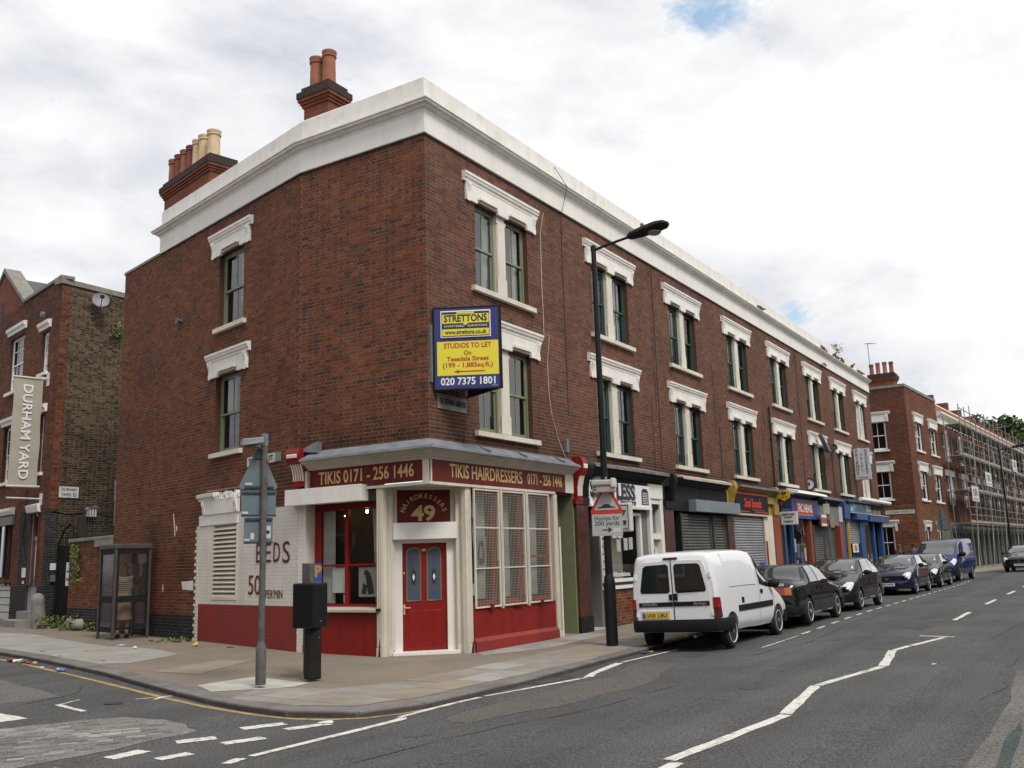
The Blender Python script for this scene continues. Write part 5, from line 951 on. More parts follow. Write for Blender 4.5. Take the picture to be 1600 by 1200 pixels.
for i in range(10):
    for k in range(5):
        a = 17.57+i*.235; z = .22+k*.235; B1('glass_block', FA, 'glassblock', gbk, (a, a+.20, -.10, -.06, z, z+.20))
dd = B1('entrance_door', FA, 'door_grey', Lb, (15.05, 15.15, -.13, -.06, .5, 3.53), (15.9, 16.0, -.13, -.06, .5, 3.53), (15.15, 15.9, -.13, -.06, 2.68, 2.80), (15.15, 15.9, -.13, -.06, 3.45, 3.53), (15.15, 15.9, -.13, -.09, .5, 2.68)); build('pane', MB().poly([FA.P(15.15, -.1, 2.8), FA.P(15.9, -.1, 2.8), FA.P(15.9, -.1, 3.45), FA.P(15.15, -.1, 3.45)]), 'pane', dd); B1('door_panel', FA, 'enamel_white', dd, (15.25, 15.62, -.09, -.08, 1.6, 2.55)); B1('door_panel', FA, 'door_grey', dd, (15.25, 15.8, -.09, -.08, .65, 1.35)); B1('letter_box', FA, 'galv', dd, (15.4, 15.65, -.09, -.078, 1.42, 1.48))
B1('step', FA, 'stone', Lb, (14.95, 16.1, -.13, .22, .05, .52)); B1('step', FA, 'stone', Lb, (14.85, 16.5, .22, .62, .05, .28))
B1('intercom', FA, 'enamel_white', Lb, (16.15, 16.35, 0, .06, 1.55, 1.85), (16.25, 16.4, 0, .02, 1.35, 1.45))
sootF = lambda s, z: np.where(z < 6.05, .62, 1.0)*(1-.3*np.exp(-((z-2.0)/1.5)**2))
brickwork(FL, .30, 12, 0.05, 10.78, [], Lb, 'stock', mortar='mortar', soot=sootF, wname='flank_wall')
brickwork(FL, 0, .30, 3.6, 10.78, [], Lb, 'red', mortar='mortar_dark', rev=0); brickwork(FL, 0, .30, 0, 3.6, [], Lb, 'black', mortar='mortar_dark', rev=0)
build('coping', MB().sprism(FL, [(-.35, 10.78), (.05, 10.78), (.05, 10.95), (-.35, 11.0)], -.06, 12), 'coping', Lb)
B1('sign_plate', FL, 'paper', Lb, (.12, .32, .0, .02, 1.75, 1.95)); B1('meter_box', FL, 'grey_paint', Lb, (.14, .34, .0, .1, 1.4, 1.6))
build('pipe', MB().tube([FL.P(2.18, .12, 3.1), FL.P(2.18, .12, 4.58)], .05), 'pipe_grey', Lb); build('cable', MB().tube([FL.P(.1+.2*k, .02, 3.55-.06*math.sin(k*.7)-.01*k) for k in range(11)], .016, n=5), 'litter_dark', Lb)
build('cable', MB().tube([FA.P(16.5, .02, 4.3), FA.P(16.45, .03, 3.4), FA.P(16.6, .03, 2.8), FA.P(16.2, .04, 2.0)], .015, n=5), 'litter_dark', Lb); build('flue', MB().tube([FA.P(15.6, .1, 10.0), FA.P(15.6, .2, 10.0)], .09, n=10), 'grey_paint', Lb)
B1('opening', FL, 'room', Lb, (.95, 1.35, 0, .01, 2.55, 3.4))
dsh = thing('satellite_dish', 'grey satellite dish high on the stock brick flank', 'satellite dish', FL.P(1.12, 0, 10.4)); fd = FL.P(1.12, .38, 10.42); ax = V((-.45, -.85, .30)).normalized()
build('reflector', MB().lathe([(.02, -.10), (.11, -.09), (.20, -.06), (.27, -.02), (.26, -.01), (.19, -.045), (.10, -.075), (.02, -.085)], fd, ax, n=20), 'dish', dsh, smooth=True); build('arm', MB().tube([fd-ax*.1+V((0, 0, -.3)), fd+ax*.38+V((0, 0, -.12))], .014).box(F(fd+ax*.38, (1, 0, 0), (0, 1, 0)), -.05, .05, -.04, .04, -.16, -.06), 'black_matt', dsh); build('bracket', MB().tube([FL.P(1.12, 0, 10.25), fd-ax*.1], .02), 'pole_grey', dsh)
tag(build('flood_light', MB().box(FL, 1.22, 1.52, 0, .16, 3.38, 3.72).sprism(FL, [(0, 3.72), (.22, 3.70), (.16, 3.6), (0, 3.6)], 1.2, 1.54), 'enamel_white'), 'white boxy security light on the stock brick flank wall', 'security light')
np_ = tag(B1('street_nameplate', FL, 'enamel_white', None, (.27, .93, .0, .02, 3.96, 4.30)), 'worn white nameplate high on the stock brick flank wall', 'street sign'); ftext(np_, 'DURHAM', FL, .60, .022, 4.21, .13, 'ink', fitw=.5); ftext(np_, 'YARD. E2', FL, .60, .022, 4.05, .13, 'ink', fitw=.52)
# hanging banner
bn = thing('hanging_banner', 'tall beige vertical banner lettered in white beside the yard', 'banner', FA.P(15.1, .6, 6)); bf = F(FA.P(15.1, 0, 0), AN, -AD)
pts = []; 
for i in range(25):
    z = 4.34+(7.72-4.34)*i/24; w = .012*math.sin(i*.8)
    pts += [bf.P(.16+.01*math.sin(i*.5), w, z), bf.P(.58, -w, z), bf.P(1.0+.008*math.sin(i*.6), w*.6, z)]
build('cloth', MB().add(pts, [(3*i+k, 3*i+k+1, 3*i+k+4, 3*i+k+3) for i in range(24) for k in (0, 1)]), 'banner', bn, smooth=True, angle=80)
for z in (7.76, 4.33): build('rod', MB().tube([bf.P(.08, 0, z), bf.P(1.05, 0, z)], .035, n=8), 'enamel_white', bn)
build('arm', MB().tube([bf.P(0, 0, 7.80), bf.P(.3, 0, 7.80)], .03), 'enamel_white', bn); build('arm', MB().tube([bf.P(0, 0, 3.95), bf.P(1.02, 0, 3.97)], .028), 'enamel_white', bn)
for q in ((7.55, 7.98), (3.75, 4.12)): B1('wall_plate', bf, 'enamel_white', bn, (0, .03, -.1, .1, *q))
text(bn, 'DURHAM YARD', bf.P(.60, .022, 6.05), (0, 0, -1), -AN, .40, 'sign_white', fitw=2.98, bold=.006)
# low boundary wall, gate, railings, stones, weeds
lw = thing('boundary_wall', 'low red brick wall with stone coping and dark base beside the phone box', 'wall', FA.P(10.4, 0, 0))
brickwork(FA, 9.22, 12.35, .68, 2.50, [], lw, 'low', mortar='mortar_dark', rev=0); brickwork(FA, 9.22, 12.35, .0, .68, [], lw, 'black', mortar='mortar_dark', rev=0); B1('end', FA, 'stall_brick', lw, (12.2, 12.349, -.3, -.002, 0, 2.5)); build('coping', MB().box(FA, 9.22, 12.42, -.34, .06, 2.50, 2.60), 'coping', lw, bevel=.02); B1('coping_stone', FA, 'stone', lw, (9.22, 10.35, .0, .075, 2.32, 2.50))
rl = thing('railing', 'dark rusty railing on top of the low red wall', 'railing', FA.P(10.8, -.2, 2.6)); mb = MB()
for k in range(15): build('bar', MB().tube([FA.P(9.4+k*.2, -.2, 2.6), FA.P(9.4+k*.2, -.2, 3.5)], .012, n=4), 'litter_dark', rl)
build('rail', MB().box(FA, 9.3, 12.3, -.215, -.185, 3.5, 3.53).box(FA, 9.3, 12.3, -.215, -.185, 2.68, 2.71), 'litter_dark', rl)
gt = thing('yard_gate', 'tall black iron gate with a white notice beside the red wall', 'gate', FA.P(13.3, 0, 0))
build('leaf_frame', MB().tube([FA.P(14.25, -.3, .1), FA.P(14.25, -.3, 2.5), FA.P(13.6, -.25, 2.95), FA.P(12.9, -.2, 3.1), FA.P(12.45, -.1, 3.0), FA.P(12.45, -.1, .1)], .03, n=5), 'black_matt', gt); B1('sheet', FA, 'soot', gt, (12.45, 14.25, -.34, -.31, .15, 2.45))
for k in range(9): build('bar', MB().tube([FA.P(12.6+k*.2, -.28, .12), FA.P(12.6+k*.2, -.28, 2.85-.03*abs(k-3)**1.3)], .014, n=4), 'black_matt', gt)
B1('notice', FA, 'paper', gt, (12.48, 12.86, -.10, -.09, 1.28, 1.95)); B1('notice_print', FA, 'litter_red', gt, (12.53, 12.8, -.09, -.088, 1.42, 1.50)); B1('notice_print', FA, 'blue_sign', gt, (12.53, 12.8, -.09, -.088, 1.66, 1.72))
def rock(name, c, r, m, label, cat, sq=(1, 1, 1), seed=0):
    bm = bmesh.new(); bmesh.ops.create_icosphere(bm, subdivisions=2, radius=1); rr = random.Random(seed)
    for v in bm.verts: v.co = V((v.co.x*sq[0], v.co.y*sq[1], v.co.z*sq[2]))*r*rr.uniform(.86, 1.1)
    me = bpy.data.meshes.new(name); bm.to_mesh(me); bm.free(); me.materials.append(M[m])
    for p in me.polygons: p.use_smooth = True
    o = link(name, me); o.location = c; return tag(o, label, cat)
bo = tag(build('guard_stone', MB().lathe([(.21, 0), (.20, .35), (.18, .62), (.175, .70), (.185, .80), (.17, .90), (.13, .97), (.06, 1.01)], gp(2.95, 16.7, 0), (-.12, -.05, 1), n=12), 'stone', smooth=True), 'stone guard post with rounded head at the yard corner', 'bollard')
rock('boulder', gp(2.85, 14.9, .16), .22, 'stone', 'dark rounded boulder at the foot of the gate', 'stone', (1, 1, .95), 3); rock('boulder', gp(2.65, 14.2, .15), .22, 'concrete_grey', 'paler broken boulder at the foot of the red wall', 'stone', (1.3, 1, .8), 5)
def tuft(name, c, r, h, n, m, label, cat='weeds', seed=1, hang=False):
    rr = random.Random(seed); mb = MB()
    for _ in range(n):
        a = rr.uniform(0, 6.28); q = rr.random()**.5*r; p = V(c)+V((q*math.cos(a), q*math.sin(a), rr.random()**1.3*h if not hang else -rr.random()*h)); s_ = rr.uniform(.03, .075); x = V((rr.uniform(-1, 1), rr.uniform(-1, 1), rr.uniform(-.6, .8))).normalized(); y = x.cross(V((rr.uniform(-1, 1), rr.uniform(-1, 1), 1))).normalized()
        mb.poly([p-x*s_, p-y*s_*.5, p+x*s_, p+y*s_*.5])
    o = build(name, mb, m); o['kind'] = 'stuff'; o['label'] = label; o['category'] = cat; return o
tuft('weeds', gp(3.0, 16.2, .0), .42, .35, 260, 'weed', 'green weeds at the foot of the stock brick flank', seed=2); tuft('weeds', gp(2.75, 14.5, .02), .55, .42, 320, 'weed', 'leafy weeds round the boulders by the gate', seed=3); tuft('weeds', gp(2.45, 13.4, .0), .25, .25, 110, 'weed', 'small weed clump under the red wall', seed=4)
ivy = MB(); rr = random.Random(8)
for _ in range(420):
    t = rr.betavariate(1.2, 2.5); p = FA.P(12.1-.5*rr.random()-t*.7*rr.random(), .04+.08*rr.random(), 2.45-1.5*t); s_ = rr.uniform(.025, .06); x = V((rr.uniform(-1, 1), rr.uniform(-1, 1), rr.uniform(-1, 1))).normalized(); y = x.cross(AN).normalized(); ivy.poly([p-x*s_, p-y*s_*.6, p+x*s_, p+y*s_*.6])
o = build('ivy', ivy, 'weed'); o['kind'] = 'stuff'; o['label'] = 'creeper hanging down the end of the low red wall'; o['category'] = 'creeper'
tuft('buddleia', FL.P(1.95, .1, 9.35), .22, .5, 120, 'weed', 'small bush growing from the flank wall near the terrace', 'shrub', 5); tuft('buddleia', FL.P(1.55, .08, 10.45), .17, .28, 80, 'weed', 'tuft of leaves growing under the flank coping', 'shrub', 6)
# ---------------------------------------------------------------- red brick house across the next side street and scaffolded terrace
C2 = V((46, -.55, 0)); th = math.radians(-3.2); FQ = F(C2, (math.cos(th), math.sin(th), 0), (math.sin(th), -math.cos(th), 0)); FP = F(C2, (0, 1, 0), (-1, 0, 0))
Rb = thing('red_brick_house', 'bright red brick corner house with white sashes beyond the far side street', 'house', C2)
def simple_window(fr, a, b, z0, z1, parent, hoodh=.5, m='sash_white', bars=True):
    w = sash(fr, a, b, z0, z1, -.08, m, parent, curtain=None)
    if hoodh:
        hd = build('window_hood', MB().box(fr, a-.2, b+.2, 0, .06, z1-.05, z1+hoodh-.18).sprism(fr, [(0, z1+hoodh-.18), (.08, z1+hoodh-.18), (.14, z1+hoodh-.06), (.15, z1+hoodh), (0, z1+hoodh+.03)], a-.32, b+.32), 'white_paint', parent)
        for s_ in (a-.14, b+.14): build('console', MB().sprism(fr, [(.06, z1+hoodh-.18), (.13, z1+hoodh-.2), (.12, z1+hoodh-.35), (.08, z1+hoodh-.6), (0, z1+hoodh-.65)], s_-.07, s_+.07), 'white_paint', hd)
    sill(fr, a-.12, b+.12, z0, parent, 'white_paint')
wR = [(1.7, 3.5, 7.45, 9.25), (5.6, 7.5, 7.45, 9.25), (1.7, 3.5, 4.45, 6.25), (5.6, 7.5, 4.45, 6.25), (1.6, 2.7, 1.0, 2.9), (4.9, 6.0, 1.0, 2.9), (6.7, 7.8, .3, 2.9)]
wS = [(1.25, 2.25, 7.45, 9.2), (1.25, 2.25, 4.5, 6.2), (1.35, 2.3, 1.0, 2.95)]
brickwork(FQ, 0, 8.3, 4.25, 11.15, wR, Rb, 'red'); brickwork(FP, 0, 9, 4.25, 11.15, wS, Rb, 'deep'); brickwork(FQ, 0, 8.3, .15, 4.25, wR, Rb, 'low'); brickwork(FP, 0, 9, .15, 4.25, wS, Rb, 'low')
for q in wR[:6]: simple_window(FQ, *q, Rb, .5 if q[2] > 3 else .3)
for q in wS: simple_window(FP, *q, Rb, .55 if q[2] > 3 else .3)
B1('side_door', FQ, 'soot', Rb, (6.7, 7.8, -.12, -.08, .3, 2.9))
build('coping', MB().sweep([(46, 9), (46, -.55), tuple(FQ.P(8.3, 0, 0))[:2]], [(-.3, 11.15), (.05, 11.15), (.05, 11.32), (-.3, 11.36)]), 'coping', Rb); build('band', MB().box(FP, 0, 9, 0, .015, 4.2, 4.28), 'reveal_brick', Rb)
stack(FP, .55, 2.1, -1.3, -.4, 10.6, 12.15, Rb, [(.72, -.85, 'pot_dark', .75), (1.1, -.85, 'pot_red', .78), (1.5, -.85, 'pot_red', .78), (1.88, -.85, 'pot_dark', .72)], pr=.13)
build('roof', MB().poly([FP.P(0, -.1, 10.9), FP.P(9, -.1, 10.9), FP.P(9, -9, 10.9), FP.P(0, -9, 10.9)]), 'slate', Rb)
tn = tag(B1('street_nameplate', FP, 'enamel_white', None, (.12, 1.75, 0, .02, 3.62, 3.84)), 'long white street nameplate on the side of the red brick house', 'street sign'); ftext(tn, 'THOMERS STREET E2', FP, .93, .022, 3.73, .15, 'ink', fitw=1.45)
B1('bracket_lamp', FQ, 'grey_paint', Rb, (4.0, 4.9, 0, .02, 6.0, 6.5)); tag(build('corner_corbel', MB().hexa([C2+V(q) for q in ((-.3, -.35, 3.3), (.9, -.35, 3.3), (-.3, .8, 3.3), (.9, .8, 3.3), (-.02, -.02, 2.95), (.9, -.02, 2.95), (-.02, .8, 2.95), (.9, .8, 2.95))]), 'stall_brick'), 'brick corbel jutting from the corner of the red house', 'corbel') if 0 else None
Tb = thing('scaffolded_terrace', 'long brick terrace with white cornice hidden behind scaffolding', 'terrace', FQ.P(25, 0, 0)); wT = []
s = 9.2
while s < 52:
    for z0, z1 in ((7.35, 9.2), (4.4, 6.3)): wT += [(s, s+1.0, z0, z1), (s+1.5, s+2.5, z0, z1)]
    s += 4.6
brickwork(FQ, 8.3, 54, .2, 9.75, wT, Tb, 'low', rev=.1, mortar='mortar_dark')
for q in wT: build('window', MB().box(FQ, q[0], q[0]+.06, -.09, -.03, q[2], q[3]).box(FQ, q[1]-.06, q[1], -.09, -.03, q[2], q[3]).box(FQ, q[0]+.06, q[1]-.06, -.09, -.03, (q[2]+q[3])/2-.03, (q[2]+q[3])/2+.03), 'sash_white', Tb); build('pane', MB().poly([FQ.P(q[0], -.07, q[2]), FQ.P(q[1], -.07, q[2]), FQ.P(q[1], -.07, q[3]), FQ.P(q[0], -.07, q[3])]), 'pane', Tb)
build('room', MB().poly([FQ.P(8.4, -.5, .3), FQ.P(54, -.5, .3), FQ.P(54, -.5, 9.7), FQ.P(8.4, -.5, 9.7)]), 'room', Tb)
s = 10.35
for k in range(10): build('surround', MB().box(FQ, 10.22+k*4.6, 10.68+k*4.6, 0, .08, 4.3, 6.5).box(FQ, 10.22+k*4.6, 10.68+k*4.6, 0, .08, 7.3, 9.4).box(FQ, 9.0+k*4.6, 11.9+k*4.6, 0, .1, 6.3, 6.7), 'stucco', Tb)
build('cornice', MB().box(FQ, 8.35, 54, 0, .06, 9.75, 10.2).sprism(FQ, [(0, 10.2), (.1, 10.2), (.35, 10.4), (.35, 10.5), (0, 10.55)], 8.3, 54), 'stucco', Tb); B1('parapet', FQ, 'stall_brick', Tb, (8.35, 54, -.25, -.02, 10.5, 10.95)); B1('coping', FQ, 'stucco', Tb, (8.35, 54, -.3, .02, 10.95, 11.03))
for k in range(10): B1('party_wall', FQ, 'chimney_brick', Tb, (8.4+k*4.6, 8.75+k*4.6, -3.5, -.1, 10.5, 11.7)); B1('chimney_stack', FQ, 'chimney_dark', Tb, (8.2+k*4.6, 8.95+k*4.6, -5, -3.2, 10.5, 12.3)) if k % 2 else None
for k in range(22): B1('shop_pier', FQ, 'stone', Tb, (8.6+k*2.1, 8.9+k*2.1, 0, .1, .2, 3.2))
B1('shop_front', FQ, 'soot', Tb, (8.4, 54, 0, .05, .2, 2.4)); B1('shop_fascia', FQ, 'grey_paint', Tb, (8.4, 54, 0, .12, 2.5, 3.2))
Sc = thing('scaffolding', 'grey tube scaffolding with timber lifts across the far terrace', 'scaffolding', FQ.P(25, .8, .2)); rr = random.Random(4)
lifts = (3.10, 5.25, 7.5, 9.6)
for k in range(22):
    s = 8.55+k*1.9
    for d in (.35, 1.35): build('standard', MB().tube([FQ.P(s, d, .15), FQ.P(s+rr.uniform(-.05, .05), d, 10.9+rr.uniform(-.3, .5) if d > 1 else 10.2)], .032, n=5), 'scaff', Sc)
    build('transom', MB().tube([FQ.P(s+.1, .1, 3.0), FQ.P(s+.1, 1.6, 3.0)], .03, n=4).tube([FQ.P(s+.1, .1, 5.15), FQ.P(s+.1, 1.6, 5.15)], .03, n=4).tube([FQ.P(s+.1, .1, 7.4), FQ.P(s+.1, 1.6, 7.4)], .03, n=4).tube([FQ.P(s+.1, .1, 9.5), FQ.P(s+.1, 1.6, 9.5)], .03, n=4), 'scaff', Sc)
for z in lifts:
    for zz, d in ((z-.08, 1.38), (z-.08, .32), (z+.55, 1.38), (z+1.05, 1.38)): build('ledger', MB().tube([FQ.P(8.4, d, zz), FQ.P(49, d, zz+rr.uniform(-.05, .05))], .03, n=5), 'scaff', Sc)
    for j in range(4):
        for i in range(11): build('board', MB().box(FQ, 8.5+i*3.7, 8.5+i*3.7+3.68, .38+j*.235, .38+j*.235+.225, z, z+.04), 'scaff_board', Sc)
    build('toe_board', MB().box(FQ, 8.5, 49, 1.31, 1.345, z+.04, z+.2), 'scaff_board', Sc)
for k in range(7): s = 9+k*5.7; build('brace', MB().tube([FQ.P(s, 1.42, .2), FQ.P(s+3.6, 1.42, 9.4)], .03, n=5), 'scaff', Sc)
for s, z, lab in ((9.4, 4.55, 'white scaffold company board at the near end of the scaffolding, lowest'), (15.2, 5.8, 'white scaffold company board in the middle of the scaffolding'), (28.5, 7.6, 'white green lettered board high at the far end of the scaffolding')):
    o = tag(B1('scaffold_sign', FQ, 'enamel_white', None, (s, s+2.3, 1.42, 1.45, z, z+1.0)), lab, 'sign', 'scaffold company boards'); ftext(o, 'QBL', FQ, s+1.15, 1.455, z+.6, .55, 'enamel_green', fitw=1.6, bold=.03); B1('print', FQ, 'enamel_green', o, (s+.3, s+2.0, 1.45, 1.454, z+.12, z+.2))
# trees beyond
def tree(loc, h, r, label, seed, n=6500):
    t = thing('tree', label, 'tree', loc, 'trees beyond the scaffolding'); rr = random.Random(seed); c = V(loc); mb = MB().tube([c, c+V((.1, 0, h*.3)), c+V((-.1, .1, h*.55))], [.3, .24, .14], n=7); cl = []
    for k in range(15):
        a = rr.uniform(0, 6.28); q = rr.uniform(.2, .85)*r; p = c+V((q*math.cos(a), q*math.sin(a), h*rr.uniform(.48, .92))); cl.append((p, rr.uniform(.25, .45)*r)); mb.tube([c+V((0, 0, h*rr.uniform(.28, .5))), (c+p)/2+V((0, 0, h*.25)), p], [.10, .06, .03], n=5)
    build('trunk', mb, 'bark', t, smooth=True)
    for k, m in ((0, 'leaf'), (1, 'leaf_dark')):
        mb = MB()
        for _ in range(n//2):
            p, q = rr.choice(cl); d = V((rr.gauss(0, 1), rr.gauss(0, 1), rr.gauss(0, .8))).normalized()*q*rr.random()**.4; s_ = rr.uniform(.16, .42); x = V((rr.uniform(-1, 1), rr.uniform(-1, 1), rr.uniform(-.5, .5))).normalized(); y = x.cross(V((rr.uniform(-1, 1), rr.uniform(-1, 1), 1))).normalized(); e = p+d; mb.poly([e-x*s_, e-y*s_*.6, e+x*s_, e+y*s_*.6])
        build('crown', mb, m, t)
tree((86, 1.2, .2), 13.4, 4.2, 'green tree showing over the middle of the scaffolded terrace', 1); tree((104, -5.0, .2), 16.5, 6.0, 'tall dark tree at the far right end of the street', 2, 9000); tree((96, .5, .2), 15, 3.6, 'smaller tree between two larger ones behind the scaffolding', 3)
tree((120, -13, .2), 14, 6, 'far tree closing the view down the street', 7, 6000)
hz = thing('end_house', 'low pale houses closing the far end of the street', 'house', (150, -14, 0)); B1('wall', W, 'stall_brick', hz, (150, 158, -30, 4, 0, 9)); B1('roof', W, 'slate', hz, (149.5, 158.5, -30.5, 4.5, 9, 9.4))
mb = MB()
for k in range(10): mb.box(W, 149.95, 149.99, -28+3*k, -26.8+3*k, 5, 6.8)
build('window', mb, 'sash_white', hz, kind='stuff')
# ---------------------------------------------------------------- signs fixed to the buildings
P0 = V((.14, -.03, 0)); P1 = V((.756, -1.14, 0)); P2 = V((1.25, -.03, 0)); tb_ = (P1-P0).normalized(); fb = F(P0, tb_, (tb_.y, -tb_.x, 0)); LB = (P1-P0).length; t2 = (P2-P1).normalized(); fb2 = F(P1, t2, (t2.y, -t2.x, 0)); L2 = (P2-P1).length
lb = thing('letting_board', 'blue and yellow vee shaped letting board projecting above the corner fascia', 'sign', (.5, -.4, 4.75)); Z0, Z1 = 4.75, 6.33
build('panel', MB().box(fb, .03, LB-.03, -.03, 0, Z0+.02, Z1-.02), 'board_blue', lb); build('panel', MB().box(fb2, .03, L2-.03, -.03, 0, Z0+.02, Z1-.02), 'board_blue', lb)
build('frame', MB().box(fb, 0, .03, -.05, .012, Z0, Z1).box(fb, LB-.03, LB+.02, -.05, .012, Z0, Z1).box(fb, .03, LB-.03, -.05, .012, Z0, Z0+.02).box(fb, .03, LB-.03, -.05, .012, Z1-.02, Z1).box(fb2, .02, L2, -.05, .012, Z0, Z0+.02), 'black_matt', lb); B1('strut', FR, 'galv', lb, (.06, .10, 0, .05, 4.9, 6.0))
HB = Z1-Z0; X = lambda f: LB*f; Zf = lambda f: Z1-HB*f
B1('plaque', fb, 'sign_white', lb, (X(.12), X(.86), 0, .03, Zf(.375), Zf(.05))); B1('print', fb, 'ink', lb, (X(.135), X(.845), .03, .033, Zf(.365), Zf(.065)))
B1('print', fb, 'board_yellow', lb, (X(.145), X(.835), .033, .036, Zf(.205), Zf(.095)), (X(.145), X(.835), .033, .036, Zf(.355), Zf(.275)), (X(.36), X(.62), .033, .036, Zf(.09), Zf(.07))); build('print', MB().prism(fb, [(X(.45), Zf(.205)), (X(.53), Zf(.205)), (X(.49), Zf(.235))], .033, .036), 'board_yellow', lb)
ftext(lb, 'STRETTONS', fb, X(.49), .038, Zf(.15), .185, 'ink', fitw=X(.64), bold=.006, ext=.001); ftext(lb, 'CHARTERED   SURVEYORS', fb, X(.49), .035, Zf(.24), .05, 'sign_white', fitw=X(.64), ext=.001); ftext(lb, 'www.strettons.co.uk', fb, X(.49), .038, Zf(.315), .115, 'ink', fitw=X(.62), bold=.003, ext=.001)
B1('print', fb, 'board_yellow', lb, (X(.06), X(.965), 0, .004, Zf(.83), Zf(.42)))
for s_, f, sz, w in (('STUDIOS TO LET', .475, .135, .70), ('On', .565, .12, .11), ('Teesdale Street', .635, .12, .62), ('(199 - 1,885sq.ft.)', .71, .125, .74)): ftext(lb, s_, fb, X(.51), .006, Zf(f), sz, 'ink_red', fitw=X(w), bold=.003, ext=.001)
build('print', MB().prism(fb, [(X(.30), Zf(.785)), (X(.38), Zf(.765)), (X(.38), Zf(.778)), (X(.76), Zf(.778)), (X(.76), Zf(.792)), (X(.38), Zf(.792)), (X(.38), Zf(.805))], .004, .007), 'news_red', lb); ftext(lb, '020 7375 1801', fb, X(.52), .004, Zf(.905), .19, 'sign_white', fitw=X(.80), bold=.004, ext=.001); B1('print', fb, 'old_plate', lb, (X(.86), X(.94), .0, .004, Zf(.968), Zf(.955)))
sn = tag(B1('street_nameplate', FR, 'old_plate', None, (.28, 1.20, 0, .03, 4.44, 4.73), bevel=.004), 'weathered grey street nameplate below the letting board on the corner', 'street sign'); ftext(sn, 'OLD BETHNAL GREEN RD', FR, .74, .032, 4.585, .16, 'litter_dark', fitw=.84, bold=.002)
sn = tag(B1('street_nameplate', FA, 'enamel_white', None, (.88, 2.05, 0, .02, 3.77, 3.96)), 'white and green street nameplate on the side wall behind the grey sign post', 'street sign'); B1('print', FA, 'enamel_green', sn, (.67, .88, 0, .021, 3.77, 3.96)); ftext(sn, 'TEESDALE ST.', FA, 1.45, .023, 3.865, .15, 'ink', fitw=1.06, bold=.003)
ov = thing('oval_sign', 'small oval grey sign projecting beside the dry cleaners black console', 'sign', (6.15, -.3, 3.28)); build('disc', MB().lathe([(.01, -.02), (.19, -.02), (.20, 0), (.19, .02), (.01, .02)], (6.15, -.25, 3.28), (-1, 0, 0), n=22), 'sign_grey', ov); build('rim', MB().lathe([(.195, -.03), (.215, -.03), (.215, .03), (.195, .03), (.195, -.03)], (6.15, -.25, 3.28), (-1, 0, 0), n=22, caps=False), 'pole_grey', ov); build('arm', MB().tube([(6.15, 0, 3.3), (6.15, -.06, 3.3)], .015), 'black_matt', ov)
for k in range(4): B1('print', F((6.15, -.25, 3.28), (0, 1, 0), (-1, 0, 0)), 'ink', ov, (-.12, .12, .02, .023, -.10+.055*k, -.085+.055*k))
fs6 = F((6.2, -.04, 0), (0, -1, 0), (-1, 0, 0)); sv = thing('projecting_sign', 'white lightbox sign partly hidden behind the humps warning plate', 'sign', (6.2, -.5, 2.5)); build('case', MB().box(fs6, .06, 1.02, -.09, .09, 2.18, 2.84), 'enamel_white', sv, bevel=.03); B1('border', fs6, 'ink', sv, (.10, .98, .09, .093, 2.24, 2.255), (.10, .98, .09, .093, 2.77, 2.785), (.10, .115, .09, .093, 2.255, 2.77), (.965, .98, .09, .093, 2.255, 2.77)); B1('arm', fs6, 'black_matt', sv, (-.04, .06, -.02, .02, 2.3, 2.34)); B1('arm', fs6, 'black_matt', sv, (-.04, .06, -.02, .02, 2.7, 2.74))
ftext(sv, 'Same Day', fs6, .54, .092, 2.64, .19, 'ink', fitw=.76, bold=.006, shear=.2); ftext(sv, 'Cleaners', fs6, .56, .092, 2.40, .19, 'ink', fitw=.70, bold=.006, shear=.2)
f21 = F((20.9, 0, 0), (0, -1, 0), (-1, 0, 0)); ep = thing('projecting_sign', 'orange shield shaped top up sign above the newsagents doorway', 'sign', (20.9, -.25, 3.6)); build('panel', MB().prism(f21, [(.05, 3.80), (.46, 3.80), (.46, 3.56), (.255, 3.44), (.05, 3.56)], -.03, .03), 'sign_orange', ep); ftext(ep, 'EP', f21, .255, .032, 3.71, .15, 'ink', fitw=.2, bold=.005); ftext(ep, 'TOP UP', f21, .255, .032, 3.58, .07, 'ink', fitw=.26); B1('arm', f21, 'black_matt', ep, (-.0, .05, -.02, .02, 3.65, 3.7)); B1('plate', f21, 'dark_blue', ep, (.02, .50, -.028, .026, 3.16, 3.5)); build('roundel', MB().lathe([(.01, 0), (.055, 0), (.055, .006), (.01, .006)], f21.P(.14, .026, 3.35), (-1, 0, 0), n=14), 'news_red', ep)
gr_ = thing('projecting_sign', 'white box sign for greetings cards and sweets on the newsagents', 'sign', (20.95, -.35, 2.8)); f2 = F((20.95, 0, 0), (0, -1, 0), (-1, 0, 0)); build('case', MB().box(f2, .04, .66, -.08, .08, 2.58, 3.05), 'enamel_white', gr_, bevel=.012)
for s_, z in (('GREETINGS', 2.95), ('CARDS', 2.85), ('SWEETS', 2.69)): ftext(gr_, s_, f2, .35, .083, z, .095, 'ink', fitw=.46 if s_ == 'GREETINGS' else .3, bold=.002)
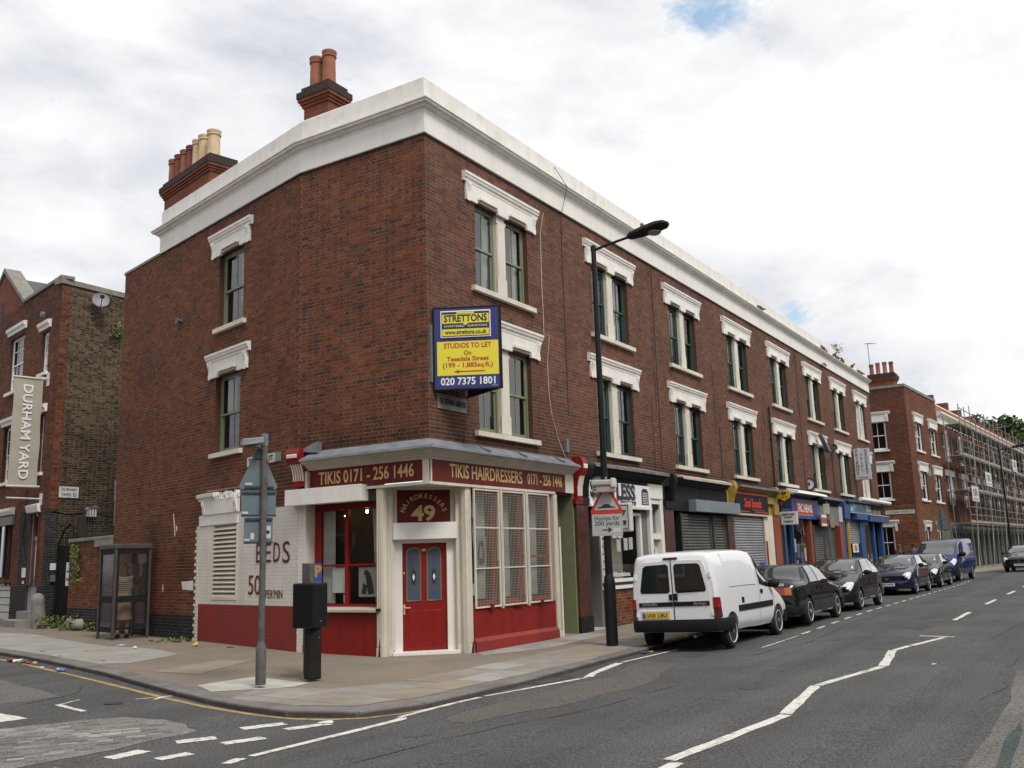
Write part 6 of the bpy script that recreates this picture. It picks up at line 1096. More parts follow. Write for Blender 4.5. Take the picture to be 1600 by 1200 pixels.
cs = thing('round_sign', 'round cream sign with small blue emblem above the newsagents awning', 'sign', (25.3, -.1, 4.25)); cc = V((25.2, -.05, 4.28)); build('disc', MB().lathe([(.01, -.05), (.20, -.05), (.21, .05), (.01, .05)], cc+V((0, .0, 0)), (-1, 0, 0), n=20), 'cream', cs); build('rim', MB().lathe([(.21, -.07), (.25, -.07), (.25, .07), (.21, .07), (.21, -.07)], cc, (-1, 0, 0), n=20, caps=False), 'black_matt', cs); build('emblem', MB().prism(F(cc, (0, 1, 0), (-1, 0, 0)), [(-.05, -.05), (0, -.08), (.05, -.05), (.05, .04), (0, .09), (-.05, .04)], .05, .055), 'blue_sign', cs); build('arm', MB().tube([cc+V((0, 0, -.25)), (25.2, 0, 4.0)], .02), 'black_matt', cs)
f33 = F((33.4, -.08, 0), (0, -1, 0), (-1, 0, 0)); fr = thing('projecting_sign', 'tall grey grocery sign with vertical blue and green lettering above the blue shop', 'sign', (33.4, -.5, 5.6)); build('case', MB().box(f33, .0, .72, -.09, .09, 4.88, 6.37), 'sign_grey', fr, bevel=.015); B1('face', f33, 'enamel_white', fr, (.03, .69, .09, .095, 4.92, 6.33)); B1('arm', f33, 'black_matt', fr, (-.1, 0, -.02, .02, 5.1, 5.15), (-.1, 0, -.02, .02, 6.1, 6.15))
for word, a, m, z0 in (('FRIENDS', .15, 'blue_sign', 6.24), ('HALAL', .36, 'enamel_green', 6.06), ('GROCERY', .57, 'blue_sign', 6.24)):
    for k, ch in enumerate(word): ftext(fr, ch, f33, a, .097, z0-k*.175, .19, m, bold=.008, ext=.001)
B1('print', f33, 'news_red', fr, (.14, .62, .095, .097, 4.96, 5.0))
ag = thing('agent_board', 'orange and white letting boards over the grey closed shop', 'sign', (26.5, -.2, 2.9)); B1('panel', FR, 'wood', ag, (25.55, 26.55, .28, .31, 2.58, 3.1)); B1('print', FR, 'paper', ag, (25.6, 26.5, .31, .313, 2.95, 3.06), (25.6, 26.5, .31, .313, 2.62, 2.70)); B1('print', FR, 'ink_red', ag, (25.6, 26.5, .31, .313, 2.74, 2.90)); B1('panel', FR, 'wood', ag, (26.9, 27.5, .30, .33, 2.56, 3.12)); B1('arm', FR, 'wood', ag, (26.0, 26.1, 0, .28, 3.0, 3.06)); B1('arm', FR, 'wood', ag, (27.1, 27.2, 0, .30, 3.0, 3.06))
wl = thing('wall_lamp', 'black wall bracket street lamp between upper windows of the terrace', 'street lamp', (29.9, 0, 6.1)); build('bracket', MB().tube([(29.9, 0, 6.3), (29.9, -.12, 6.25), (28.6, -.45, 6.0), (27.7, -.35, 5.78)], .05, n=7).tube([(29.9, 0, 6.05), (29.2, -.25, 6.02)], .02), 'black_matt', wl); build('lamp_head', MB().hexa([V(q) for q in ((27.45, -.42, 5.78), (27.65, -.20, 5.78), (27.75, -.42, 5.74), (27.9, -.20, 5.74), (26.6, -.36, 6.45), (26.75, -.16, 6.45), (26.8, -.36, 6.42), (26.95, -.16, 6.42))]), 'galv', wl)
# ---------------------------------------------------------------- street furniture
LB_ = V((3.214, -1.917, -.07)); lp = thing('street_lamp', 'tall black street lamp column carrying the humps warning sign', 'street lamp', LB_, 'street lamps')
def lampcol(t, b, arm, n=12, h=8.05):
    build('base', MB().lathe([(.115, 0), (.115, 1.18), (.105, 1.25), (.075, 1.36)], b, n=n), 'pole_black', t, smooth=True); build('shaft', MB().lathe([(.075, 1.3), (.062, 4.5), (.052, h)], b, n=n), 'pole_black', t, smooth=True); build('cap', MB().lathe([(.058, h-.1), (.058, h), (.02, h+.04)], b, n=n), 'pole_black', t)
    e = V(arm).normalized(); top = b+V((0, 0, h-.08)); build('arm', MB().tube([top, top+e*.3+V((0, 0, .05)), top+e*.85+V((0, 0, .12))], .028, n=7), 'pole_black', t)
    c = top+e*1.22+V((0, 0, .17)); x = e; y = V((-e.y, e.x, 0)); hd = bpy.data.meshes.new('lamp_head'); mb = MB()
    for i, (q, w, hu, hl) in enumerate(((-.42, .06, .05, .05), (-.36, .10, .08, .08), (-.1, .15, .11, .10), (.2, .19, .12, .09), (.38, .17, .09, .07), (.46, .08, .04, .04))):
        for k in range(12): a = 2*math.pi*k/12; p = c+x*q+y*math.cos(a)*w+V((0, 0, math.sin(a)*(hu if math.sin(a) > 0 else hl)+q*.10)); mb.v.append(tuple(p))
    mb.f = [(i*12+k, i*12+(k+1) % 12, (i+1)*12+(k+1) % 12, (i+1)*12+k) for i in range(5) for k in range(12)]+[tuple(range(12)), tuple(range(60, 72))]
    h_ = build('lamp_head', mb, 'black_matt', t, smooth=True); build('lens', MB().lathe([(.01, -.05), (.10, -.045), (.14, -.01), (.14, .0)], c+x*.16+V((0, 0, -.07)), n=14), 'galv', h_, smooth=True); build('photocell', MB().lathe([(.035, 0), (.035, .07), (.02, .08)], c-x*.1+V((0, 0, .09)), n=8), 'pole_grey', h_)
lampcol(lp, LB_, (0, -1, .0))
def rotv(v, deg): a = math.radians(deg); return V((v[0]*math.cos(a)-v[1]*math.sin(a), v[0]*math.sin(a)+v[1]*math.cos(a), 0))
rt = rotv((.4506, -.8926), -8); fh = F(LB_+V((-.07, -.06, .07)), rt, (rt.y, -rt.x, 0)); hs_ = thing('traffic_sign', 'red triangle humps warning sign with text plate on the black lamp column', 'traffic sign', fh.P(0, 0, 2.5))
def rtri(c, w, zb, zt, r=.05, n=5):
    out = []; P = [V((c-w/2, zb)), V((c+w/2, zb)), V((c, zt))]
    for i in range(3):
        p = P[i]; a = (P[i-1]-p).normalized(); b = (P[(i+1) % 3]-p).normalized(); d = r/math.tan(a.angle(b)/2); m = p+(a+b).normalized()*(r/math.sin(a.angle(b)/2)); s0 = p+a*d-m; s1 = p+b*d-m
        for k in range(n): v = s0.lerp(s1, k/(n-1)).normalized()*r; out.append((m.x+v.x, m.y+v.y))
    return out
build('triangle', MB().prism(fh, rtri(-.01, .70, 2.455, 3.12), .0, .012), 'traffic_red', hs_); build('face', MB().prism(fh, rtri(-.01, .50, 2.535, 3.0, .02), .012, .0145), 'sign_grey', hs_); hp = [(-.19, 2.57), (.17, 2.57), (.17, 2.585), (.10, 2.60)]+[(-.01+.09*math.cos(t), 2.60+.05*math.sin(t)) for t in np.linspace(.1, 3.04, 9)]+[(-.12, 2.60), (-.19, 2.585)]
build('symbol', MB().prism(fh, hp, .0145, .017), 'ink', hs_); B1('plate', fh, 'sign_grey', hs_, (-.31, .29, 0, .012, 2.03, 2.45), bevel=.004)
ftext(hs_, 'Humps for', fh, -.01, .013, 2.37, .12, 'ink', fitw=.49, bold=.001, ext=.001); ftext(hs_, '200 yards', fh, -.01, .013, 2.27, .12, 'ink', fitw=.49, bold=.001, ext=.001); build('symbol', MB().prism(fh, [(-.11, 2.135), (.02, 2.135), (.0, 2.10), (.03, 2.10), (.085, 2.145), (.03, 2.19), (.0, 2.19), (.02, 2.155), (-.11, 2.155)], .012, .0145), 'ink', hs_); B1('sticker', fh, 'enamel_white', hs_, (.10, .25, .012, .013, 2.10, 2.18))
build('clip', MB().box(fh, -.09, .09, -.02, .0, 2.2, 2.24).box(fh, -.09, .09, -.02, .0, 2.62, 2.66), 'galv', hs_)
sl = thing('sign_light', 'grey hooded sign light with pinkish cover above the warning triangle', 'sign light', fh.P(-.02, .1, 3.05)); build('hood', MB().box(fh, -.27, .17, -.03, .20, 3.00, 3.115), 'sign_grey', sl, bevel=.03); build('end_cap', MB().box(fh, .12, .21, -.05, .21, 2.96, 3.14), 'enamel_white', sl, bevel=.02); A_('pink_cover', (.42, .32, .30), .5); build('lens', MB().box(fh, -.18, .20, .0, .17, 2.87, 2.998), 'pink_cover', sl, bevel=.02); build('bracket', MB().tube([fh.P(0, -.05, 3.18), fh.P(0, .06, 3.12)], .02), 'galv', sl)
Bp = V((-3.848, .106, -.01)); pg = thing('sign_post', 'grey metal post with lamp head on the pale pavement patch', 'post', Bp)
build('base', MB().lathe([(.075, 0), (.075, .50), (.066, .53), (.045, .60)], Bp, n=12), 'pole_grey', pg, smooth=True); build('shaft', MB().lathe([(.046, .55), (.046, 3.56)], Bp, n=10), 'pole_grey', pg, smooth=True); build('collar', MB().lathe([(.052, 3.40), (.052, 3.57), (.04, 3.58)], Bp, n=10), 'galv', pg)
rt2 = rotv((.7317, -.6816), 12); fg = F(Bp+V((0, 0, .01)), rt2, (rt2.y, -rt2.x, 0)); build('lamp_head', MB().hexa([fg.P(*q) for q in ((-.36, -.02, 3.40), (-.04, -.02, 3.46), (-.36, .22, 3.36), (-.04, .16, 3.42), (-.34, -.01, 3.49), (-.04, -.01, 3.53), (-.34, .20, 3.47), (-.04, .14, 3.51))]), 'galv', pg, bevel=.012); B1('lens', fg, 'pole_grey', pg, (-.30, -.1, .02, .15, 3.36, 3.40))
sgb = thing('traffic_sign', 'grey backs of a triangular and two square traffic signs on the post', 'traffic sign', Bp+V((0, 0, 2.5)))
build('triangle', MB().prism(fg, rtri(-.07, .60, 2.755, 3.42, .04), -.07, -.058), 'sign_back', sgb); build('plate', MB().prism(fg, [(-.31, 2.355), (.19, 2.355), (.19, 2.735), (-.31, 2.735)], -.07, -.06), 'sign_back', sgb); build('plate', MB().prism(fg, [(-.265, 1.965), (.15, 1.965), (.15, 2.345), (-.265, 2.345)], -.07, -.06), 'sign_back', sgb)
build('rail', MB().box(fg, -.27, .15, -.06, -.04, 2.77, 2.80).box(fg, -.30, .18, -.06, -.04, 2.69, 2.72).box(fg, -.31, .19, -.06, -.042, 2.36, 2.385).box(fg, -.25, .14, -.06, -.04, 2.30, 2.335).box(fg, -.265, .15, -.06, -.042, 1.97, 1.995).box(fg, -.13, .0, -.06, -.045, 3.20, 3.215), 'sign_rail', sgb); B1('sticker', fg, 'enamel_white', sgb, (-.26, -.16, -.058, -.056, 2.82, 2.85), (-.30, -.21, -.06, -.058, 2.40, 2.43), (-.26, -.18, -.06, -.058, 2.01, 2.035), (-.17, -.12, -.06, -.058, 2.03, 2.12), (.04, .12, -.06, -.058, 2.04, 2.22)); build('clip', MB().tube([fg.P(.04, .0, 3.17), fg.P(.04, .05, 3.17)], .025).tube([fg.P(.04, .0, 2.86), fg.P(.04, .05, 2.86)], .025), 'orange_red', sgb)
build('sticker', MB().lathe([(.002, 0), (.028, 0), (.028, .001), (.002, .001)], fg.P(.08, -.056, 2.13), fg.d, n=12), 'ink', sgb)
# black cabinet on a post, with the pay machine behind
Bk = V((-2.96, -.055, -.03)); rk = rotv((.7317, -.6816), 22); fk = F(Bk, rk, (rk.y, -rk.x, 0)); bk = thing('signal_cabinet', 'black square cabinet on a thick square post in front of the shop window', 'cabinet', Bk)
build('post', MB().box(fk, -.115, .085, -.10, .10, 0, .80), 'black_matt', bk, bevel=.02); rkk = rotv((.7317, -.6816), 48); fk2 = F(Bk, rkk, (rkk.y, -rkk.x, 0)); build('box', MB().box(fk2, -.19, .17, -.26, .13, .74, 1.40), 'black_paint', bk, bevel=.022); build('lock', MB().lathe([(.012, 0), (.012, .01)], fk2.P(.0, .13, .84), fk2.d, n=8), 'galv', bk); build('lock', MB().lathe([(.010, 0), (.010, .012)], fk.P(.04, .10, .60), fk.d, n=8), 'galv', bk)
Pm = V((-2.44, .43, -.03)); pm = thing('pay_machine', 'blue parking pay machine hidden behind the black cabinet', 'parking meter', Pm); fp = F(Pm, rotv((.7317, -.6816), 25), (0, 0, 0)); fp.d = V((fp.s.y, -fp.s.x, 0)); build('body', MB().box(fp, -.12, .03, -.16, .04, 0, 1.64), 'pole_grey', pm, bevel=.02); build('head', MB().box(fp, -.155, -.08, -.15, .11, 1.38, 1.70).box(fp, -.08, .07, -.15, .09, 1.36, 1.68), 'pole_grey', pm, bevel=.012); B1('face', fp, 'meter_blue', pm, (-.075, .065, .09, .094, 1.42, 1.69)); ftext(pm, 'P', fp, -.005, .096, 1.56, .24, 'meter_p', bold=.012, ext=.001)
tp = thing('thin_post', 'thin grey parking post outside the closed grey shop', 'post', gp(25, -.7)); build('shaft', MB().lathe([(.035, 0), (.035, 3.5)], gp(25, -.7), n=8), 'pole_grey', tp); build('plate', MB().box(F(gp(25, -.7), (0, 1, 0), (-1, 0, 0)), -.12, .12, .035, .04, 3.0, 3.4), 'enamel_white', tp)
l2 = thing('street_lamp', 'distant dark street lamp column before the scaffolding', 'street lamp', gp(60, -4.0), 'street lamps'); lampcol(l2, gp(60, -4.0), (0, -1, 0), 8)
p2 = gp(45.6, -1.9); sp = thing('sign_post', 'post with traffic sign backs beside the red brick house', 'post', p2); build('shaft', MB().lathe([(.04, 0), (.04, 3.9)], p2, n=8), 'pole_grey', sp); f45 = F(p2, (0, -1, 0), (-1, 0, 0)); build('triangle', MB().prism(f45, rtri(0, .7, 3.0, 3.6, .04), -.06, -.05), 'sign_back', sp); B1('plate', f45, 'sign_back', sp, (-.3, .3, -.06, -.05, 2.4, 2.95)); B1('plate', f45, 'enamel_green', sp, (-.05, .4, .05, .06, 1.9, 2.35))
# phone box
ad = AD; fx = F(V((.47, 9.70, float(zp(.47, 9.7)))), AD, -AN); ph = thing('phone_box', 'grubby grey framed glass telephone box against the side wall', 'phone box', fx.P(.45, .42, 0))
Lx, Dx, Hx = .95, .88, 2.22
for a in (0, Lx-.06):
    for d in (0, Dx-.06): build('post', MB().box(fx, a, a+.06, d, d+.06, 0, Hx-.12), 'booth_frame', ph, bevel=.01)
build('roof', MB().box(fx, -.02, Lx+.02, -.02, Dx+.02, Hx-.12, Hx), 'booth_frame', ph, bevel=.02); build('fascia', MB().box(fx, .06, Lx-.06, .005, .045, Hx-.24, Hx-.13).box(fx, .005, .045, .06, Dx-.06, Hx-.24, Hx-.13), 'black_matt', ph)
for fr_, L in ((fx, Lx), (F(fx.o, fx.d, fx.s), Dx), (F(fx.P(0, Dx-.05, 0), fx.s, fx.d), Lx), (F(fx.P(Lx-.05, 0, 0), fx.d, fx.s), Dx)):
    pn_ = build('panel_frame', MB().box(fr_, .06, .11, .01, .04, .22, Hx-.24).box(fr_, L-.11, L-.06, .01, .04, .22, Hx-.24).box(fr_, .11, L-.11, .01, .04, .22, .29).box(fr_, .11, L-.11, .01, .04, .85, 1.0), 'black_matt', ph)
    for z0, z1 in ((.29, .85), (1.0, Hx-.24)): build('pane', MB().poly([fr_.P(.11, .025, z0), fr_.P(L-.11, .025, z0), fr_.P(L-.11, .025, z1), fr_.P(.11, .025, z1)]), 'booth_glass', pn_)
build('telephone', MB().box(fx, .55, .9, Dx-.22, Dx-.08, .95, 1.75).box(fx, .60, .70, Dx-.26, Dx-.22, 1.2, 1.5), 'galv', ph, bevel=.01); B1('notice', fx, 'paper', ph, (.35, .50, Dx-.085, Dx-.08, 1.45, 1.75))
# ---------------------------------------------------------------- vehicles
A_('car_pane', (.016, .020, .022), .02, spec=1.0, coat=1.0)
def pchip(xs, ys, q):
    xs = np.asarray(xs, float); ys = np.asarray(ys, float); h = np.diff(xs); d = np.diff(ys)/h; m = np.zeros(len(xs)); m[0], m[-1] = d[0], d[-1]
    for i in range(1, len(xs)-1):
        if d[i-1]*d[i] > 0: w1, w2 = 2*h[i]+h[i-1], h[i]+2*h[i-1]; m[i] = (w1+w2)/(w1/d[i-1]+w2/d[i])
    i = np.clip(np.searchsorted(xs, q)-1, 0, len(h)-1); t = (q-xs[i])/h[i]
    return ys[i]*(2*t**3-3*t*t+1)+m[i]*h[i]*(t**3-2*t*t+t)+ys[i+1]*(-2*t**3+3*t*t)+m[i+1]*h[i]*(t**3-t*t)
class Body:
    def __init__(s, st): s.st = np.array(st, float)
    def sec(s, x):
        zb, wb, wm, zm, wt, zt, wr, z4, z6 = [float(pchip(s.st[:, 0], s.st[:, k], x)) for k in range(1, 10)]
        return [(wb, zb), (wm*.985, zb+.4*(zm-zb)), (wm, zm), (wt, zt), (wr, z4), (wr*.62, z4+.86*(z6-z4)), (0, z6)]
    def S(s, x, v):
        sg = 1
        if v > 6: v = 12-v; sg = -1
        p = s.sec(x); y = float(pchip(range(7), [q[0] for q in p], v)); z = float(pchip(range(7), [q[1] for q in p], v)); return V((x, -y*sg, z))   # v<6 is the right-hand side (-y)
    def N(s, x, v):
        e = .01; x0, x1 = max(x-e, s.st[0, 0]), min(x+e, s.st[-1, 0]); v0, v1 = max(v-.03, 0), min(v+.03, 12)
        n = (s.S(x1, v)-s.S(x0, v)).cross(s.S(x, v1)-s.S(x, v0)); n.normalize()
        c = V((0, 0, .7)); q = s.S(x, v); r = V((0, q.y, q.z-c.z)); return n if n.dot(r) >= 0 else -n
    def mesh(s, m, root, wheels, rw):
        xs = sorted({round(v, 4) for a, b in zip(s.st[:-1, 0], s.st[1:, 0]) for v in np.linspace(a, b, 6)}); vs_ = np.linspace(0, 12, 49); mb = MB(); n = len(vs_)
        for x in xs:
            for v in vs_: mb.v.append(tuple(s.S(x, v)))
        for i in range(len(xs)-1):
            for k in range(n): mb.f.append((i*n+k, i*n+(k+1) % n, (i+1)*n+(k+1) % n, (i+1)*n+k))
        mb.f += [tuple(range(n)), tuple(range((len(xs)-1)*n, len(xs)*n))[::-1]]
        o = build('body', mb, m, root); cut = []
        for xw in wheels:
            c = build('cut', MB().lathe([(rw*1.17, -1.2), (rw*1.17, 1.2)], (xw, 0, rw), (0, 1, 0), n=28), 'car_trim', None); cut.append(c); md = o.modifiers.new('b', 'BOOLEAN'); md.object = c; md.operation = 'DIFFERENCE'; md.solver = 'EXACT'
        bpy.context.view_layer.update(); me = bpy.data.meshes.new_from_object(o.evaluated_get(bpy.context.evaluated_depsgraph_get())); o.modifiers.clear(); o.data = me
        for c in cut: bpy.data.objects.remove(c)
        for p in me.polygons: p.use_smooth = True
        me.set_sharp_from_angle(angle=math.radians(38))
        build('underbody', MB().box(W, s.st[0, 0]+.35, s.st[-1, 0]-.35, -s.st[3, 3]*.72, s.st[3, 3]*.72, s.st[3, 1]+.03, s.st[3, 1]+.35), 'rubber', root); return o
    def patch(s, name, c, m, parent, off=.006, n=8, k=8, th=0):
        # c: four (x,v) corners; both patches of a pair are made by calling with v -> 12-v
        mb = MB()
        for i in range(n+1):
            for j in range(k+1):
                a, b = i/n, j/k; x = (1-a)*(1-b)*c[0][0]+a*(1-b)*c[1][0]+a*b*c[2][0]+(1-a)*b*c[3][0]; v = (1-a)*(1-b)*c[0][1]+a*(1-b)*c[1][1]+a*b*c[2][1]+(1-a)*b*c[3][1]
                mb.v.append(tuple(s.S(x, v)+s.N(x, v)*off))
        mb.f = [(i*(k+1)+j, (i+1)*(k+1)+j, (i+1)*(k+1)+j+1, i*(k+1)+j+1) for i in range(n) for j in range(k)]
        if th:
            B = len(mb.v); top = list(mb.v)
            for q in range(B):
                i, j = divmod(q, k+1); a, b = i/n, j/k; x = (1-a)*(1-b)*c[0][0]+a*(1-b)*c[1][0]+a*b*c[2][0]+(1-a)*b*c[3][0]; v = (1-a)*(1-b)*c[0][1]+a*(1-b)*c[1][1]+a*b*c[2][1]+(1-a)*b*c[3][1]; mb.v.append(tuple(s.S(x, v)-s.N(x, v)*.01))
            ring = [i*(k+1) for i in range(n+1)]+[n*(k+1)+j for j in range(1, k+1)]+[i*(k+1)+k for i in range(n-1, -1, -1)]+[j for j in range(k-1, 0, -1)]
            mb.f += [(ring[i], ring[(i+1) % len(ring)], ring[(i+1) % len(ring)]+B, ring[i]+B) for i in range(len(ring))]
        return build(name, mb, m, parent, smooth=True, angle=40)
    def both(s, name, c, m, parent, **k):
        s.patch(name, c, m, parent, **k); return s.patch(name, [(x, 12-v) for x, v in c], m, parent, **k)
def wheel(root, x, y, r, w, style='steel'):
    sg = 1 if y > 0 else -1; ax = (0, sg, 0); o = V((x, y-sg*w, r))
    t = build('wheel', MB().lathe([(r*.62, 0), (r*.93, .0), (r, .03), (r, w-.03), (r*.95, w-.005), (r*.82, w+.004), (r*.72, w-.004)], o, ax, n=30), 'rubber', root, smooth=True, angle=50)
    rm = build('rim', MB().lathe([(r*.72, w+.003), (r*.68, w+.008), (r*.62, w-.012), (r*.47, w-.022), (r*.40, w-.012), (r*.28, w-.006), (r*.20, w-.02), (r*.12, w-.0), (r*.02, w)], o, ax, n=26, caps=False), 'hub_steel' if style == 'steel' else 'rim', t, smooth=True, angle=45)
    build('hub_cap', MB().lathe([(r*.15, w-.01), (r*.14, w+.012), (.01, w+.016)], o, ax, n=14), 'galv' if style == 'steel' else 'rim', rm)
    mb = MB(); k_ = 8 if style == 'steel' else 14
    for k in range(k_):
        a = 2*math.pi*k/k_; c = o+V((math.cos(a)*r*.51, sg*(w-.022), math.sin(a)*r*.51)); mb.lathe([(r*.05, 0), (r*.05, .008)], c, ax, n=8)
    build('rim_hole', mb, 'rubber', rm); return t
def plate(root, fr, a, z, txt, m, w=.52):
    p = B1('number_plate', fr, m, root, (a-w/2, a+w/2, .0, .012, z-.055, z+.055)); ftext(p, txt, fr, a, .0135, z, .095, 'ink', fitw=w*.84, bold=.002, ext=.001); return p
def mirror(root, x, y, z, m, s_=1):
    g = 1 if y > 0 else -1; bm = bmesh.new(); bmesh.ops.create_icosphere(bm, subdivisions=2, radius=1); mat_ = Matrix.Diagonal((.065*s_, .105*s_, .07*s_, 1)); bmesh.ops.transform(bm, matrix=Matrix.Translation((x, y+g*.10, z))@mat_, verts=bm.verts); me = bpy.data.meshes.new('mirror'); bm.to_mesh(me); bm.free(); me.materials.append(M[m]); [setattr(p, 'use_smooth', True) for p in me.polygons]; o = link('mirror', me, root); build('stalk', MB().tube([(x, y-g*.03, z-.02), (x, y+g*.06, z)], .025), 'car_trim', o); return o
def bumper(root, path, zb, zt, m, out=.03):
    return build('bumper', MB().sweep(path, [(-.03, zb), (out*.6, zb), (out, zb+.04), (out, zt-.05), (out*.5, zt), (-.03, zt)]), m, root, smooth=True, angle=40)
# --- white van
def make_van():
    t = thing('parked_van', 'white panel van with yellow rear number plate parked at the kerb', 'van', (0, 0, 0), 'vehicles parked along the kerb')
    b = Body([(0, .42, .70, .79, .70, .80, 1.02, .67, 1.66, 1.70), (.05, .36, .76, .835, .70, .84, 1.02, .71, 1.72, 1.76), (.5, .30, .78, .86, .70, .855, 1.03, .72, 1.755, 1.80), (1.5, .30, .78, .86, .70, .855, 1.03, .72, 1.765, 1.81), (2.25, .28, .78, .86, .70, .855, 1.02, .69, 1.72, 1.77), (2.7, .28, .78, .86, .70, .85, 1.0, .67, 1.50, 1.55), (3.12, .28, .78, .86, .70, .835, .98, .69, 1.13, 1.17), (3.5, .28, .78, .855, .66, .80, .90, .66, .98, 1.02), (3.95, .30, .74, .82, .58, .73, .74, .58, .78, .82), (4.11, .38, .64, .73, .52, .62, .63, .48, .66, .68)])
    b.mesh('van_white', t, (.66, 3.36), .30)
    fb_ = F((-.001, 0, 0), (0, 1, 0), (-1, 0, 0))
    for s_ in (-1, 1):
        rear = build('rear_door', MB().prism(F((.004, 0, 0), (0, 1, 0), (-1, 0, 0)), [(s_*.008, .50), (s_*.008, 1.64), (s_*.60, 1.62), (s_*.66, 1.50), (s_*.73, 1.02), (s_*.735, .56), (s_*.70, .50)], 0, .012), 'van_white', t, bevel=.004)
        build('window_seal', MB().prism(fb_, [(s_*.09, 1.04), (s_*.055, 1.08), (s_*.055, 1.53), (s_*.09, 1.57), (s_*.52, 1.56), (s_*.57, 1.52), (s_*.655, 1.09), (s_*.63, 1.05)], .008, .013), 'car_trim', rear)
        build('window', MB().prism(fb_, [(s_*.11, 1.06), (s_*.075, 1.09), (s_*.075, 1.52), (s_*.105, 1.55), (s_*.51, 1.54), (s_*.55, 1.50), (s_*.635, 1.10), (s_*.61, 1.07)], .012, .017), 'car_pane', rear)
        build('trim_strip', MB().box(fb_, min(s_*.012, s_*.70), max(s_*.012, s_*.70), .01, .02, .80, .88), 'car_trim', rear)
        B1('hinge', fb_, 'van_white', t, (s_*.745-.02, s_*.745+.02, -.03, .02, 1.30, 1.40), (s_*.745-.02, s_*.745+.02, -.03, .02, .62, .70))
        build('tail_lamp', MB().add([(-.004, s_*.76, .56), (-.004, s_*.835, .56), (.16, s_*.865, .58), (-.004, s_*.765, .94), (-.004, s_*.845, .94), (.10, s_*.868, .93)], [(0, 1, 4, 3), (1, 2, 5, 4), (0, 2, 1), (3, 4, 5)]), 'lamp_dark', t); build('tail_lens', MB().add([(-.008, s_*.763, .76), (-.008, s_*.842, .76), (.12, s_*.870, .765), (-.008, s_*.765, .92), (-.008, s_*.847, .92), (.10, s_*.872, .915)], [(0, 1, 4, 3), (1, 2, 5, 4)]), 'lamp_red', t)
    build('rear_handle', MB().box(fb_, -.09, -.0, .01, .035, .91, 1.03).box(fb_, .02, .08, .01, .02, .91, 1.02), 'car_trim', t); ftext(t, 'CITROËN', fb_, .48, .021, .84, .065, 'sign_grey', fitw=.30, ext=.001); ftext(t, 'Berlingo', fb_, -.52, .021, .84, .06, 'sign_grey', fitw=.24, ext=.001)
    B1('plate_recess', fb_, 'van_white', t, (.08, .66, .008, .02, .71, .735)); plate(t, F((-.014, 0, 0), (0, 1, 0), (-1, 0, 0)), .37, .64, 'LV05 LBU', 'plate_yellow', .54); B1('print', fb_, 'meter_blue', t, (.60, .64, .024, .0265, .59, .69))
    bumper(t, [(.62, -.80), (.62, -.87), (.10, -.865), (.0, -.80), (-.03, -.6), (-.03, .6), (.0, .80), (.10, .865), (.62, .87), (.62, .8)][::-1], .345, .56, 'car_trim', .035)
    bumper(t, [(3.72, .84), (3.95, .80), (4.12, .6), (4.15, 0), (4.12, -.6), (3.95, -.80), (3.72, -.84)][::-1][::-1], .26, .50, 'car_trim', .04)
    b.both('side_trim', [(1.02, 1.75), (3.0, 1.75), (3.0, 2.15), (1.02, 2.15)], 'car_trim', t, off=.016, th=1, n=12, k=3)
    b.both('side_window', [(2.36, 3.18), (2.98, 3.10), (2.62, 3.86), (2.36, 3.90)], 'car_pane', t); b.both('window_seal', [(2.32, 3.12), (3.06, 3.03), (2.66, 3.93), (2.32, 3.97)], 'car_trim', t, off=.003); b.patch('windscreen', [(2.40, 4.25), (3.05, 4.2), (3.05, 7.8), (2.40, 7.75)], 'car_pane', t, n=10, k=14)
    b.both('panel_swage', [(.62, 3.12), (2.1, 3.12), (2.06, 3.88), (.50, 3.88)], 'van_white', t, off=.011, th=1); b.both('door_gap', [(2.24, .4), (2.25, .4), (2.25, 3.95), (2.24, 3.95)], 'car_trim', t, off=.002, n=1, k=14); b.both('door_gap', [(3.12, .4), (3.13, .4), (3.13, 3.0), (3.12, 3.0)], 'car_trim', t, off=.002, n=1, k=10)
    b.both('door_handle', [(2.32, 2.72), (2.44, 2.72), (2.44, 2.92), (2.32, 2.92)], 'car_trim', t, off=.02, th=1, n=3, k=3); b.patch('fuel_flap', [(1.22, 2.25), (1.36, 2.25), (1.36, 2.62), (1.22, 2.62)], 'car_trim', t, off=.004); b.both('headlamp', [(3.82, 2.6), (4.04, 2.4), (4.04, 4.0), (3.86, 3.9)], 'lamp_clear', t, off=.008)
    for y in (-.80, .80): mirror(t, 2.98, y*1.04, 1.07, 'car_trim', 1.25)
    for x in (.66, 3.36):
        for y in (-.84, .84): wheel(t, x, y, .30, .17)
    b.both('wheel_arch', [(.26, .9), (1.04, .9), (1.02, 1.9), (.28, 1.9)], 'car_trim', t, off=.012) if 0 else None
    b.both('roof_gutter', [(.12, 4.28), (2.30, 4.28), (2.30, 4.40), (.12, 4.40)], 'sign_grey', t, off=.004, n=12, k=2); b.both('bonnet_gap', [(3.13, 4.3), (3.15, 4.3), (3.95, 4.2), (3.93, 4.12)], 'car_trim', t, off=.002, n=8, k=1); B1('door_seam', fb_, 'car_trim', t, (-.006, .006, -.01, .0135, .50, 1.66)); B1('rear_wiper', fb_, 'car_trim', t, (-.52, -.12, .017, .03, 1.075, 1.09)); B1('dirt', fb_, 'car_trim', t, (-.70, .70, -.012, -.004, .46, .50)); B1('high_brake_lamp', fb_, 'lamp_dark', t, (-.14, .14, -.01, .016, 1.655, 1.69))
    build('exhaust', MB().tube([(.02, -.35, .25), (.4, -.35, .27)], .03, n=8), 'galv', t); build('tow_hook', MB().tube([(-.02, -.2, .27), (.06, -.2, .27)], .02), 'galv', t)
    return t
vn = make_van()
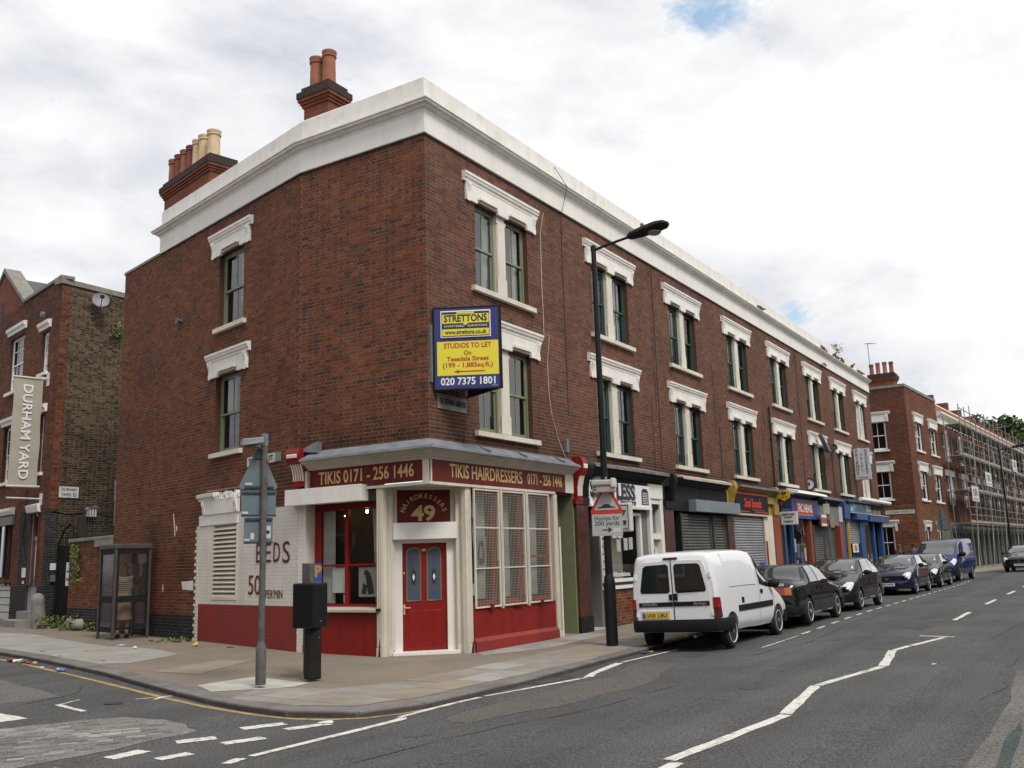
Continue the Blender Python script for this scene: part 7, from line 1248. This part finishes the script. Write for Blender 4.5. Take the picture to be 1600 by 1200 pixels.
def put(o, x, y, rz, sc_=(1, 1, 1), roll=0, dz=0):
    o.location = (x, y, float(zr(x+.0, y))+dz); o.rotation_euler = (roll, 0, rz); o.scale = sc_; return o
put(vn, 3.08, -3.32, 0, (1.04, 1.0, 1.0), math.radians(-1.7)); vn.location.z = float(zr(5, -3.4))+.005
# --- cars (built nose along +x)
def saloon(name, label, paint, st, rw, wheels, track, roofx, cowl, rearg, plate_txt=None, front_plate=None, badge=None, hatch=False, L=4.3, headl=((.0, 2.5), (.0, 2.4)), style='alloy'):
    t = thing(name, label, 'car', (0, 0, 0), 'vehicles parked along the kerb'); b = Body(st); b.mesh(paint, t, wheels, rw); x0r, x1r = rearg; xr, xf = roofx
    b.patch('windscreen', [(xf+.05, 4.12), (cowl-.03, 4.12), (cowl-.03, 7.88), (xf+.05, 7.88)], 'car_pane', t, n=10, k=14); b.patch('rear_window', [(x0r+.03, 4.15), (x1r-.05, 4.15), (x1r-.05, 7.85), (x0r+.03, 7.85)], 'car_pane', t, n=10, k=14)
    mid = (xr+xf)/2-.02; b.both('window_trim', [(x1r-.24, 3.06), (cowl-.18, 3.04), (xf-.02, 3.93), (xr+.03, 3.95)], 'car_trim', t, off=.003, n=14)
    b.both('side_window', [(x1r-.10, 3.12), (mid-.04, 3.12), (mid-.04, 3.88), (xr+.10, 3.88)], 'car_pane', t); b.both('side_window', [(mid+.03, 3.12), (cowl-.32, 3.12), (xf-.08, 3.88), (mid+.03, 3.88)], 'car_pane', t)
    b.both('door_gap', [(mid-.006, .5), (mid+.004, .5), (mid+.004, 3.9), (mid-.006, 3.9)], 'car_trim', t, off=.002, n=1, k=14); b.both('door_gap', [(cowl-.32, .5), (cowl-.31, .5), (cowl-.31, 3.0), (cowl-.32, 3.0)], 'car_trim', t, off=.002, n=1, k=12); b.both('door_handle', [(mid-.22, 2.68), (mid-.08, 2.68), (mid-.08, 2.80), (mid-.22, 2.80)], 'car_trim', t, off=.016, th=1, n=3, k=2); b.both('door_handle', [(cowl-1.06, 2.68), (cowl-.92, 2.68), (cowl-.92, 2.80), (cowl-1.06, 2.80)], 'car_trim', t, off=.016, th=1, n=3, k=2)
    b.both('rub_strip', [(wheels[0]+.42, 1.9), (wheels[1]-.42, 1.9), (wheels[1]-.42, 2.05), (wheels[0]+.42, 2.05)], 'car_trim', t, off=.012, th=1, n=12, k=2)
    bw_ = st[1][3]; L = st[-1][0]
    bumper(t, [(.38, bw_+.005), (.12, bw_), (.0, bw_*.86), (-.03, bw_*.5), (-.03, -bw_*.5), (.0, -bw_*.86), (.12, -bw_), (.38, -bw_-.005)], st[0][1]-.10, st[0][1]+.13, paint if hatch else 'car_trim', .035)
    bf_ = st[-2][3]; bumper(t, [(L-.42, -bf_-.02), (L-.14, -bf_), (L+.0, -bf_*.84), (L+.04, -bf_*.45), (L+.04, bf_*.45), (L+.0, bf_*.84), (L-.14, bf_), (L-.42, bf_+.02)], st[-1][1]-.14, st[-1][1]+.13, paint if hatch else 'car_trim', .035)
    b.both('headlamp', [(L-.30, 2.75), (L-.03, 2.35), (L-.03, 4.15), (L-.22, 4.0)], 'lamp_clear', t, off=.01); fF = F((L+.002, 0, 0), (0, 1, 0), (1, 0, 0)); fB = F((-.002, 0, 0), (0, 1, 0), (-1, 0, 0)); zf = st[-1][9]; B1('grille', fF, 'black_matt', t, (-.32, .32, 0, .012, zf-.16, zf-.05)); build('badge', MB().prism(fF, [(-.07, zf-.07), (0, zf-.15), (.07, zf-.07), (.03, zf-.07), (0, zf-.11), (-.03, zf-.07)], .012, .02), 'chrome', t)
    zb_ = st[0][8]
    for s_ in (-1, 1):
        w0, w1 = sorted((s_*.30, s_*(st[0][5]-.01))); tl = B1('tail_lamp', fB, 'lamp_red', t, (w0, w1, -.02, .012, zb_-.20, zb_-.03)); v0, v1 = sorted((s_*(st[0][5]-.16), s_*(st[0][5]-.012))); B1('indicator', fB, 'lamp_amber', tl, (v0, v1, .012, .016, zb_-.20, zb_-.03))
        mirror(t, cowl-.28, s_*(st[4][5]+.02), st[4][6]+.08, 'car_trim', 1.0)
    if plate_txt: plate(t, F((-.01, 0, 0), (0, 1, 0), (-1, 0, 0)), 0, zb_-.12, plate_txt, 'plate_yellow')
    if front_plate: plate(t, F((L+.078, 0, 0), (0, 1, 0), (1, 0, 0)), 0, st[-1][1]+.01, front_plate, 'plate_white')
    if badge: ftext(t, badge, fB, -.40, .004, zb_+.03, .075, 'chrome', fitw=.26, bold=.002, ext=.002)
    for x in wheels:
        for y in (-track, track): wheel(t, x, y, rw, .17, style)
    build('wiper', MB().tube([b.S(cowl-.06, 5.0)+V((0, 0, .02)), b.S(cowl-.16, 6.6)+V((0, 0, .025))], .008, n=4).tube([b.S(cowl-.06, 6.6)+V((0, 0, .02)), b.S(cowl-.16, 8.0)+V((0, 0, .025))], .008, n=4), 'rubber', t)
    v_ = b.patch('tax_disc', [(xf+.42, 7.45), (xf+.52, 7.45), (xf+.50, 7.62), (xf+.40, 7.62)], 'paper', t, off=.010, n=2, k=2); b.patch('permit', [(xf+.14, 7.42), (xf+.22, 7.42), (xf+.22, 7.62), (xf+.14, 7.62)], 'enamel_green', t, off=.010, n=2, k=2)
    return t
SAL = [(0, .36, .70, .75, .55, .70, .82, .62, .90, .93), (.09, .28, .74, .80, .55, .76, .86, .67, .96, .985), (.55, .25, .76, .815, .55, .79, .88, .70, .985, 1.005), (.82, .25, .77, .82, .56, .80, .88, .70, .99, 1.01), (1.32, .24, .78, .82, .56, .80, .90, .57, 1.31, 1.355), (2.0, .24, .78, .82, .56, .80, .90, .58, 1.335, 1.38), (2.5, .24, .78, .82, .56, .80, .90, .57, 1.305, 1.35), (3.12, .24, .78, .82, .56, .79, .87, .70, .95, .99), (3.75, .25, .77, .815, .55, .77, .82, .66, .87, .905), (4.2, .28, .74, .79, .52, .74, .76, .62, .79, .815), (4.3, .36, .66, .73, .48, .66, .69, .54, .70, .72)]
HAT = [(0, .40, .66, .74, .60, .72, .88, .60, .98, 1.0), (.07, .32, .72, .80, .60, .77, .90, .62, 1.06, 1.09), (.30, .26, .75, .815, .58, .79, .91, .60, 1.22, 1.27), (.55, .25, .76, .82, .58, .80, .91, .585, 1.335, 1.385), (1.2, .24, .77, .825, .58, .80, .91, .60, 1.375, 1.42), (1.9, .24, .77, .825, .58, .80, .90, .59, 1.35, 1.40), (2.2, .24, .77, .825, .58, .80, .89, .59, 1.25, 1.30), (2.75, .24, .77, .82, .56, .79, .87, .68, .96, 1.0), (3.25, .25, .76, .81, .54, .76, .80, .64, .84, .875), (3.62, .29, .71, .77, .50, .70, .70, .58, .72, .745), (3.75, .37, .60, .69, .45, .60, .61, .48, .63, .645)]
VEC = [(0, .38, .70, .78, .60, .73, .88, .64, .99, 1.02), (.08, .30, .75, .83, .60, .79, .91, .68, 1.05, 1.08), (.40, .26, .78, .85, .58, .82, .93, .66, 1.14, 1.18), (.75, .25, .79, .86, .58, .83, .93, .62, 1.30, 1.345), (1.4, .24, .80, .86, .58, .83, .93, .62, 1.39, 1.43), (2.2, .24, .80, .86, .58, .83, .92, .61, 1.365, 1.41), (2.55, .24, .80, .86, .58, .83, .91, .61, 1.27, 1.32), (3.15, .24, .80, .855, .56, .82, .89, .72, .98, 1.02), (3.75, .25, .78, .84, .54, .79, .82, .68, .87, .905), (4.2, .29, .73, .80, .50, .73, .72, .62, .75, .775), (4.32, .37, .62, .72, .45, .62, .63, .52, .66, .675)]
bm_ = saloon('parked_car', 'black saloon facing away behind the white van, red tail lamps showing', 'car_black', SAL, .305, (.92, 3.48), .815, (1.32, 2.5), 3.12, (.82, 1.32), None, None, '320i')
put(bm_, 7.72, -3.46, 0, (.965, 1, 1), math.radians(-1.5)); bm_.location.z = float(zr(10, -3.7))
c3 = saloon('parked_car', 'black small hatchback facing the camera behind the black saloon', 'car_green', HAT, .285, (.58, 2.98), .80, (.55, 2.0), 2.75, (.06, .55), None, None, None, True); put(c3, 16.86, -3.42, math.pi, (1, 1, 1), math.radians(1.5)); c3.location.z = float(zr(15, -3.6))
c4 = saloon('parked_car', 'dark navy car with vee badge and white front number plate', 'car_navy', VEC, .31, (.82, 3.46), .83, (.75, 2.3), 3.15, (.10, .75), None, 'Y583 EWW', None, True); put(c4, 27.0, -3.18, math.pi, (1, 1, 1), math.radians(1.2)); c4.location.z = float(zr(25, -3.4))
c5 = saloon('parked_car', 'dark green small car between the navy car and the blue van', 'car_green', HAT, .285, (.58, 2.98), .80, (.55, 2.0), 2.75, (.06, .55), None, None, None, True); put(c5, 32.7, -3.15, math.pi, (1.03, 1, 1), math.radians(1.0)); c5.location.z = float(zr(30.5, -3.4))
c7 = saloon('parked_car', 'black estate car facing the camera at the far kerb on the right', 'car_black', VEC, .31, (.82, 3.46), .83, (.75, 2.3), 3.15, (.10, .75), None, 'S424 PGK', None, True); put(c7, 49.4, -5.75, math.radians(178)); c7.location.z = .17
def make_trafic():
    t = thing('parked_van', 'bright blue high panel van with big windscreen facing the camera', 'van', (0, 0, 0), 'vehicles parked along the kerb')
    b = Body([(0, .42, .82, .90, .75, .92, 1.10, .80, 1.90, 1.95), (.06, .36, .86, .94, .75, .945, 1.12, .83, 1.92, 1.97), (.8, .32, .88, .95, .75, .95, 1.12, .84, 1.93, 1.98), (2.6, .32, .88, .95, .75, .95, 1.12, .82, 1.90, 1.96), (3.1, .32, .88, .95, .75, .95, 1.10, .78, 1.82, 1.88), (3.7, .32, .88, .95, .75, .94, 1.08, .76, 1.42, 1.47), (4.15, .32, .86, .94, .72, .90, 1.02, .76, 1.14, 1.18), (4.5, .34, .80, .90, .65, .82, .86, .70, .93, .97), (4.75, .40, .68, .80, .58, .70, .72, .58, .76, .78)])
    b.mesh('van_blue', t, (.75, 3.85), .33); b.patch('windscreen', [(3.14, 4.1), (4.10, 4.1), (4.10, 7.9), (3.14, 7.9)], 'car_pane', t, n=10, k=14); b.both('side_window', [(3.0, 3.12), (3.95, 3.1), (3.45, 3.85), (3.0, 3.88)], 'car_pane', t); b.both('headlamp', [(4.25, 2.7), (4.62, 2.5), (4.60, 4.0), (4.30, 3.8)], 'lamp_clear', t, off=.01); b.both('side_trim', [(1.2, 1.7), (3.4, 1.7), (3.4, 1.95), (1.2, 1.95)], 'car_trim', t, off=.012, th=1, n=10, k=2); b.both('door_gap', [(2.85, .5), (2.86, .5), (2.86, 3.9), (2.85, 3.9)], 'car_trim', t, off=.002, n=1, k=12)
    bumper(t, [(4.1, -.92), (4.55, -.88), (4.80, -.6), (4.84, 0), (4.80, .6), (4.55, .88), (4.1, .92)], .26, .66, 'car_trim', .03); B1('grille', F((4.77, 0, 0), (0, 1, 0), (1, 0, 0)), 'black_matt', t, (-.45, .45, 0, .02, .68, .76))
    for y in (-1, 1): mirror(t, 3.72, y*.97, 1.22, 'car_trim', 1.6)
    for x in (.75, 3.85):
        for y in (-.93, .93): wheel(t, x, y, .33, .2)
    b.patch('permit', [(3.6, 7.2), (3.72, 7.2), (3.72, 7.4), (3.6, 7.4)], 'enamel_green', t, off=.01, n=2, k=2); return t
v6 = make_trafic(); put(v6, 38.85, -3.25, math.radians(180-3)); v6.location.z = float(zr(37, -3.5))+.02
# ---------------------------------------------------------------- people
def skin(name, J, E, m, parent, lev=2):
    # one continuous body grown over a skeleton of joints
    me = bpy.data.meshes.new(name); ks = list(J); me.from_pydata([J[k][0] for k in ks], [(ks.index(a), ks.index(b)) for a, b in E], []); o = bpy.data.objects.new(name, me); COL.objects.link(o)
    md = o.modifiers.new('s', 'SKIN'); md.use_smooth_shade = True; ly = me.skin_vertices[0] if me.skin_vertices else None
    for i, k in enumerate(ks): r = J[k][1]; ly.data[i].radius = r if isinstance(r, tuple) else (r, r); ly.data[i].use_root = (k == 'pelvis' or (i == 0 and 'pelvis' not in J))
    sb = o.modifiers.new('u', 'SUBSURF'); sb.levels = lev; sb.render_levels = lev
    bpy.context.view_layer.update(); m2 = bpy.data.meshes.new_from_object(o.evaluated_get(bpy.context.evaluated_depsgraph_get())); bpy.data.objects.remove(o); m2.name = name; m2.materials.clear(); m2.materials.append(M[m])
    for p in m2.polygons: p.use_smooth = True
    return link(name, m2, parent)
def person(label, loc, rz, skinm, top, bottom, hair, skirt=False, long_hair=False, phone=False, stripes=False, group=None):
    # local: faces +x, z up
    t = thing('person', label, 'person', (0, 0, 0), group)
    ph_ = [('handR', ((.17, -.13, 1.50), .035)), ('elR', ((.10, -.30, 1.22), .042))] if phone else [('handR', ((.08, -.27, .80), .035)), ('elR', ((-.02, -.26, 1.10), .042))]
    J = {'pelvis': ((0, 0, .95), (.15, .12)), 'waist': ((0, 0, 1.12), (.13, .10)), 'chest': ((.0, 0, 1.32), (.155, .11)), 'neck': ((0, 0, 1.48), .055), 'head0': ((.015, 0, 1.56), .075), 'head': ((.02, 0, 1.65), .095), 'crown': ((.01, 0, 1.72), .075), 'shR': ((0, -.17, 1.42), .06), 'elR': ph_[1][1], 'handR': ph_[0][1], 'shL': ((0, .17, 1.42), .06), 'elL': ((-.02, .26, 1.10), .042), 'wrL': ((.08, .27, .86), .03), 'handL': ((.10, .27, .78), .035),
         'hipR': ((0, -.09, .90), .10), 'kneeR': ((.02, -.10, .50), .065), 'ankR': ((-.02, -.10, .10), .04), 'toeR': ((.14, -.11, .04), .035), 'hipL': ((0, .09, .90), .10), 'kneeL': ((.0, .10, .50), .065), 'ankL': ((-.04, .10, .10), .04), 'toeL': ((.12, .11, .04), .035)}
    E_ = [('pelvis', 'waist'), ('waist', 'chest'), ('chest', 'neck'), ('neck', 'head0'), ('head0', 'head'), ('head', 'crown'), ('chest', 'shR'), ('shR', 'elR'), ('elR', 'handR'), ('chest', 'shL'), ('shL', 'elL'), ('elL', 'wrL'), ('wrL', 'handL'), ('pelvis', 'hipR'), ('hipR', 'kneeR'), ('kneeR', 'ankR'), ('ankR', 'toeR'), ('pelvis', 'hipL'), ('hipL', 'kneeL'), ('kneeL', 'ankL'), ('ankL', 'toeL')]
    skin('body', J, E_, skinm, t)
    q = lambda k, s_: (J[k][0], tuple(v*s_ for v in J[k][1]) if isinstance(J[k][1], tuple) else J[k][1]*s_)
    sk = {k: q(k, 1.16) for k in ('pelvis', 'waist', 'chest', 'shR', 'elR', 'shL', 'elL')}; sk['neck'] = ((0, 0, 1.44), .07); skin('shirt', sk, [e for e in E_ if e[0] in sk and e[1] in sk], top, t)
    if skirt: build('skirt', MB().lathe([(.14, 1.06), (.17, .95), (.19, .7), (.21, .42), (.20, .42), (.13, 1.0)], (0, 0, 0), n=14), bottom, t, smooth=True)
    else: sk = {k: q(k, 1.15) for k in ('pelvis', 'hipR', 'kneeR', 'ankR', 'hipL', 'kneeL', 'ankL')}; skin('trousers', sk, [e for e in E_ if e[0] in sk and e[1] in sk], bottom, t)
    hm = {'pelvis': ((-.02, 0, 1.70), .10), 'b': ((-.05, 0, 1.62), .085)}
    if long_hair: hm['c'] = ((-.07, 0, 1.50), .07); hm['d'] = ((-.08, 0, 1.40), .05)
    ks = list(hm); skin('hair', hm, list(zip(ks, ks[1:])), hair, t); build('nose', MB().lathe([(.016, 0), (.004, .035)], (.10, 0, 1.645), (1, 0, .1), n=6), skinm, t)
    for s_ in (-1, 1): build('shoe', MB().box(W, -.07+(.0 if s_ < 0 else -.02), .17, s_*.105-.045, s_*.105+.045, 0, .075), 'black_matt', t, bevel=.025); build('ear', MB().lathe([(.012, -.01), (.022, 0), (.012, .012)], (.02, s_*.093, 1.645), (0, s_, 0), n=7), skinm, t); build('eye', MB().lathe([(.009, 0), (.004, .008)], (.102, s_*.034, 1.675), (1, 0, 0), n=6), 'hair_black', t)
    if stripes:
        mb = MB()
        for k in range(11):
            z = .94+k*.046; r = .205 if z < 1.25 else .215; w = (.17 if z < 1.0 else .165 if z < 1.15 else .19); mb.lathe([(w, 0), (w, .018)], (-.0, 0, z), n=16, caps=False)
        for i, v in enumerate(mb.v): mb.v[i] = (v[0]*.90, v[1]*1.05, v[2])
        build('stripe', mb, 'cloth_white', t)
    t.location = loc; t.rotation_euler = (0, 0, rz); return t
pc = person('woman in a striped top and beige skirt inside the phone box, back turned', tuple(fx.P(.40, .40, .02)), math.atan2(.75, .66), 'skin', 'cloth_dark', 'cloth_beige', 'hair', True, True, True, True)
person('person in dark jacket walking past the blue grocery shop end, nearer', tuple(gp(36.4, -1.15)), math.radians(195), 'skin_dark', 'cloth_dark', 'cloth_dark', 'hair_black', group='people walking by the blue shop'); person('person in blue grey top beside the dark jacketed walker', tuple(gp(37.9, -1.55)), math.radians(20), 'skin_dark', 'cloth_blue', 'cloth_dark', 'hair_black', group='people walking by the blue shop')
# ---------------------------------------------------------------- pigeons, aerials, roof weed
def pigeon(loc, rz, label):
    t = thing('pigeon', label, 'pigeon', (0, 0, 0), 'pigeons on the white cornice'); build('body', MB().lathe([(.01, -.17), (.03, -.10), (.075, -.02), (.085, .05), (.06, .11), (.035, .15), (.04, .19), (.03, .225), (.008, .235)], (0, 0, .12), (.72, 0, .69), n=10), 'pigeon', t, smooth=True); build('tail', MB().hexa([V(q) for q in ((-.10, -.03, .03), (-.10, .03, .03), (-.26, -.04, .0), (-.26, .04, .0), (-.10, -.03, .06), (-.10, .03, .06), (-.26, -.04, .012), (-.26, .04, .012))]), 'cloth_dark', t); build('beak', MB().lathe([(.008, 0), (.002, .03)], (.165, 0, .275), (1, 0, -.2), n=5), 'litter_dark', t)
    for s_ in (-1, 1): build('wing', MB().hexa([V(q) for q in ((.08, s_*.06, .14), (.08, s_*.085, .16), (-.2, s_*.03, .04), (-.2, s_*.05, .05), (.07, s_*.05, .20), (.07, s_*.075, .20), (-.2, s_*.03, .06), (-.2, s_*.05, .065))]), 'pigeon', t); build('leg', MB().tube([(.02, s_*.03, 0), (.03, s_*.03, .07)], .006, n=4), 'orange_red', t)
    t.location = loc; t.rotation_euler = (0, 0, rz); return t
PL = ['pigeon sitting alone on the white cornice, nearest the corner', 'lone pigeon on the cornice before the cluster', 'first pigeon of the cluster on the cornice', 'second pigeon of the cluster, close to the first', 'pigeon in the middle of the cluster on the cornice', 'pigeon past the middle of the cluster towards the far end', 'last pigeon towards the far end of the white cornice']
for x, lab in zip((20.3, 29.3, 31.1, 31.7, 32.8, 34.6, 36.4), PL):
    if x == 20.3: p0 = pigeon((x, -.12, 10.475), 1.2, lab)
    else: dup(p0, lab, (x, -.12, 10.475), random.uniform(0, 6))
def aerial(loc, h, rz, label, m='pole_grey', els=7):
    t = thing('aerial', label, 'aerial', loc, 'television aerials on the roofs'); c = V(loc); d = V((math.cos(rz), math.sin(rz), .12)).normalized(); y = V((-d.y, d.x, 0)); build('mast', MB().tube([c, c+V((0, 0, h))], .02, n=5), m, t); top = c+V((0, 0, h)); build('boom', MB().tube([top-d*.3, top+d*1.0], .012, n=4), m, t); mb = MB()
    for k in range(els): p = top+d*(-.25+k*1.2/els); mb.tube([p-y*.16, p+y*.16], .006, n=3)
    build('element', mb, m, t); return t
for (x, y, z), h, r, lab in (((7.2, 2.0, 10.45), 1.75, 2.6, 'aerial tip just over the parapet near the corner'), ((14.6, 2.0, 10.45), 1.55, 2.6, 'aerial over the second bay parapet behind the lamp'), ((23.6, 2, 10.45), 2.1, .2, 'long thin aerial leaning over the middle of the parapet'), ((33.4, 2.2, 10.45), 2.2, .2, 'thin aerial over the far part of the parapet'), ((46.8, 1.4, 11.9), 2.3, -.3, 'tall aerial beside the chimney pots of the red house')): aerial((x, y, z), h, r, lab)
for k, (s, h, lab) in enumerate(((9.3, 2.9, 'tall aerial at the near end of the scaffolded roof'), (13.0, 2.2, 'second aerial along the scaffolded roof'), (22, 2.4, 'aerial half way along the scaffolded roof'))): aerial(tuple(FQ.P(s, -3, 10.8)), h, -.2, lab)
tuft('roof_weed', (32.6, .12, 11.0), .35, .5, 120, 'weed', 'weed growing behind the parapet above the far windows', 'weeds', 9); tuft('roof_weed', (29.0, -.05, 9.75), .2, .15, 60, 'weed', 'small weed rooted under the white frieze', 'weeds', 10)
# ---------------------------------------------------------------- litter
def scrap(pos, fz, m, label, s_=.07, h=.04, seed=0, cat='litter'):
    bm = bmesh.new(); bmesh.ops.create_icosphere(bm, subdivisions=1, radius=1); rr = random.Random(seed)
    for v in bm.verts: v.co = V((v.co.x*s_*rr.uniform(.6, 1.3), v.co.y*s_*rr.uniform(.5, 1.0), (v.co.z+.9)*h*rr.uniform(.5, 1.1)*.6))
    me = bpy.data.meshes.new('litter'); bm.to_mesh(me); bm.free(); me.materials.append(M[m]); o = link('litter', me); o.location = (pos[0], pos[1], float(fz(*pos))+.004); o.rotation_euler = (0, 0, rr.uniform(0, 3)); return tag(o, label, cat, 'litter on the pavement and gutter')
LT = [((-3.02, 7.78), zr, 'litter_red', 'red wrapper in the gutter at the far left', .09, .07), ((-3.02, 7.55), zr, 'litter_white', 'crumpled white paper among the gutter rubbish', .11, .08), ((-3.05, 7.35), zr, 'litter_green', 'green leafy scrap among the gutter rubbish', .12, .08), ((-3.08, 7.15), zr, 'litter_red', 'red scrap beside the green gutter rubbish', .07, .06), ((-3.02, 7.0), zr, 'litter_yellow', 'pale yellow scrap at the end of the gutter rubbish', .06, .05), ((-3.38, 6.25), zr, 'litter_white', 'flat white scrap in the gutter', .10, .02), ((-3.6, 5.25), zr, 'litter_blue', 'blue and white packet lying in the gutter', .10, .07), ((-3.56, 5.42), zr, 'litter_white', 'white paper touching the blue packet', .08, .06),
      ((.58, 8.39), zp, 'litter_orange', 'orange wrapper near the phone box', .09, .06), ((.62, 7.55), zp, 'galv', 'flattened grey can at the foot of the side wall', .13, .05), ((.85, 8.0), zp, 'litter_dark', 'dark rag at the foot of the side wall', .10, .05), ((.80, 7.4), zp, 'litter_dark', 'dark scrap beside the flattened can', .09, .06), ((.05, 6.24), zp, 'litter_yellow', 'yellow crumpled bag on the pavement', .08, .08), ((-.87, 6.99), zp, 'litter_white', 'white ball of paper on the grey concrete', .06, .06), ((-.44, 8.07), zp, 'litter_white', 'flat white paper edge of the grey concrete', .12, .02), ((-2.4, 7.2), zp, 'litter_yellow', 'cream scrap on the kerb edge', .07, .02), ((-1.92, 8.55), zp, 'litter_dark', 'small dark leaf on the concrete, farther', .06, .01), ((-1.58, 7.58), zp, 'litter_dark', 'small dark leaf on the concrete, middle', .06, .01), ((-2.6, 5.54), zp, 'litter_dark', 'small dark leaf near the kerb', .06, .01), ((.16, 5.3), zp, 'litter_orange', 'brown scrap against the red painted wall', .10, .03), ((2.70, -2.80), zr, 'litter_blue', 'bluish wrapper in the gutter behind the van', .08, .05), ((2.95, -2.82), zr, 'litter_yellow', 'yellow straw wrapper in the gutter behind the van', .06, .04), ((-5.3, -2.52), zr, 'litter_white', 'torn pale scrap on the road dashes', .13, .015), ((1.7, -7.9), zr, 'litter_white', 'white scrap lying on the main road', .05, .012)]
for i, (p, fz, m, lab, s_, h_) in enumerate(LT): scrap(p, fz, m, lab, s_, h_, i+3)
tuft('weeds', gp(.75, 7.9, .0), .35, .06, 90, 'weed', 'low weeds along the foot of the side wall', seed=14)
dirt = MB(); rr = random.Random(5)
for _ in range(500):
    i = rr.randrange(3, 40); a, b = kp[i], kp[i+1]; p = a.lerp(b, rr.random()); t = (b-a).normalized(); n = V((t.y, -t.x, 0)); n = -n if n.dot(V((inner(p)-p))) > 0 else n; p = p+n*rr.uniform(.03, .16); s_ = rr.uniform(.006, .022); z = float(zr(p.x, p.y))+.006; q = rr.uniform(0, 3); dx, dy = s_*math.cos(q), s_*math.sin(q); dirt.poly([V((p.x-dx, p.y-dy, z)), V((p.x+dy*.6, p.y-dx*.6, z+.006)), V((p.x+dx, p.y+dy, z)), V((p.x-dy*.6, p.y+dx*.6, z+.004))])
o = build('gutter_dirt', dirt, 'litter_dark'); o['kind'] = 'stuff'; o['label'] = 'leaf crumbs and grit collected along the gutter'; o['category'] = 'litter'
# ---------------------------------------------------------------- the other sides of both streets, behind the camera (they show in the glass and close the sky)
for nm, lab, fr_, L, hh, m in (('terrace', 'plain brick terrace on the other side of the main street', F((95, -19.5, 0), (-1, 0, 0), (0, 1, 0)), 140, 9.0, 'reveal_brick'), ('warehouse', 'plain brick building on the other side of the side street', F((-17.2, -4, 0), AD, -AN), 40, 8.5, 'stall_brick')):
    t = thing(nm, lab, 'building', fr_.P(L/2, -4, 0)); wl_ = B1('wall', fr_, m, t, (0, L, -9, 0, -.3, hh)); mb = MB(); mg = MB(); k = 1.5
    while k < L-2:
        for z in (.9, 4.0, 6.6): mb.box(fr_, k-.08, k+1.28, 0, .05, z-.1, z+1.9); mg.box(fr_, k, k+1.2, .05, .06, z, z+1.8)
        k += 3.4
    build('window', mb, 'stucco', wl_, kind='stuff'); build('pane', mg, 'pane', wl_, kind='stuff')
# ---------------------------------------------------------------- fit the lettering to its widths, then turn it into plain meshes
bpy.context.view_layer.update()
FIT = {}
for o, w in TEXTS: FIT[o.name] = w
dg = bpy.context.evaluated_depsgraph_get(); fonts = [o for o in COL.objects if o.type == 'FONT']
meshes = [(o, bpy.data.meshes.new_from_object(o.evaluated_get(dg)), FIT.get(o.name)) for o in fonts]
for o, me, w in meshes:
    if not len(me.vertices): bpy.data.objects.remove(o); bpy.data.meshes.remove(me); continue
    xs = [v.co.x for v in me.vertices]; d = max(xs)-min(xs); m = o.matrix_local.copy(); p = o.parent; mt = o.data.materials[0]
    if w and d > 1e-5: me.transform(Matrix.Diagonal((w/d, 1, 1, 1)))
    n = bpy.data.objects.new('lettering_', me); COL.objects.link(n); n.parent = p; n.matrix_local = m; me.materials.clear(); me.materials.append(mt); bpy.data.objects.remove(o); n.name = 'lettering'
